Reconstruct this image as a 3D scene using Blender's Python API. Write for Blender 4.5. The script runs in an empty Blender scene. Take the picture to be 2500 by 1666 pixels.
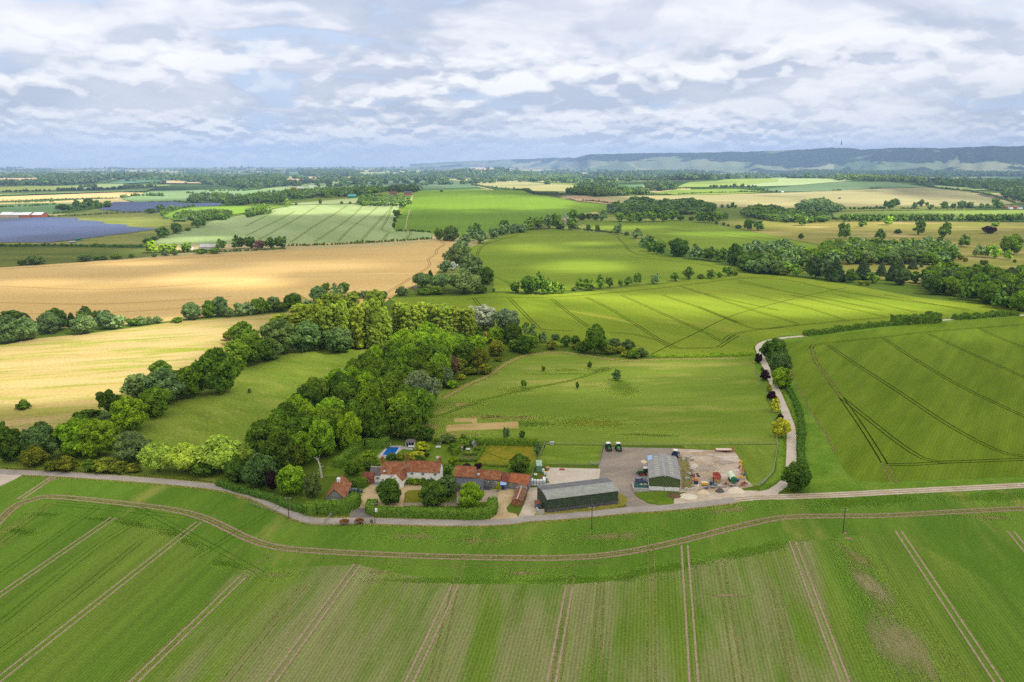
import bpy, bmesh, math, random
import numpy as np
from mathutils import Vector, Matrix, noise as mnoise

# ------------------------------------------------------------------ camera, world, sun, exposure
sc = bpy.context.scene
COL = sc.collection
CAMH = 118.0
FPX = 1943.0                                  # focal length in pixels of the 2500 px wide photograph
PITCH = math.atan(438 / FPX)
cd = bpy.data.cameras.new('camera'); cam = bpy.data.objects.new('camera', cd); COL.objects.link(cam)
cam.location = (0, 0, CAMH); cam.rotation_euler = (math.pi / 2 - PITCH, 0, 0)
cd.sensor_width = 36; cd.lens = 36 * FPX / 2500; cd.clip_start = 1; cd.clip_end = 80000
sc.camera = cam
sc.view_settings.view_transform = 'Standard'; sc.view_settings.look = 'None'
sc.view_settings.exposure = 0.8; sc.view_settings.gamma = 1.0
sc.cycles.max_bounces = 7; sc.cycles.diffuse_bounces = 3; sc.cycles.glossy_bounces = 2
sc.cycles.transmission_bounces = 6; sc.cycles.transparent_max_bounces = 12; sc.cycles.volume_bounces = 0
sc.cycles.use_denoising = False; sc.cycles.use_adaptive_sampling = False; sc.cycles.sample_clamp_indirect = 2.0     # the fine grain of a photograph is left in
sc.cycles.caustics_reflective = False; sc.cycles.caustics_refractive = False

SUN_EL = math.radians(52); SUN_AZ = math.radians(118)      # azimuth clockwise from +Y (away from the camera)
SUND = Vector((math.sin(SUN_AZ) * math.cos(SUN_EL), math.cos(SUN_AZ) * math.cos(SUN_EL), math.sin(SUN_EL)))
sl = bpy.data.lights.new('sun', 'SUN'); so = bpy.data.objects.new('sun', sl); COL.objects.link(so)
sl.energy = 4.6; sl.angle = math.radians(0.5); sl.color = (1.0, 0.95, 0.86)
so.rotation_euler = SUND.to_track_quat('Z', 'Y').to_euler()


class G:
    """small helper to write node trees"""
    def __init__(s, tree):
        s.t = tree; s.t.nodes.clear()
    def n(s, kind, ins=None, **props):
        nd = s.t.nodes.new('ShaderNode' + kind)
        for k, v in props.items(): setattr(nd, k, v)
        for k, v in (ins or {}).items(): s.put(nd.inputs[k], v)
        return nd
    def put(s, sock, v):
        if isinstance(v, bpy.types.NodeSocket): s.t.links.new(v, sock)
        elif isinstance(v, bpy.types.Node): s.t.links.new(v.outputs[0], sock)
        else:
            if sock.type == 'RGBA' and len(v) == 3: v = (*v, 1)
            sock.default_value = v
    def m(s, op, a, b=0.0, c=0.0, clamp=False):
        nd = s.n('Math', {0: a, 1: b, 2: c}, operation=op, use_clamp=clamp); return nd.outputs[0]
    def v(s, op, a, b=(0, 0, 0)):
        return s.n('VectorMath', {0: a, 1: b}, operation=op).outputs[0]
    def mix(s, f, a, b, mode='MIX'):
        nd = s.n('Mix', data_type='RGBA', blend_type=mode)
        s.put(nd.inputs[0], f); s.put(nd.inputs[6], a); s.put(nd.inputs[7], b); return nd.outputs[2]
    def sm(s, x, a, b, lo=0.0, hi=1.0):
        return s.n('MapRange', {0: x, 1: a, 2: b, 3: lo, 4: hi}, interpolation_type='SMOOTHSTEP').outputs[0]
    def noise(s, vec, scale, detail=3, rough=.55, dist=0.0):
        return s.n('TexNoise', {'Vector': vec, 'Scale': scale, 'Detail': detail, 'Roughness': rough, 'Distortion': dist}).outputs[0]


W = bpy.data.worlds.new('World'); sc.world = W; W.use_nodes = True
SKYK = .72
def build_world():
    g = G(W.node_tree)
    sky = g.n('TexSky', sky_type='NISHITA'); sky.sun_disc = False
    sky.sun_elevation = SUN_EL; sky.sun_rotation = SUN_AZ; sky.altitude = 100
    blue = g.mix(1.0, sky.outputs[0], (0.11, 0.11, 0.11), 'MULTIPLY')
    d = g.n('TexCoord').outputs['Generated']
    sp = g.n('SeparateXYZ', {0: d})
    z = g.m('MAXIMUM', sp.outputs[2], 0.0)
    az = g.m('ARCTAN2', sp.outputs[0], sp.outputs[1])
    def n2(v, scale, detail, rough, dist=0.0):
        return g.n('TexNoise', {'Vector': v, 'Scale': scale, 'Detail': detail, 'Roughness': rough, 'Distortion': dist}, noise_dimensions='2D').outputs[0]
    def vec(f, asp, dv, seed):
        return g.n('CombineXYZ', {0: g.m('ADD', g.m('MULTIPLY', az, f), seed * 7.3), 1: g.m('ADD', g.m('MULTIPLY', z, f * asp), dv + seed * 3.1), 2: 0.0}).outputs[0]
    def layer(f, asp, dv, seed, detail=5, rough=.55, dist=.3):
        return n2(vec(f, asp, dv, seed), 1.0, detail, rough, dist)
    def lit(f, asp, seed, dv, detail=6, rough=.55, dist=.3):      # density, and how much paler the side towards the light is
        a = layer(f, asp, 0, seed, detail, rough, dist); return a, g.m('SUBTRACT', a, layer(f, asp, dv, seed, detail, rough, dist))
    def heap(f, asp, seed, dv):                                    # cauliflower heads of cumulus
        def one(d_):
            v = vec(f, asp, d_, seed)
            w = g.n('VectorMath', {0: v, 1: g.v('MULTIPLY', g.n('TexNoise', {'Vector': v, 'Scale': 3.0, 'Detail': 3}, noise_dimensions='2D').outputs[1], (.34, .34, 0))}, operation='ADD').outputs[0]
            v1 = g.n('TexVoronoi', {'Vector': w, 'Scale': 2.2}, voronoi_dimensions='2D').outputs[0]; v2 = g.n('TexVoronoi', {'Vector': w, 'Scale': 5.5}, voronoi_dimensions='2D').outputs[0]
            return g.m('SUBTRACT', n2(v, .8, 3, .5, .2), g.m('ADD', g.m('MULTIPLY', v1, .26), g.m('MULTIPLY', v2, .15)))
        a = one(0.0); return a, g.m('SUBTRACT', a, one(dv))
    aT, sT = lit(4.6, 2.0, 3.7, .26, 5, .46); aM, sM = heap(6.4, 2.4, 8.1, .20); aL, sL = heap(15.0, 2.7, 5.5, .20)
    big = layer(2.2, 2.2, 0, 1.2, 3, .5); big2 = layer(6.5, 4.5, 0, 9.2, 4, .5)
    top = g.sm(z, .095, .17); mid = g.sm(z, .028, .070)
    def band(a, b, c):
        ab = g.m('ADD', g.m('MULTIPLY', a, g.m('SUBTRACT', 1.0, mid)), g.m('MULTIPLY', b, mid))
        return g.m('ADD', g.m('MULTIPLY', ab, g.m('SUBTRACT', 1.0, top)), g.m('MULTIPLY', c, top))
    puff, sh = band(aL, aM, aT), band(sL, sM, sT)
    tuft = g.sm(layer(3.4, 3.0, 0, 4.4, 3, .5), .34, .56, .5, 1.0)            # heaps come in groups
    cl = g.mix(g.sm(big2, .38, .62), (0.53, 0.585, 0.715), (0.80, 0.81, 0.875))
    cl = g.mix(g.m('MULTIPLY', g.sm(big, .40, .60), .55), cl, (0.85, 0.855, 0.905))
    cl = g.mix(g.m('MULTIPLY', g.m('MULTIPLY', tuft, g.sm(sh, .0, -.10)), .82), cl, (0.455, 0.52, 0.665))
    white = g.m('MULTIPLY', g.m('MULTIPLY', tuft, g.sm(sh, .0, .10)), g.m('SUBTRACT', 1.0, g.m('MULTIPLY', top, .35)))
    cl = g.mix(g.m('MULTIPLY', white, .85), cl, (0.97, 0.97, 0.985))
    gap = g.m('MULTIPLY', g.sm(g.m('ADD', big2, g.m('MULTIPLY', big, .4)), .60, .50), g.m('SUBTRACT', .5, g.m('MULTIPLY', white, .5)))
    cl = g.mix(gap, cl, (0.52, 0.68, 0.93))
    far = g.sm(z, .038, .0)
    cl = g.mix(g.m('MULTIPLY', far, .60), cl, (0.94, 1.0, 1.07))
    cl = g.mix(1.0, cl, (SKYK, SKYK, SKYK), 'MULTIPLY')
    cover = g.sm(sp.outputs[2], -.02, .0, 0, .95)
    bg = g.n('Background', {0: g.mix(cover, blue, cl), 1: 1.0})
    g.n('OutputWorld', {0: bg.outputs[0]})
build_world()
W.cycles.sampling_method = 'MANUAL'; W.cycles.sample_map_resolution = 512

# ------------------------------------------------------------------ from the photograph's survey marks to places on the ground
CP, SP = math.cos(PITCH), math.sin(PITCH)
REG = {'f': (0, 0, 1.06247), 'a': (750, 1000, .25499), 'b': (1200, 1040, .29749), 'c': (0, 950, .31874), 'd': (600, 680, .29749),
       'e': (0, 650, .29749), 'g': (0, 350, .29749), 'h': (600, 380, .29749), 'i': (1200, 380, .29749), 'j': (1800, 330, .29749),
       'k': (1100, 720, .29749), 'l': (1700, 720, .38259), 'm': (0, 1150, .53124), 'n': (1250, 1150, .53124), 'o': (1230, 1090, .10841),
       'p': (1450, 1060, .11478), 'q': (1640, 1060, .11478), 'r': (880, 1080, .10204), 's': (1090, 1100, .10204), 't': (900, 1040, .153)}
HILLS = [(-100, 2500, 30, 620, 470), (1330, 3600, 38, 900, 560), (-190, 6600, 58, 300, 520), (900, 4300, 14, 1500, 600), (-2600, 5200, 14, 1500, 700)]
def relief(x, y):
    z = 0
    for hx, hy, hh, sx, sy in HILLS:
        z = z + hh * np.exp(-((x - hx) / sx) ** 2 - ((y - hy) / sy) ** 2)
    d = np.hypot(x, y); k = np.clip((d - 900) / 500, 0, 1)
    return z * k * k * (3 - 2 * k)
def U(r, x, y, z=0.0):
    X0, Y0, s = REG[r]
    u = X0 + x * s - 1250; v = 833 - (Y0 + y * s)
    dx, dy, dz = u, FPX * CP + v * SP, v * CP - FPX * SP
    hl = math.hypot(dx, dy); sl_ = dz / hl; ax, ay = dx / hl, dy / hl
    D = (z - CAMH) / sl_ if sl_ < -1e-5 else 24000.0
    D = min(D, 24000.0)
    if D > 900:
        D2 = 850.0; prev = D2
        while D2 < D and CAMH + sl_ * D2 > z + relief(ax * D2, ay * D2):
            prev = D2; D2 *= 1.012
        if D2 < D:
            lo, hi = prev, D2
            for _ in range(24):
                md = (lo + hi) / 2
                if CAMH + sl_ * md > z + relief(ax * md, ay * md): lo = md
                else: hi = md
            D = hi
        D = min(D, 24000.0)
    return Vector((ax * D, ay * D, float(relief(ax * D, ay * D)) + z if D > 900 else z))
def proj(p):
    x, y, z = p[0], p[1], p[2] - CAMH
    dep = y * CP - z * SP; up = y * SP + z * CP
    return 1250 + FPX * x / dep, 833 - FPX * up / dep, dep
def pts(*args):
    out, r = [], 'f'
    for a in args:
        if isinstance(a, str): r = a
        else: out.append(U(r, *a))
    return out
def height_at(base, r, ytop):
    Y = REG[r][1] + ytop * REG[r][2]; lo, hi = 0.0, 80.0
    for _ in range(40):
        md = (lo + hi) / 2
        if proj((base.x, base.y, base.z + md))[1] > Y: lo = md
        else: hi = md
    return lo
def spline(P, step=4.0, closed=False):
    P = [Vector(p) for p in P]; n = len(P); out = []
    for i in range(n if closed else n - 1):
        p1, p2 = P[i], P[(i + 1) % n]
        p0 = P[i - 1] if (closed or i > 0) else p1 * 2 - p2
        p3 = P[(i + 2) % n] if (closed or i + 2 < n) else p2 * 2 - p1
        k = max(1, int((p2 - p1).length / step))
        for q in range(k):
            t = q / k
            out.append(0.5 * ((2 * p1) + (p2 - p0) * t + (2 * p0 - 5 * p1 + 4 * p2 - p3) * t * t + (3 * p1 - p0 - 3 * p2 + p3) * t ** 3))
    if not closed: out.append(P[-1])
    return out

# ------------------------------------------------------------------ tagging and mesh helpers
def tag(o, label=None, cat=None, group=None, kind=None):
    if label: o['label'] = label
    if cat: o['category'] = cat
    if group: o['group'] = group
    if kind: o['kind'] = kind
    return o
def thing(name, label, cat, loc=(0, 0, 0), rz=0.0, group=None):
    o = bpy.data.objects.new(name, None); COL.objects.link(o); o.empty_display_size = .5
    o.location = loc; o.rotation_euler = (0, 0, rz)
    return tag(o, label, cat, group)
def link(name, me, mats=(), parent=None):
    for m_ in (mats if isinstance(mats, (list, tuple)) else [mats]): me.materials.append(m_)
    o = bpy.data.objects.new(name, me); COL.objects.link(o)
    if parent: o.parent = parent
    return o
class MB:
    """collects shapes for ONE mesh"""
    def __init__(s): s.v, s.f, s.mi = [], [], []
    def add(s, vs, fs, mi=0, M=None):
        b = len(s.v)
        s.v += [tuple(M @ Vector(p)) if M else tuple(p) for p in vs]
        s.f += [[b + i for i in f] for f in fs]; s.mi += [mi] * len(fs); return s
    def box(s, x0, y0, z0, x1, y1, z1, mi=0, M=None, taper=0.0):
        a = taper
        vs = [(x0, y0, z0), (x1, y0, z0), (x1, y1, z0), (x0, y1, z0), (x0 + a, y0 + a, z1), (x1 - a, y0 + a, z1), (x1 - a, y1 - a, z1), (x0 + a, y1 - a, z1)]
        return s.add(vs, [(3, 2, 1, 0), (4, 5, 6, 7), (0, 1, 5, 4), (1, 2, 6, 5), (2, 3, 7, 6), (3, 0, 4, 7)], mi, M)
    def prism(s, prof, y0, y1, mi=0, M=None, axis='y'):
        """prof: (x, z) counter-clockwise seen from -y; extruded along y (or along x with axis='x', prof = (y, z))"""
        n = len(prof)
        if axis == 'y': vs = [(x, y0, z) for x, z in prof] + [(x, y1, z) for x, z in prof]
        else: vs = [(y1, x, z) for x, z in prof] + [(y0, x, z) for x, z in prof]
        fs = [list(range(n)), list(range(2 * n - 1, n - 1, -1))] + [(i, i + n, (i + 1) % n + n, (i + 1) % n) for i in range(n)]
        return s.add(vs, fs, mi, M)
    def tube(s, p0, p1, r0, r1=None, n=8, mi=0, caps=True):
        r1 = r0 if r1 is None else r1; p0, p1 = Vector(p0), Vector(p1)
        q = (p1 - p0).to_track_quat('Z', 'Y'); vs = []
        for p, r in ((p0, r0), (p1, r1)):
            vs += [p + q @ Vector((r * math.cos(6.28318 * i / n), r * math.sin(6.28318 * i / n), 0)) for i in range(n)]
        fs = [(i, (i + 1) % n, (i + 1) % n + n, i + n) for i in range(n)]
        if caps: fs += [list(range(n - 1, -1, -1)), list(range(n, 2 * n))]
        return s.add(vs, fs, mi)
    def dome(s, c, rx, ry, rz, n=14, k=6, mi=0, wob=0.0, seed=0):
        vs = []; rr = random.Random(seed)
        for j in range(k):
            a = j / k * math.pi / 2
            for i in range(n):
                t = 6.28318 * i / n; w = 1 + wob * (rr.random() - .5)
                vs.append((c[0] + rx * math.cos(a) * math.cos(t) * w, c[1] + ry * math.cos(a) * math.sin(t) * w, c[2] + rz * math.sin(a) * w))
        vs.append((c[0], c[1], c[2] + rz))
        fs = [(j * n + i, j * n + (i + 1) % n, (j + 1) * n + (i + 1) % n, (j + 1) * n + i) for j in range(k - 1) for i in range(n)]
        fs += [((k - 1) * n + i, (k - 1) * n + (i + 1) % n, k * n) for i in range(n)]
        return s.add(vs, fs, mi)
    def build(s, name, mats, parent=None, smooth=False):
        me = bpy.data.meshes.new(name); me.from_pydata(s.v, [], s.f)
        me.polygons.foreach_set('material_index', s.mi)
        if smooth: me.polygons.foreach_set('use_smooth', [True] * len(s.f))
        return link(name, me, mats, parent)

def srgb(*c):
    return tuple((x / 255 / 12.92 if x <= 10 else ((x / 255 + .055) / 1.055) ** 2.4) for x in c)
LIT, SHADE = 0.37, .70            # albedo = linear picture colour * factor
def C(r, g, b, k=.70):
    if g > r * .92 and b < g * .62: b *= .82                 # leafy colours reflect little blue
    return tuple(min(.8, x * k) for x in srgb(r, g, b))

# ------------------------------------------------------------------ materials
def mat(name):
    m_ = bpy.data.materials.new(name); m_.use_nodes = True
    return m_, G(m_.node_tree)
def surf(g, col, rough=.9, spec=.1, bump=None, metal=0.0):
    b = g.n('BsdfPrincipled', {'Base Color': col, 'Roughness': rough, 'Specular IOR Level': spec, 'Metallic': metal})
    if bump is not None: g.put(b.inputs['Normal'], bump)
    g.n('OutputMaterial', {0: b.outputs[0]}); return b
def rotated(g, pos, ang, sx, sy):
    """ground position turned by ang so that x runs across the rows, and scaled"""
    r = g.n('VectorRotate', {'Vector': pos, 'Angle': ang}, rotation_type='Z_AXIS').outputs[0]
    return g.v('MULTIPLY', r, (sx, sy, 1))
def field_mat(name, c1, c2, c3=None, patch=50, dry=.5, rows=None, streak=None, fine=1.2, contrast=.16, dryscale=None, zone=None):
    """mottled crop or grass: c1/c2 broad mottling, c3 dry patches, rows = (angle, spacing, strength), streak = (angle, stretch)"""
    m_, g = mat(name)
    pos = g.n('NewGeometry').outputs['Position']
    sv = rotated(g, pos, streak[0], 1, 1 / streak[1]) if streak else pos
    col = g.mix(g.sm(g.noise(sv, 1 / patch, 5, .6), .38, .62), c1, c2)
    if c3 is not None:
        dn = g.noise(g.v('ADD', sv, (31, 77, 5)), 1 / (dryscale or patch * .55), 6, .62, .4)
        if zone:                                     # drier between two lines across the rows: (angle, x0, x1, x2, x3)
            xr = g.n('SeparateXYZ', {0: rotated(g, pos, zone[0], 1, 1)}).outputs[0]
            zz = g.m('MULTIPLY', g.sm(xr, zone[1], zone[2]), g.sm(xr, zone[4], zone[3]))
            dn = g.m('ADD', dn, g.m('MULTIPLY', g.m('SUBTRACT', zz, 1.0), .30))
        col = g.mix(g.sm(dn, 1 - dry - .05, 1 - dry + .18), col, c3)
    f1 = g.noise(sv, 1 / (fine * 6), 4, .6); f2 = g.noise(pos, 1 / fine, 2, .6)
    val = g.m('ADD', g.m('MULTIPLY', g.m('SUBTRACT', f1, .5), contrast * 2.6), g.m('MULTIPLY', g.m('SUBTRACT', f2, .5), contrast * 5.2))
    if rows:
        rv = rotated(g, pos, rows[0], 1, .02)
        wv = g.n('TexWave', {'Vector': rv, 'Scale': 6.2832 / rows[1] / 20 , 'Distortion': .6, 'Detail': 1.0, 'Detail Scale': .6}, wave_type='BANDS', bands_direction='X').outputs[1]
        rn = g.noise(rotated(g, pos, rows[0], 1, .015), 1 / (rows[1] * 2.5), 3, .6)
        val = g.m('ADD', val, g.m('MULTIPLY', g.m('SUBTRACT', wv, .5), rows[2] * .5))
        val = g.m('ADD', val, g.m('MULTIPLY', g.m('SUBTRACT', rn, .5), rows[2] * 1.3))
    col = g.mix(1.0, col, g.n('CombineXYZ', {0: g.m('ADD', 1.0, val), 1: g.m('ADD', 1.0, val), 2: g.m('ADD', 1.0, val)}).outputs[0], 'MULTIPLY')
    surf(g, col, .95, .04)
    return m_
def plain(name, col, rough=.7, spec=.3, var=.12, scale=.8, metal=0.0, col2=None):
    m_, g = mat(name)
    pos = g.n('TexCoord').outputs['Object']
    n_ = g.noise(pos, scale, 4, .6)
    k = g.m('ADD', 1.0, g.m('MULTIPLY', g.m('SUBTRACT', n_, .5), var * 2))
    base = g.mix(g.sm(g.noise(pos, scale * 2.7, 4, .6), .4, .65), col, col2) if col2 else col
    surf(g, g.mix(1.0, base, g.n('CombineXYZ', {0: k, 1: k, 2: k}).outputs[0], 'MULTIPLY'), rough, spec, metal=metal)
    return m_
def tile_mat(name, c1, c2, c3, row=.32, colw=.22):
    m_, g = mat(name)
    pos = g.n('TexCoord').outputs['Object']
    br = g.n('TexBrick', {'Vector': g.n('CombineXYZ', {0: g.n('SeparateXYZ', {0: pos}).outputs[0], 1: g.m('MULTIPLY', g.n('SeparateXYZ', {0: pos}).outputs[2], 1.4), 2: 0.0}).outputs[0],
             'Color1': c1, 'Color2': c2, 'Mortar': tuple(x * .45 for x in c1), 'Scale': 1.0, 'Mortar Size': .02, 'Brick Width': colw, 'Row Height': row}).outputs[0]
    a = g.sm(g.noise(pos, .7, 5, .65), .42, .66); b = g.sm(g.noise(pos, 2.6, 3, .6), .45, .62)
    col = g.mix(g.m('MULTIPLY', a, .75), br, c3)
    col = g.mix(g.m('MULTIPLY', b, .35), col, tuple(x * .55 for x in c1))
    surf(g, col, .85, .15); return m_
def corr_mat(name, c1, c2, pitch=.3, axis=0, rust=None):
    """corrugated sheet: ribs across one object axis, weathered"""
    m_, g = mat(name)
    pos = g.n('TexCoord').outputs['Object']
    x = g.n('SeparateXYZ', {0: pos}).outputs[axis]
    w = g.m('SINE', g.m('MULTIPLY', x, 6.2832 / pitch))
    col = g.mix(g.sm(g.noise(pos, .5, 5, .65), .38, .65), c1, c2)
    if rust: col = g.mix(g.sm(g.noise(pos, 1.3, 5, .7), .5, .7), col, rust)
    bp = g.n('Bump', {'Strength': .12, 'Distance': .04, 'Height': w}).outputs[0]
    k = g.m('ADD', .98, g.m('MULTIPLY', w, .025))
    surf(g, g.mix(1.0, col, g.n('CombineXYZ', {0: k, 1: k, 2: k}).outputs[0], 'MULTIPLY'), .6, .3, bp); return m_
def strip_mat(name, col, col2, edge=.35, breakup=.5, nscale=.25, hard=False):
    """a worn track: its edges and gaps let the crop below show"""
    m_, g = mat(name)
    uv = g.n('UVMap').outputs[0]; s_ = g.n('SeparateXYZ', {0: uv})
    pos = g.n('NewGeometry').outputs['Position']
    c = g.mix(g.sm(g.noise(pos, .9, 4, .6), .35, .65), col, col2)
    n1 = g.noise(pos, nscale, 5, .65); n2 = g.noise(pos, nscale * 7, 3, .6)
    d = g.m('ABSOLUTE', g.m('SUBTRACT', s_.outputs[0], .5))
    d = g.m('ADD', d, g.m('MULTIPLY', g.m('SUBTRACT', n2, .5), .35))
    al = g.sm(d, .5, .5 - edge)
    al = g.m('MULTIPLY', al, g.sm(g.m('ADD', n1, g.m('MULTIPLY', n2, .4)), breakup, breakup + .25))
    b = g.n('BsdfDiffuse', {0: c}); t = g.n('BsdfTransparent')
    mx = g.n('MixShader', {0: al, 1: t.outputs[0], 2: b.outputs[0]})
    g.n('OutputMaterial', {0: mx.outputs[0]}); return m_
def patch_mat(name, col, col2, breakup=.42, nscale=.12, amt=1.0, row=None):
    """a patch whose border fades raggedly into the field (UV = 0 middle .. 1 rim)"""
    m_, g = mat(name)
    uv = g.n('SeparateXYZ', {0: g.n('UVMap').outputs[0]}).outputs[0]
    pos = g.n('NewGeometry').outputs['Position']
    sv = rotated(g, pos, row, 1.6, .18) if row is not None else pos
    n1 = g.noise(sv, nscale, 5, .65); n2 = g.noise(sv, nscale * 6, 3, .6)
    c = g.mix(g.sm(n2, .35, .65), col, col2)
    al = g.sm(g.m('ADD', g.m('ADD', g.m('SUBTRACT', 1.0, uv), g.m('MULTIPLY', g.m('SUBTRACT', n1, .5), 1.4)), g.m('MULTIPLY', g.m('SUBTRACT', n2, .5), .6)), breakup - .28, breakup + .3)
    b = g.n('BsdfDiffuse', {0: c}); t = g.n('BsdfTransparent')
    mx = g.n('MixShader', {0: g.m('MULTIPLY', al, amt), 1: t.outputs[0], 2: b.outputs[0]})
    g.n('OutputMaterial', {0: mx.outputs[0]}); return m_

# ------------------------------------------------------------------ ground sheets
def lift(level, x, y):
    d = math.hypot(x, y); return level * (.004 + max(0.0, d - 900) * .00016)
def sheet(name, P, m_, level, smooth=False, kind='structure'):
    if smooth: P = spline(P, 12, True)
    bm = bmesh.new()
    vs = [bm.verts.new((p.x, p.y, 0)) for p in P]
    f = bm.faces.new(vs); f.normal_update()
    if f.normal.z < 0: f.normal_flip()
    bmesh.ops.triangulate(bm, faces=[f])
    far = max(math.hypot(p.x, p.y) for p in P)
    if far > 900:
        xs = [p.x for p in P]; ys = [p.y for p in P]
        step = 70 if far < 3500 else 140
        for k in range(int(min(xs) // step) + 1, int(max(xs) // step) + 1):
            bmesh.ops.bisect_plane(bm, geom=bm.verts[:] + bm.edges[:] + bm.faces[:], plane_co=(k * step, 0, 0), plane_no=(1, 0, 0))
        for k in range(int(min(ys) // step) + 1, int(max(ys) // step) + 1):
            bmesh.ops.bisect_plane(bm, geom=bm.verts[:] + bm.edges[:] + bm.faces[:], plane_co=(0, k * step, 0), plane_no=(0, 1, 0))
    for v_ in bm.verts: v_.co.z = float(relief(v_.co.x, v_.co.y)) + lift(level, v_.co.x, v_.co.y)
    me = bpy.data.meshes.new(name); bm.to_mesh(me); bm.free()
    return tag(link(name, me, m_), kind=kind)
def ribbons(name, lines, m_, level, kind='structure'):
    """lines: list of (points, width); all in one flat mesh, each a millimetre above the last"""
    V, F, UV = [], [], []
    for li, (P, w) in enumerate(lines):
        n = len(P); L = 0.0; b = len(V)
        for i, p in enumerate(P):
            t = P[min(i + 1, n - 1)] - P[max(i - 1, 0)]; t.z = 0
            if t.length < 1e-6: t = Vector((0, 1, 0))
            t.normalize(); q = Vector((-t.y, t.x, 0)) * (w / 2)
            if i: L += (P[i] - P[i - 1]).length
            for sgn, u in ((-1, 0), (1, 1)):
                a = p + q * sgn
                V.append((a.x, a.y, float(relief(a.x, a.y)) + lift(level, a.x, a.y) + li * .001)); UV.append((u, L))
        for i in range(n - 1): F.append((b + 2 * i + 1, b + 2 * i, b + 2 * i + 2, b + 2 * i + 3))
    me = bpy.data.meshes.new(name); me.from_pydata(V, [], F)
    ul = me.uv_layers.new(name='UVMap')
    ul.data.foreach_set('uv', [c for f in F for i in f for c in UV[i]])
    return tag(link(name, me, m_), kind=kind)
def blob(name, cen, rx, ry, rot, m_, level):
    n = 28; V = [(cen.x, cen.y, lift(level, cen.x, cen.y) + float(relief(cen.x, cen.y)))]; UV = [(0, 0)]; F = []
    for k in (1, 2):
        for i in range(n):
            t = 6.28318 * i / n; px_, py_ = rx * math.cos(t) * k / 2, ry * math.sin(t) * k / 2
            x = cen.x + px_ * math.cos(rot) - py_ * math.sin(rot); y = cen.y + px_ * math.sin(rot) + py_ * math.cos(rot)
            V.append((x, y, float(relief(x, y)) + lift(level, x, y))); UV.append((k / 2, 0))
    for i in range(n):
        j = (i + 1) % n; F += [(0, 1 + i, 1 + j), (1 + i, 1 + n + i, 1 + n + j, 1 + j)]
    me = bpy.data.meshes.new(name); me.from_pydata(V, [], F)
    ul = me.uv_layers.new(name='UVMap'); ul.data.foreach_set('uv', [c for f in F for i in f for c in UV[i]])
    return tag(link(name, me, m_), kind='structure')
def pair(P, gauge, w, step=4):
    """two parallel wheel lines"""
    S = spline(P, step); out = []
    for sgn in (-1, 1):
        Q = []
        for i, p in enumerate(S):
            t = S[min(i + 1, len(S) - 1)] - S[max(i - 1, 0)]; t.z = 0; t.normalize()
            Q.append(p + Vector((-t.y, t.x, 0)) * (sgn * gauge / 2))
        out.append((Q, w))
    return out
# ------------------------------------------------------------------ the setting: countryside ground
ROWA = .168                                  # the drill rows of the front field
def country_mat():
    m_, g = mat('countryside patchwork')
    pos = g.n('NewGeometry').outputs['Position']
    wv = g.n('VectorMath', {0: pos, 1: g.v('MULTIPLY', g.n('TexNoise', {'Vector': pos, 'Scale': 1 / 900, 'Detail': 3}).outputs[1], (300, 300, 0))}, operation='ADD').outputs[0]
    vo = g.n('TexVoronoi', {'Vector': g.v('MULTIPLY', wv, (1 / 420, 1 / 520, 0)), 'Scale': 1.0, 'Randomness': .85}, distance='CHEBYCHEV')
    sel = g.n('SeparateXYZ', {0: vo.outputs['Color']})
    r = g.n('ValToRGB', {0: sel.outputs[0]}); cr = r.color_ramp; cr.interpolation = 'CONSTANT'
    cols = [(0.0, C(86, 118, 52)), (.16, C(124, 140, 70)), (.3, C(205, 190, 130)), (.42, C(98, 126, 66)), (.55, C(70, 100, 48)), (.68, C(150, 160, 95)), (.8, C(215, 195, 140)), (.9, C(80, 105, 55))]
    cr.elements[0].position, cr.elements[0].color = 0, (*cols[0][1], 1); cr.elements[1].position, cr.elements[1].color = cols[1][0], (*cols[1][1], 1)
    for p, c in cols[2:]: cr.elements.new(p).color = (*c, 1)
    n_ = g.m('ADD', .8, g.m('MULTIPLY', g.noise(pos, 1 / 40, 5, .65), .4))
    wood = g.sm(g.noise(g.v('ADD', pos, (900, 100, 0)), 1 / 700, 6, .62), .56, .60)
    col = g.mix(g.m('MULTIPLY', wood, .8), r.outputs[0], C(42, 62, 34))
    d = g.n('VectorMath', {0: g.v('MULTIPLY', pos, (1, 1, 0))}, operation='LENGTH').outputs[1]
    col = g.mix(g.sm(d, 1300, 700), col, C(96, 118, 44))
    surf(g, g.mix(1.0, col, g.n('CombineXYZ', {0: n_, 1: n_, 2: n_}).outputs[0], 'MULTIPLY'), .95, .03)
    return m_
def build_ground():
    az = sorted(set([math.radians(a) for a in np.arange(-46, 46.1, .5)] + [math.radians(a) for a in np.arange(50, 311, 10)]))
    rings = [3.0]
    while rings[-1] < 17600: rings.append(rings[-1] * (1.03 if rings[-1] > 600 else 1.12))
    na = len(az); V = [(0, 0, 0)]; F = []
    for r in rings:
        X = np.sin(az) * r; Y = np.cos(az) * r; Z = relief(X, Y)
        V += list(zip(X.tolist(), Y.tolist(), Z.tolist()))
    for i in range(na): F.append((0, 1 + (i + 1) % na, 1 + i))
    for k in range(len(rings) - 1):
        b = 1 + k * na
        for i in range(na):
            j = (i + 1) % na; F.append((b + i, b + j, b + na + j, b + na + i))
    me = bpy.data.meshes.new('ground'); me.from_pydata(V, [], F)
    tag(link('ground', me, country_mat()), kind='structure')
build_ground()

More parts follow.
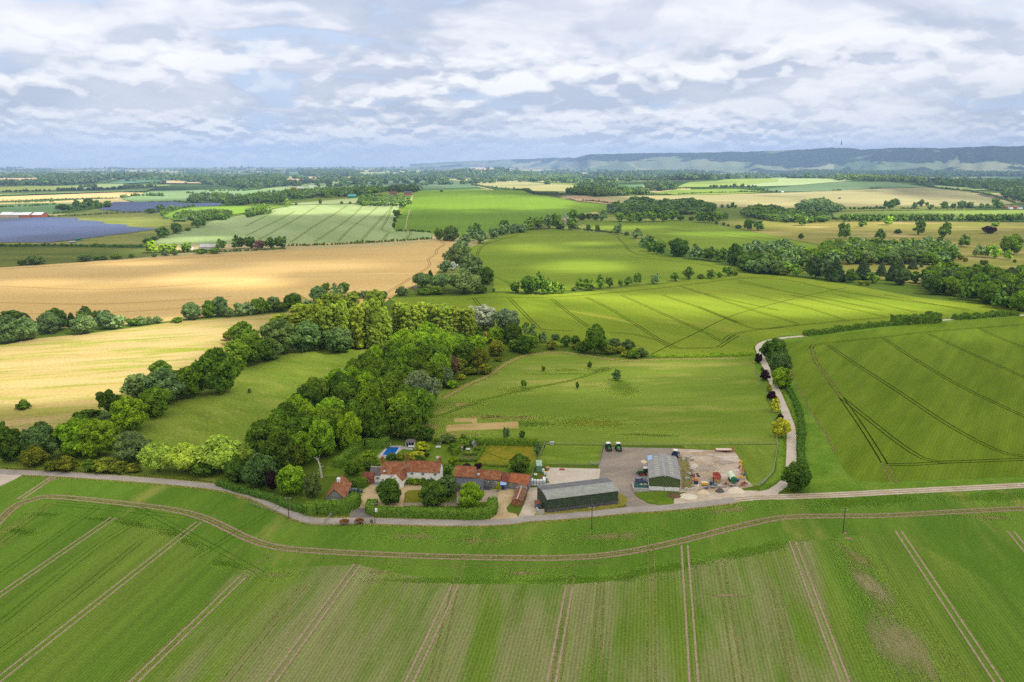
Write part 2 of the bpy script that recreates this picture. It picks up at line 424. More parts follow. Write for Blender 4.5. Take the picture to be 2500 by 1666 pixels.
# --- far hills: a wooded escarpment with bare spurs across the plain
def build_hills():
    prof = [(1000, 401, 16800), (1150, 393, 16000), (1300, 388, 15000), (1390, 384, 14000), (1402, 387, 13500), (1440, 377, 12000), (1600, 374, 11600), (1700, 373, 11300), (1850, 370, 10900), (1950, 366, 10700), (2030, 361, 10500),
            (2080, 362, 10400), (2110, 365, 10300), (2200, 361, 10200), (2300, 362, 10100), (2400, 358, 10000), (2500, 357, 9900), (2700, 352, 9700), (3000, 356, 9500)]
    xs = np.arange(1000, 3001, 8.0)
    ys = np.interp(xs, [p[0] for p in prof], [p[1] for p in prof]); ds = np.interp(xs, [p[0] for p in prof], [p[2] for p in prof])
    V, F = [], []; K = 26; n = len(xs)
    for i, (x, y, d) in enumerate(zip(xs, ys, ds)):
        u, v = x - 1250, 833 - y
        dx, dy, dz = u, FPX * CP + v * SP, v * CP - FPX * SP
        hl = math.hypot(dx, dy); top = CAMH + dz / hl * d + 9 * mnoise.noise((x * .025, 1, 1)) + 5 * mnoise.noise((x * .11, 1, 1)); ax, ay = dx / hl, dy / hl
        for k in range(K):
            t = k / (K - 1)
            spur = 1 + .5 * mnoise.noise((x * .011, 3.3, 7)) + .25 * mnoise.noise((x * .03, 8.3, 7))
            D = d - 1700 + 1700 * t
            q = t ** (1.5 * spur); q = q * q * (3 - 2 * q)
            z = top * q * (1 - .10 * (1 - t)) + 10 * mnoise.noise((x * .05, t * 6, 0)) * t * (1 - t)
            V.append((ax * D, ay * D, z - 3 * (1 - t)))
        for D, z in ((d + 300, top), (d + 700, top * .8)): V.append((ax * D, ay * D, z))
    R = K + 2
    for i in range(n - 1):
        for k in range(R - 1): F.append((i * R + k, (i + 1) * R + k, (i + 1) * R + k + 1, i * R + k + 1))
    me = bpy.data.meshes.new('hills'); me.from_pydata(V, [], F); me.polygons.foreach_set('use_smooth', [True] * len(F))
    m_, g = mat('wooded escarpment')
    pos = g.n('NewGeometry').outputs['Position']
    z = g.n('SeparateXYZ', {0: pos}).outputs[2]
    wood = g.noise(g.v('MULTIPLY', pos, (1, 1, 3)), 1 / 620, 7, .62, .6)
    fl = g.n('TexVoronoi', {'Vector': g.v('MULTIPLY', pos, (1 / 420, 1 / 520, 0)), 'Scale': 1.0}).outputs['Color']
    fld = g.mix(g.n('SeparateXYZ', {0: fl}).outputs[0], C(98, 122, 78), C(160, 160, 118))
    k = g.sm(g.m('ADD', wood, g.sm(z, 70, 170, -.10, .10)), .47, .52)
    col = g.mix(k, fld, g.mix(g.noise(pos, 1 / 40, 4, .7), C(22, 38, 18), C(46, 66, 32)))
    surf(g, col, .95, .03)
    tag(link('hills', me, m_), kind='structure')
build_hills()

# --- fields near and far
def build_fields():
    # the crop field in front of the farm, run under the road's middle and behind the camera
    rd = pts('c', (-300, 600), (0, 633), (370, 648), (800, 675), (1300, 713), (1700, 757), (1930, 815), (2130, 902), 'a', (0, 1060), (250, 1070), (500, 1064), (900, 1075), (1300, 1085), (1700, 1083), (2000, 1065),
             'b', (250, 765), (600, 742), (900, 715), (1150, 690), (1400, 675), (1700, 645), (2000, 608), (2353, 585), 'l', (540, 1295), (900, 1280), (1300, 1258), (1700, 1238), (2091, 1217), (2600, 1185))
    front = [Vector((-420, 60, 0)), Vector((-420, rd[0].y, 0))] + rd + [Vector((420, rd[-1].y, 0)), Vector((420, 60, 0))]
    sheet('front_crop_field', front, field_mat('front crop', C(94, 130, 46), C(110, 142, 56), C(142, 150, 84), 26, .44, (ROWA, 1.1, .14), (ROWA, 4), .9, .15), 1)
    thin = pts('m', (-60, 620), (520, 215), (760, 270), (1000, 380), (1150, 450), (1640, 432), (2080, 520), 'n', (0, 522), (300, 520), (520, 498), (780, 446), (1030, 385), (1275, 332), (1560, 300), (1780, 290), (2290, 560), (2700, 800))
    sheet('thin_crop', [Vector((-300, 60, 0))] + [Vector((-300, thin[0].y, 0))] + thin + [Vector((330, thin[-1].y, 0)), Vector((330, 60, 0))],
          field_mat('thin drilled crop', C(102, 134, 52), C(118, 142, 64), C(140, 145, 90), 22, .62, (ROWA, .95, .46), (ROWA, 7), .8, .17, None, (ROWA, -140, -75, 30, 90)), 2)
    # trampled headland and darker, bare or dried patches
    dk = patch_mat('dark lush crop', C(84, 122, 34), C(96, 130, 38), .5, .1, .45)
    for p, rx, ry, rot in [(('m', 620, 245), 17, 3, -.35), (('m', 780, 285), 13, 3.5, -.5), (('m', 200, 200), 9, 2.5, -.1), (('m', 450, 222), 10, 1.8, -.15), (('m', 870, 330), 9, 2.5, -.6), (('m', 1050, 430), 9, 3, -.3), (('m', 100, 280), 10, 3, -.3)]:
        blob('lush_crop_patch', U(*p), rx, ry, rot, dk, 3)
    band = patch_mat('green headland', C(94, 136, 40), C(108, 146, 48), .45, .1, .5)
    for p, rx, ry, rot in [(('m', 2000, 505), 26, 2.6, -.02), (('n', 330, 500), 28, 2.6, .04), (('n', 700, 450), 22, 3.5, .3), (('n', 1100, 370), 24, 4, .35), (('n', 1650, 140), 30, 6, .15), (('n', 2250, 120), 24, 6, .1)]:
        blob('lush_crop_patch', U(*p), rx, ry, rot, band, 3)
    dry = patch_mat('dried crop', C(182, 168, 124), C(146, 142, 86), .72, .16, .55, ROWA)
    for p, rx, ry, rot in [(('n', 1590, 400), 6, 14, .15), 
                           (('m', 1900, 300), 22, 5, 0), (('m', 2200, 320), 16, 4, 0), (('n', 60, 470), 16, 3, 0), (('n', 450, 300), 26, 6, .1), (('n', 1000, 180), 22, 5, .3), (('n', 2200, 215), 18, 4, 0), (('m', 1260, 480), 9, 4, 0), (('m', 1750, 465), 8, 3, 0)]:
        blob('dried_crop_patch', U(*p), rx, ry, rot, dry, 4)
    pale_ = patch_mat('thin pale crop', C(190, 176, 136), C(156, 152, 100), .58, .22, .6, ROWA)
    for p, rx, ry, rot in [(('n', 1650, 530), 7, 19, .05), (('n', 1790, 800), 12, 26, -.1)]: blob('dried_crop_patch', U(*p), rx, ry, rot, pale_, 12)
    bare = patch_mat('bare soil', C(176, 152, 122), C(160, 138, 104), .5, .3, .95)
    for p, rx, ry, rot in [(('n', 990, 572), 9, .9, -.03), (('n', 1527, 287), 2.0, 1.5, 0), (('n', 1545, 310), 1.4, 3, .2), (('m', 1715, 512), 2.2, .6, 0), (('m', 230, 40), 5, 2, 0), (('m', 1110, 125), 5, 1, -.3)]:
        blob('bare_soil_patch', U(*p), rx, ry, rot, bare, 9)
    # wheel tracks
    soil = strip_mat('tramline soil', C(184, 164, 138), C(162, 146, 114), .3, .06, .3)
    soil2 = strip_mat('faint tramline', C(150, 142, 96), C(120, 130, 64), .4, .46, .2)
    loop = pts('m', (-160, 420), (0, 225), (90, 150), (180, 122), (300, 122), (620, 155), (800, 180), (920, 210), (1020, 252), (1150, 315), (1280, 352), (1500, 371), (1900, 390), (2353, 400), 'n', (250, 399), (450, 385), (650, 350), (850, 304), (1050, 253), (1250, 214), (1500, 207), (1700, 206), (2000, 190), (2353, 172), (2700, 155))
    ribbons('field_track', pair(loop, 2.7, 1.35), strip_mat('field track soil', C(172, 154, 126), C(150, 136, 100), .3, .10, .3), 8)
    ribbons('field_track', [(spline(loop, 4), 2.2)], soil2, 7)
    ribbons('field_track', pair(pts('m', (90, 130), (160, 85), (225, 40), (260, 20)), 1.9, 1.2), soil, 10)
    L = []
    for a, b in [(('m', 1643, 428), ('m', 1246, 970)), (('m', 2093, 522), ('m', 1881, 970)), (('m', 1118, 485), ('m', 615, 970)), (('m', 915, 235), ('m', 0, 955)), (('m', 520, 215), ('m', -60, 610)), (('n', 264, 530), ('n', 182, 970)), (('n', 793, 342), ('n', 836, 970)), (('n', 1289, 323), ('n', 1530, 970)), (('n', 1775, 275), ('n', 2235, 970)), (('n', 2292, 278), ('n', 2640, 700))]:
        A, B = U(*a), U(*b); L += pair([A, B + (B - A).normalized() * 90], 1.95, .85, 10)
    ribbons('tramlines', L, soil, 6)
    L = []
    for a, b in [(('m', 240, 145), ('m', -60, 315)), (('m', 1390, 530), ('m', 1050, 950)), (('m', 2120, 415), ('m', 2095, 520)), (('m', 1240, 380), ('m', 1130, 480)), (('n', 275, 430), ('n', 262, 530)), (('n', 958, 420), ('n', 1045, 970)), (('n', 1215, 545), ('n', 1300, 970)), (('n', 640, 330), ('n', 640, 900)), (('n', 410, 520), ('n', 380, 970)), (('n', 1500, 330), ('n', 1950, 970))]:
        A, B = U(*a), U(*b); L += pair([A, B + (B - A).normalized() * 60], 1.95, .7, 10)
    L += pair(pts('m', (1440, 405), (2000, 430), (2353, 438), 'n', (250, 436), (470, 420)), 1.9, .5)
    ribbons('tramlines', L, soil2, 5)
    green = strip_mat('green wheeling', C(74, 112, 34), C(86, 120, 40), .45, .42, .2)
    L = []
    for q in [[(0, 480), (450, 165)], [(0, 330), (230, 150)], [(620, 160), (1000, 360), (1200, 470)], [(250, 150), (560, 180), (860, 215)], [(300, 130), (660, 170)], [(700, 200), (470, 330), (0, 700)], [(1330, 130), (1080, 290), (900, 400)], [(640, 330), (280, 620), (0, 830)]]:
        L += pair(pts('m', *q), 2, .42, 8)
    ribbons('tramlines', L, green, 11)
    # ground left and right of the lane, behind the farm
    sheet('meadow', pts('a', (940, 240), (1250, 290), (1560, 300), (2180, 305), (2353, 300), 'b', (430, 150), (900, 158), (1500, 158), (2330, 148), 'l', (515, 950), (500, 760), (420, 590), (380, 480), (365, 395), 'k', (2000, 515), (1500, 530), (1200, 505), (1000, 470), (800, 462), (600, 495), (430, 565), (340, 640), (0, 780), 'd', (1560, 900), (1400, 1100)),
          field_mat('mown meadow', C(118, 144, 54), C(134, 156, 66), C(170, 168, 104), 30, .44, None, (1.5, 4.5), 1.0, .17), 2)
    lush = patch_mat('lush meadow', C(96, 130, 50), C(108, 138, 54), .5, .07, .45)
    for p, rx, ry, rot in [(('k', 1400, 760), 12, 22, 0), (('k', 1600, 1150), 20, 3, -.12), (('k', 900, 650), 40, 2, 0), (('k', 1230, 620), 12, 7, .5), (('k', 700, 1060), 18, 8, 0)]:
        blob('lush_meadow_patch', U(*p), rx, ry, rot, lush, 3)
    ylw = patch_mat('yellowed meadow', C(150, 160, 54), C(136, 152, 56), .5, .07, .5)
    for p, rx, ry, rot in [(('k', 1100, 1050), 26, 10, 0), (('k', 560, 780), 16, 8, .3), (('k', 950, 620), 14, 5, 0)]:
        blob('yellowed_meadow_patch', U(*p), rx, ry, rot, ylw, 4)
    tp = patch_mat('dried meadow', C(190, 174, 110), C(160, 160, 84), .55, .12, .7)
    for p, rx, ry, rot in [(('a', 1130, 175), 15, 9, .2), (('a', 1400, 235), 22, 4, -.05), (('a', 1750, 70), 26, 5, 0), (('k', 100, 900), 14, 9, .4), (('k', 520, 1010), 26, 5, -.05)]:
        blob('dried_meadow_patch', U(*p), rx, ry, rot, tp, 4)
    tanm = strip_mat('worn meadow path', C(176, 166, 104), C(150, 152, 78), .5, .36, .15)
    ribbons('meadow_path', [(spline(pts('k', (-60, 850), (150, 735), (330, 655), (440, 575), (600, 503), (800, 475), (960, 475), (1200, 515), (1420, 540), (1700, 530), (2353, 522)), 6), 7)], tanm, 5)
    ribbons('meadow_path', [(spline(pts('d', (1370, 1195), (1700, 1090), (1900, 1020)), 5), 3), (spline(pts('k', (0, 960), (250, 870), (700, 760), (1000, 700), (1300, 600)), 6), 4)], strip_mat('mown swath', C(108, 134, 50), C(118, 142, 56), .5, .42, .2), 6)
    hay = field_mat('cut hay strip', C(206, 180, 122), C(188, 164, 104), C(150, 150, 80), 5, .4, None, (1.5, 4), .5, .12)
    sheet('hay_strip', pts('a', (1330, 150), (2018, 113), (2026, 180), (1332, 212)), hay, 7); sheet('hay_strip', pts('a', (1410, 86), (1625, 81), (1628, 133), (1578, 133), (1576, 121), (1405, 122)), hay, 7)
    sheet('paddock_grass', pts('b', (436, 158), (915, 165), (885, 316), (470, 316), (380, 300)), field_mat('paddock', C(130, 154, 60), C(114, 142, 52), C(168, 172, 92), 7, .42, None, (1.5, 4), .9, .2), 3)
    sheet('paddock_grass', pts('b', (1560, 160), (2338, 155), (2310, 380), (2200, 492), (2135, 492), (2040, 270), (2000, 205), (1600, 185)), field_mat('right paddock', C(132, 152, 64), C(116, 142, 56), C(164, 168, 92), 9, .4, None, (0, 4), .9, .2), 3)
    # verge and grass strips by the lane and road
    sheet('verge', pts('l', (380, 480), (430, 640), (505, 790), (520, 940), (510, 1130), (400, 1240), 'l', (600, 1240), (760, 1275), (1300, 1245), (2091, 1200), (2600, 1170), (2600, 1130), (2091, 1160), (1250, 1195), (1040, 1190), (960, 1140), (900, 1040), (830, 895), (740, 755), (660, 615), (600, 470), (556, 310), (690, 285), (1000, 240), (1550, 180), (2091, 140), (2091, 122), (1550, 150), (690, 250), (540, 262), (420, 295), (375, 330), (360, 395)),
          field_mat('verge grass', C(104, 142, 46), C(122, 152, 58), C(160, 164, 84), 14, .32, None, None, .9, .24), 3)
    sheet('crop_field', pts('l', (556, 312), (600, 472), (660, 618), (740, 758), (830, 898), (900, 1044), (960, 1142), (1040, 1190), (1250, 1195), (2091, 1158), (2700, 1130), (2700, 110), (2091, 142), (1550, 180), (1000, 240), (690, 285)),
          field_mat('right crop', C(104, 130, 32), C(118, 142, 42), C(134, 148, 54), 18, .34, (.60, 1.3, .26), (.60, 6), .9, .17), 4)
    dark = strip_mat('crop wheelings', C(40, 56, 14), C(58, 72, 24), .25, .0, .2)
    L = []
    for q in [[(732, 345), (745, 325), (800, 312), (1200, 270), (1500, 235), (2091, 190), (2500, 160)], [(735, 340), (760, 420), (800, 480), (925, 655), (1060, 850), (1200, 1075), (1265, 1200)], [(925, 655), (1080, 780), (1300, 952), (1450, 1045), (1550, 1068), (2091, 1050), (2600, 1035)], [(1210, 1085), (1400, 1082), (1600, 1068)],
              [(830, 315), (1000, 430), (1300, 625), (1600, 825), (1900, 985), (2091, 1030), (2500, 1045)], [(1190, 275), (1400, 415), (1700, 590), (2091, 775), (2500, 960)], [(1480, 248), (1700, 350), (2091, 525), (2500, 700)], [(1800, 210), (1900, 260), (2091, 335), (2500, 480)]]:
        L += pair(pts('l', *q), 2.2, .78, 5)
    ribbons('tramlines', L, dark, 5)
    pale = strip_mat('dry wheelings', C(150, 140, 96), C(110, 116, 50), .3, .4, .12)
    ribbons('tramlines', pair(pts('l', (735, 345), (760, 420), (800, 480), (925, 655)), 2.6, .9, 5) + pair(pts('l', (1200, 1075), (1265, 1200)), 2.2, 1.1, 5) + [(spline(pts('l', (600, 470), (660, 615), (740, 755), (830, 895), (890, 1020)), 6), 1.3)], pale, 6)
    # large crop field beyond the scrub
    bigcrop = field_mat('large crop', C(120, 142, 40), C(136, 154, 50), C(172, 170, 78), 60, .36, (-.55, 3, .08), (-.7, 6), 2.0, .15)
    sheet('crop_field', pts('h', (1160, 1170), 'i', (-200, 1150), (0, 1128), (600, 1135), (1430, 1050), (2000, 962), 'j', (0, 1132), (400, 1152), (1000, 1243), (1500, 1335), (2353, 1435), (2900, 1500), 'l', (2600, 95), (2091, 118), (1550, 148), (690, 250), (540, 262), (420, 295), (375, 330), (362, 392), 'k', (2000, 505), (1650, 500), (1500, 470), (1200, 430), (900, 420), (600, 400), (300, 300), (0, 200), (-300, 130)), bigcrop, 1)
    dk2 = strip_mat('crop wheelings beyond', C(62, 78, 18), C(76, 90, 26), .25, -.1, .1)
    L = []
    for r, q in [('k', [(190, 25), (250, 110)]), ('k', [(480, 25), (600, 150), (700, 250), (760, 285), (1000, 297)]), ('k', [(828, 32), (960, 140), (1130, 262)]), ('k', [(1110, 18), (1300, 112), (1500, 232), (1700, 360), (1870, 442)]), ('k', [(1400, 2), (1600, 92), (1800, 182), (2050, 292), (2240, 392)]), ('k', [(1730, 0), (2000, 92), (2353, 230)]), ('k', [(1300, 308), (1500, 325), (1680, 370), (1830, 440)]),
              ('k', [(1860, 440), (2200, 432), (2245, 400), (2353, 335)]), ('l', [(0, 70), (200, 150), (380, 218), (560, 205), (660, 188)]), ('l', [(180, 290), (230, 255), (400, 222), (900, 170), (1220, 145)]), ('l', [(60, 0), (350, 95), (655, 186)]), ('l', [(330, 0), (700, 82), (960, 165)]), ('l', [(600, 0), (1000, 92), (1220, 144)]), ('l', [(900, 0), (1400, 110)]), ('l', [(1200, 0), (1750, 105)]),
              ('i', [(-200, 1180), (0, 1163), (500, 1162), (1040, 1122), (1540, 1070), (2000, 1012), (2353, 990)]), ('i', [(1980, 1012), (2353, 1100)]), ('i', [(1540, 1070), (1800, 1150), (2353, 1270)]), ('j', [(0, 1170), (400, 1190), (900, 1290), (1900, 1430)]), ('j', [(0, 1210), (700, 1340), (1200, 1440)])]:
        L += pair(pts(r, *q), 2.5, 1.0, 8)
    L.append((spline(pts('k', (1640, 492), (2000, 320), (2353, 158), 'j', (520, 1330), (900, 1250)), 10), 1.2))
    ribbons('tramlines', L, dk2, 2)
    # left: stubble, wheat, rough pasture
    sheet('rough_pasture', pts('c', (-500, 560), (0, 600), (800, 640), (1500, 690), (2000, 760), (2353, 850), 'd', (300, 1300), (1000, 700), (1200, 590), (640, 560), (300, 560), 'c', (1400, 60), (700, 300), (0, 330), (-500, 360)), field_mat('rough pasture', C(122, 146, 58), C(140, 158, 72), C(160, 166, 94), 18, .42, None, (2.2, 3), 1.4, .24), 1)
    stub = field_mat('mown stubble', C(244, 218, 148, .40), C(234, 208, 132, .40), C(186, 200, 84, .38), 24, .50, None, (1.30, 7), 1.5, .17, 9)
    sheet('stubble_field', pts('e', (-900, 760), (0, 650), (310, 592), (720, 556), (1500, 450), (2353, 383), 'd', (400, 110), (660, 250), (560, 420), 'e', (2000, 700), (1700, 900), (1250, 1100), (900, 1250), (300, 1420), (-900, 1500)), stub, 2)
    whe = field_mat('ripe wheat', C(200, 171, 112, .9), C(192, 162, 102, .9), C(208, 184, 130, .9), 60, .4, (1.42, 6, .05), (1.42, 8), 2.5, .12)
    sheet('wheat_field', pts('g', (-900, 1130), (0, 1020), (1200, 942), (2353, 876), 'h', (400, 772), (1200, 742), (1500, 705), (1640, 698), (1720, 712), (1690, 780), (1640, 830), (1600, 920), (1540, 1000), (1400, 1060), (1250, 1130), (1150, 1200), (700, 1330), 'e', (2353, 330), (1300, 460), (0, 540), (-900, 640)), whe, 1)
    dk3 = strip_mat('wheat wheelings', C(150, 120, 66), C(170, 138, 84), .3, .1, .05)
    L = []
    for r, q in [('e', [(0, 390), (700, 390), (1500, 345), (2200, 290)]), ('e', [(0, 300), (900, 310), (1900, 250)]), ('e', [(0, 165), (900, 190), (2000, 120)]), ('g', [(0, 1035), (1000, 975), (2353, 890)]), ('h', [(1150, 1130), (1350, 1010), (1450, 950), (1510, 900), (1500, 850), (1560, 810), (1570, 770), (1630, 730), (1600, 705)])]:
        L += pair(pts(r, *q), 2.6, 1.1, 12)
    ribbons('tramlines', L, dk3, 2)
    sheet('pasture', pts('g', (-700, 850), (0, 852), (1190, 862), (1600, 890), (1050, 950), (0, 1016), (-700, 1080)), field_mat('dark pasture', C(98, 112, 54), C(120, 128, 62), C(150, 152, 74), 60, .35, None, (1.5, 5), 2, .12), 2)
    ol = field_mat('meadow by panels', C(128, 138, 76), C(146, 150, 88), C(186, 176, 110), 70, .42, None, (1.5, 3), 3, .12)
    sheet('pasture', pts('g', (-900, 590), (0, 600), (440, 598), (800, 545), (930, 560), (1190, 570), (1340, 575), (1330, 625), (1700, 640), (1810, 620), (1500, 720), (1180, 832), (0, 830), (-900, 830)), ol, 1)
    pg = field_mat('pale green barley', C(162, 184, 118), C(176, 194, 130), C(184, 194, 134), 110, .4, (-.46, 26, .05), (-.46, 9), 3, .06)
    sheet('barley_field', pts('g', (1180, 838), (1300, 790), (1520, 720), (1810, 622), (2353, 530), 'h', (60, 480), (190, 450), (330, 420), (420, 408), (900, 400), (1262, 403), (1240, 480), (1215, 610), (1500, 632), (1545, 650), (1520, 680), (1250, 688), (700, 716), (330, 724), (0, 720)), pg, 2)
    L = []
    for q in [[(110, 690), (500, 470), (600, 410)], [(370, 712), (600, 560), (830, 410)], [(560, 712), (820, 540), (960, 410)], [(760, 700), (900, 570), (1090, 410)], [(950, 695), (1100, 530), (1200, 420)], [(1130, 690), (1190, 632), (1350, 632), (1310, 690)], [(1200, 425), (1140, 560), (1115, 605), (1180, 632)], [(0, 660), (400, 460)], [(0, 580), (250, 450)]]:
        L += pair(pts('h', *q), 3.2, 1.8, 15)
    ribbons('tramlines', L, strip_mat('barley wheelings', C(112, 136, 76), C(126, 148, 86), .3, 0, .05), 3)
    bg = field_mat('bright green crop', C(116, 150, 48), C(126, 158, 56), C(138, 164, 68), 140, .3, (-.05, 22, .06), (1.5, 5), 3, .08)
    sheet('crop_field', pts('h', (1240, 500), (1310, 410), (1370, 335), (1440, 290), (1900, 275), (2353, 318), 'i', (0, 295), (460, 332), (700, 380), (950, 400), (940, 450), (700, 485), (330, 560), (0, 640), 'h', (2000, 640), (1650, 660), (1530, 640), (1215, 612)), bg, 1)
    ribbons('farm_track', [(spline(pts('h', (1310, 605), (1325, 520), (1345, 445)), 8), 4), (spline(pts('h', (1345, 400), (1370, 330)), 8), 7)], strip_mat('chalky track', C(196, 186, 140), C(170, 176, 120), .3, .1, .05), 2)
    sheet('crop_field', pts('h', (620, 292), (760, 235), (900, 192), (1200, 176), (1620, 196), (1850, 230), (1900, 262), (1440, 276), (1160, 285)), field_mat('blue green crop', C(112, 140, 92), C(122, 148, 98), None, 150, .3, None, (1.5, 5), 4, .06), 2)
    sheet('stubble_field', pts('h', (1620, 194), (1900, 196), (2353, 222), 'i', (300, 222), (700, 252), (690, 305), (560, 308), (300, 282), (0, 262), 'h', (2353, 300), (1900, 258), (1850, 228)), field_mat('pale ripening crop', C(176, 176, 110), C(190, 184, 122), C(206, 184, 126), 130, .35, None, (1.5, 5), 4, .06), 3)
    mg = field_mat('middle crop', C(118, 142, 46), C(136, 156, 54), C(158, 164, 76), 80, .38, (1.35, 9, .06), (1.4, 6), 2, .10)
    sheet('crop_field', pts('i', (0, 690), (250, 622), (560, 606), (900, 640), (1150, 660), (1230, 760), (1440, 822), (2100, 922), (2120, 945), (1430, 1045), (640, 1105), (0, 1115), 'h', (2030, 1110), (2040, 1000), (1890, 880), (1810, 770), (1950, 710)), mg, 2)
    L = []
    for r, q in [('i', [(1030, 668), (1100, 740), (1130, 780), (1200, 810), (1300, 832)]), ('i', [(1130, 830), (1640, 882), (1900, 930)]), ('h', [(2250, 650), (2000, 720), (1920, 770), (1890, 850), (1870, 870)]), ('h', [(2030, 990), (2150, 1040), (2180, 1080)])]:
        L += pair(pts(r, *q), 2.6, 1.3, 10)
    ribbons('tramlines', L, strip_mat('middle wheelings', C(76, 96, 34), C(90, 108, 40), .3, .0, .05), 3)
    sheet('crop_field', pts('i', (700, 540), (1680, 538), (2000, 602), (2353, 665), 'j', (300, 830), (690, 912), (600, 960), (0, 940), 'i', (2353, 760), (1740, 800), (1460, 775), (1300, 655), (1100, 622), (850, 600)), field_mat('second crop', C(120, 146, 50), C(136, 158, 58), C(160, 168, 70), 90, .36, (1.2, 10, .05), (1.3, 6), 2, .08), 1)
    ribbons('tramlines', pair(pts('i', (1290, 655), (1400, 700), (1460, 765)), 2.6, 1.3, 10) + pair(pts('i', (1420, 600), (2353, 720)), 2.6, .9, 14) + pair(pts('i', (1250, 590), (1900, 640), (2353, 690)), 2.6, .9, 14), strip_mat('second wheelings', C(84, 106, 36), C(96, 116, 42), .3, .05, .05), 2)
    park = field_mat('dry parkland', C(150, 144, 84), C(134, 138, 72), C(192, 168, 118), 70, .46, None, (1.5, 4), 2.5, .14)
    sheet('parkland', pts('i', (1840, 545), (2353, 525), 'j', (300, 690), (800, 700), (2353, 718), (2900, 720), (2900, 1350), (2353, 1300), (1500, 1240), (1000, 1160), (400, 1120), (0, 1100), (600, 960), (690, 905), (300, 828), (0, 768)), park, 2)
    sheet('stubble_field', pts('i', (580, 332), (770, 332), (1000, 372), (1110, 402), (1000, 408), (700, 372)), field_mat('bare clay', C(190, 158, 120), C(204, 176, 136), None, 60, .3), 4)
    sheet('stubble_field', pts('i', (800, 345), (1280, 330), (1800, 318), (2353, 308), 'j', (500, 470), (1000, 448), (1560, 432), (1900, 470), (2280, 562), (2000, 582), (900, 590), (450, 602), (0, 592), 'i', (1830, 430), (1400, 375), (1110, 400), (900, 360)), field_mat('ripening crop', C(172, 166, 112), C(184, 176, 122), C(160, 156, 104), 150, .35, None, (1.5, 5), 4, .06), 1)
    sheet('crop_field', pts('j', (180, 448), (480, 418), (900, 384), (1250, 386), (1560, 430), (1000, 446), (700, 464), (280, 466)), field_mat('far blue green crop', C(108, 134, 88), C(118, 142, 96), None, 200, .3, None, (1.5, 4), 4, .05), 2)
    sheet('crop_field', pts('j', (-300, 420), (0, 388), (260, 356), (500, 356), (940, 380), (480, 416), (180, 424)), field_mat('far pale crop', C(168, 188, 124), C(182, 196, 136), C(214, 200, 150), 160, .3, None, (1.5, 4), 4, .05), 3)
    sheet('crop_field', pts('j', (780, 645), (1500, 625), (2353, 618), (2900, 615), (2900, 700), (2353, 690), (800, 692)), field_mat('far strip', C(132, 156, 82), C(148, 166, 92), C(190, 180, 120), 120, .35, None, (1.5, 4), 4, .06), 4)
    sheet('crop_field', pts('i', (1280, 312), (1500, 285), (2000, 278), (2300, 300), (1540, 326)), field_mat('far grass', C(140, 166, 76), C(150, 172, 84), None, 150, .3), 5)
    # the flat country to the west, field by field
    for r, P, c in [('g', [(0, 505), (320, 495), (600, 500), (580, 548), (440, 580), (0, 592), (-600, 596), (-600, 510)], (112, 146, 92)), ('g', [(-600, 450), (0, 442), (1000, 406), (1200, 411), (980, 452), (520, 460), (0, 480), (-600, 486)], (222, 192, 128)),
                    ('g', [(1000, 460), (1250, 395), (1800, 385), (2353, 385), 'h', (380, 290), (0, 345), 'g', (1700, 440), (1540, 480), (1100, 486)], (134, 164, 106)), ('g', [(1360, 575), (1440, 540), (1600, 525), (2100, 520), 'h', (330, 425), (190, 440), 'g', (1900, 590), (1400, 625), (1330, 600)], (126, 164, 58)),
                    ('h', [(0, 292), (380, 250), (900, 190), (760, 240), (600, 292), (200, 350), (0, 352)], (150, 172, 108)), ('h', [(220, 222), (420, 180), (940, 178), (800, 206), (500, 236)], (198, 176, 124)), ('h', [(870, 140), (1000, 124), (1500, 126), (1490, 142), (950, 162)], (176, 182, 120)),
                    ('h', [(340, 400), (920, 350), (925, 396), (420, 408)], (176, 190, 128)), ('g', [(500, 385), (720, 342), (1050, 338), (980, 370), (680, 388)], (150, 166, 104)), ('g', [(880, 338), (1000, 305), (1400, 290), (1400, 316), (1060, 336)], (98, 138, 100)), ('g', [(1280, 335), (1370, 318), (1560, 302), (1780, 318), (1700, 338)], (204, 182, 132)),
                    ('g', [(0, 318), (0, 298), (310, 294), (300, 312)], (206, 178, 132)), ('g', [(-300, 425), (0, 420), (800, 402), (1280, 374), (1200, 400), (0, 436)], (134, 160, 98)), ('h', [(1820, 100), (1960, 82), (2100, 80), (2245, 104), (2160, 122), (1960, 132)], (216, 190, 146)),
                    ('i', [(1030, 252), (1250, 240), (1240, 278), (1060, 280)], (108, 142, 104)), ('i', [(1520, 262), (1620, 222), (1850, 214), (2353, 190), (2353, 215), (1900, 262)], (150, 172, 100)), ('j', [(0, 230), (600, 216), (940, 214), (930, 236), (300, 262), (0, 258)], (196, 194, 130)), ('j', [(940, 268), (1150, 244), (1460, 240), (1456, 262), (1100, 276)], (222, 200, 146)),
                    ('j', [(1480, 240), (2000, 234), (2000, 268), (1560, 270)], (206, 206, 146)), ('j', [(1600, 415), (2120, 452), (1900, 462), (1640, 432)], (160, 180, 110)), ('j', [(2260, 388), (2600, 380), (2600, 412), (2260, 412)], (186, 196, 100)), ('i', [(1430, 40), (1620, 30), (1640, 50), (1440, 58)], (230, 206, 160))]:
        Q = pts(r, *P)
        k = abs(hash((P[0][0], c[0]))) % 7
        sheet('distant_field', Q, field_mat('distant field %d %d' % c[:2], C(*c), C(*[min(255, v + 10) for v in c]), None, 160, .3, None, (1.5, 4), 4, .06), 3 + LV.setdefault(r, 0)); LV[r] += 1
LV = {}
build_fields()
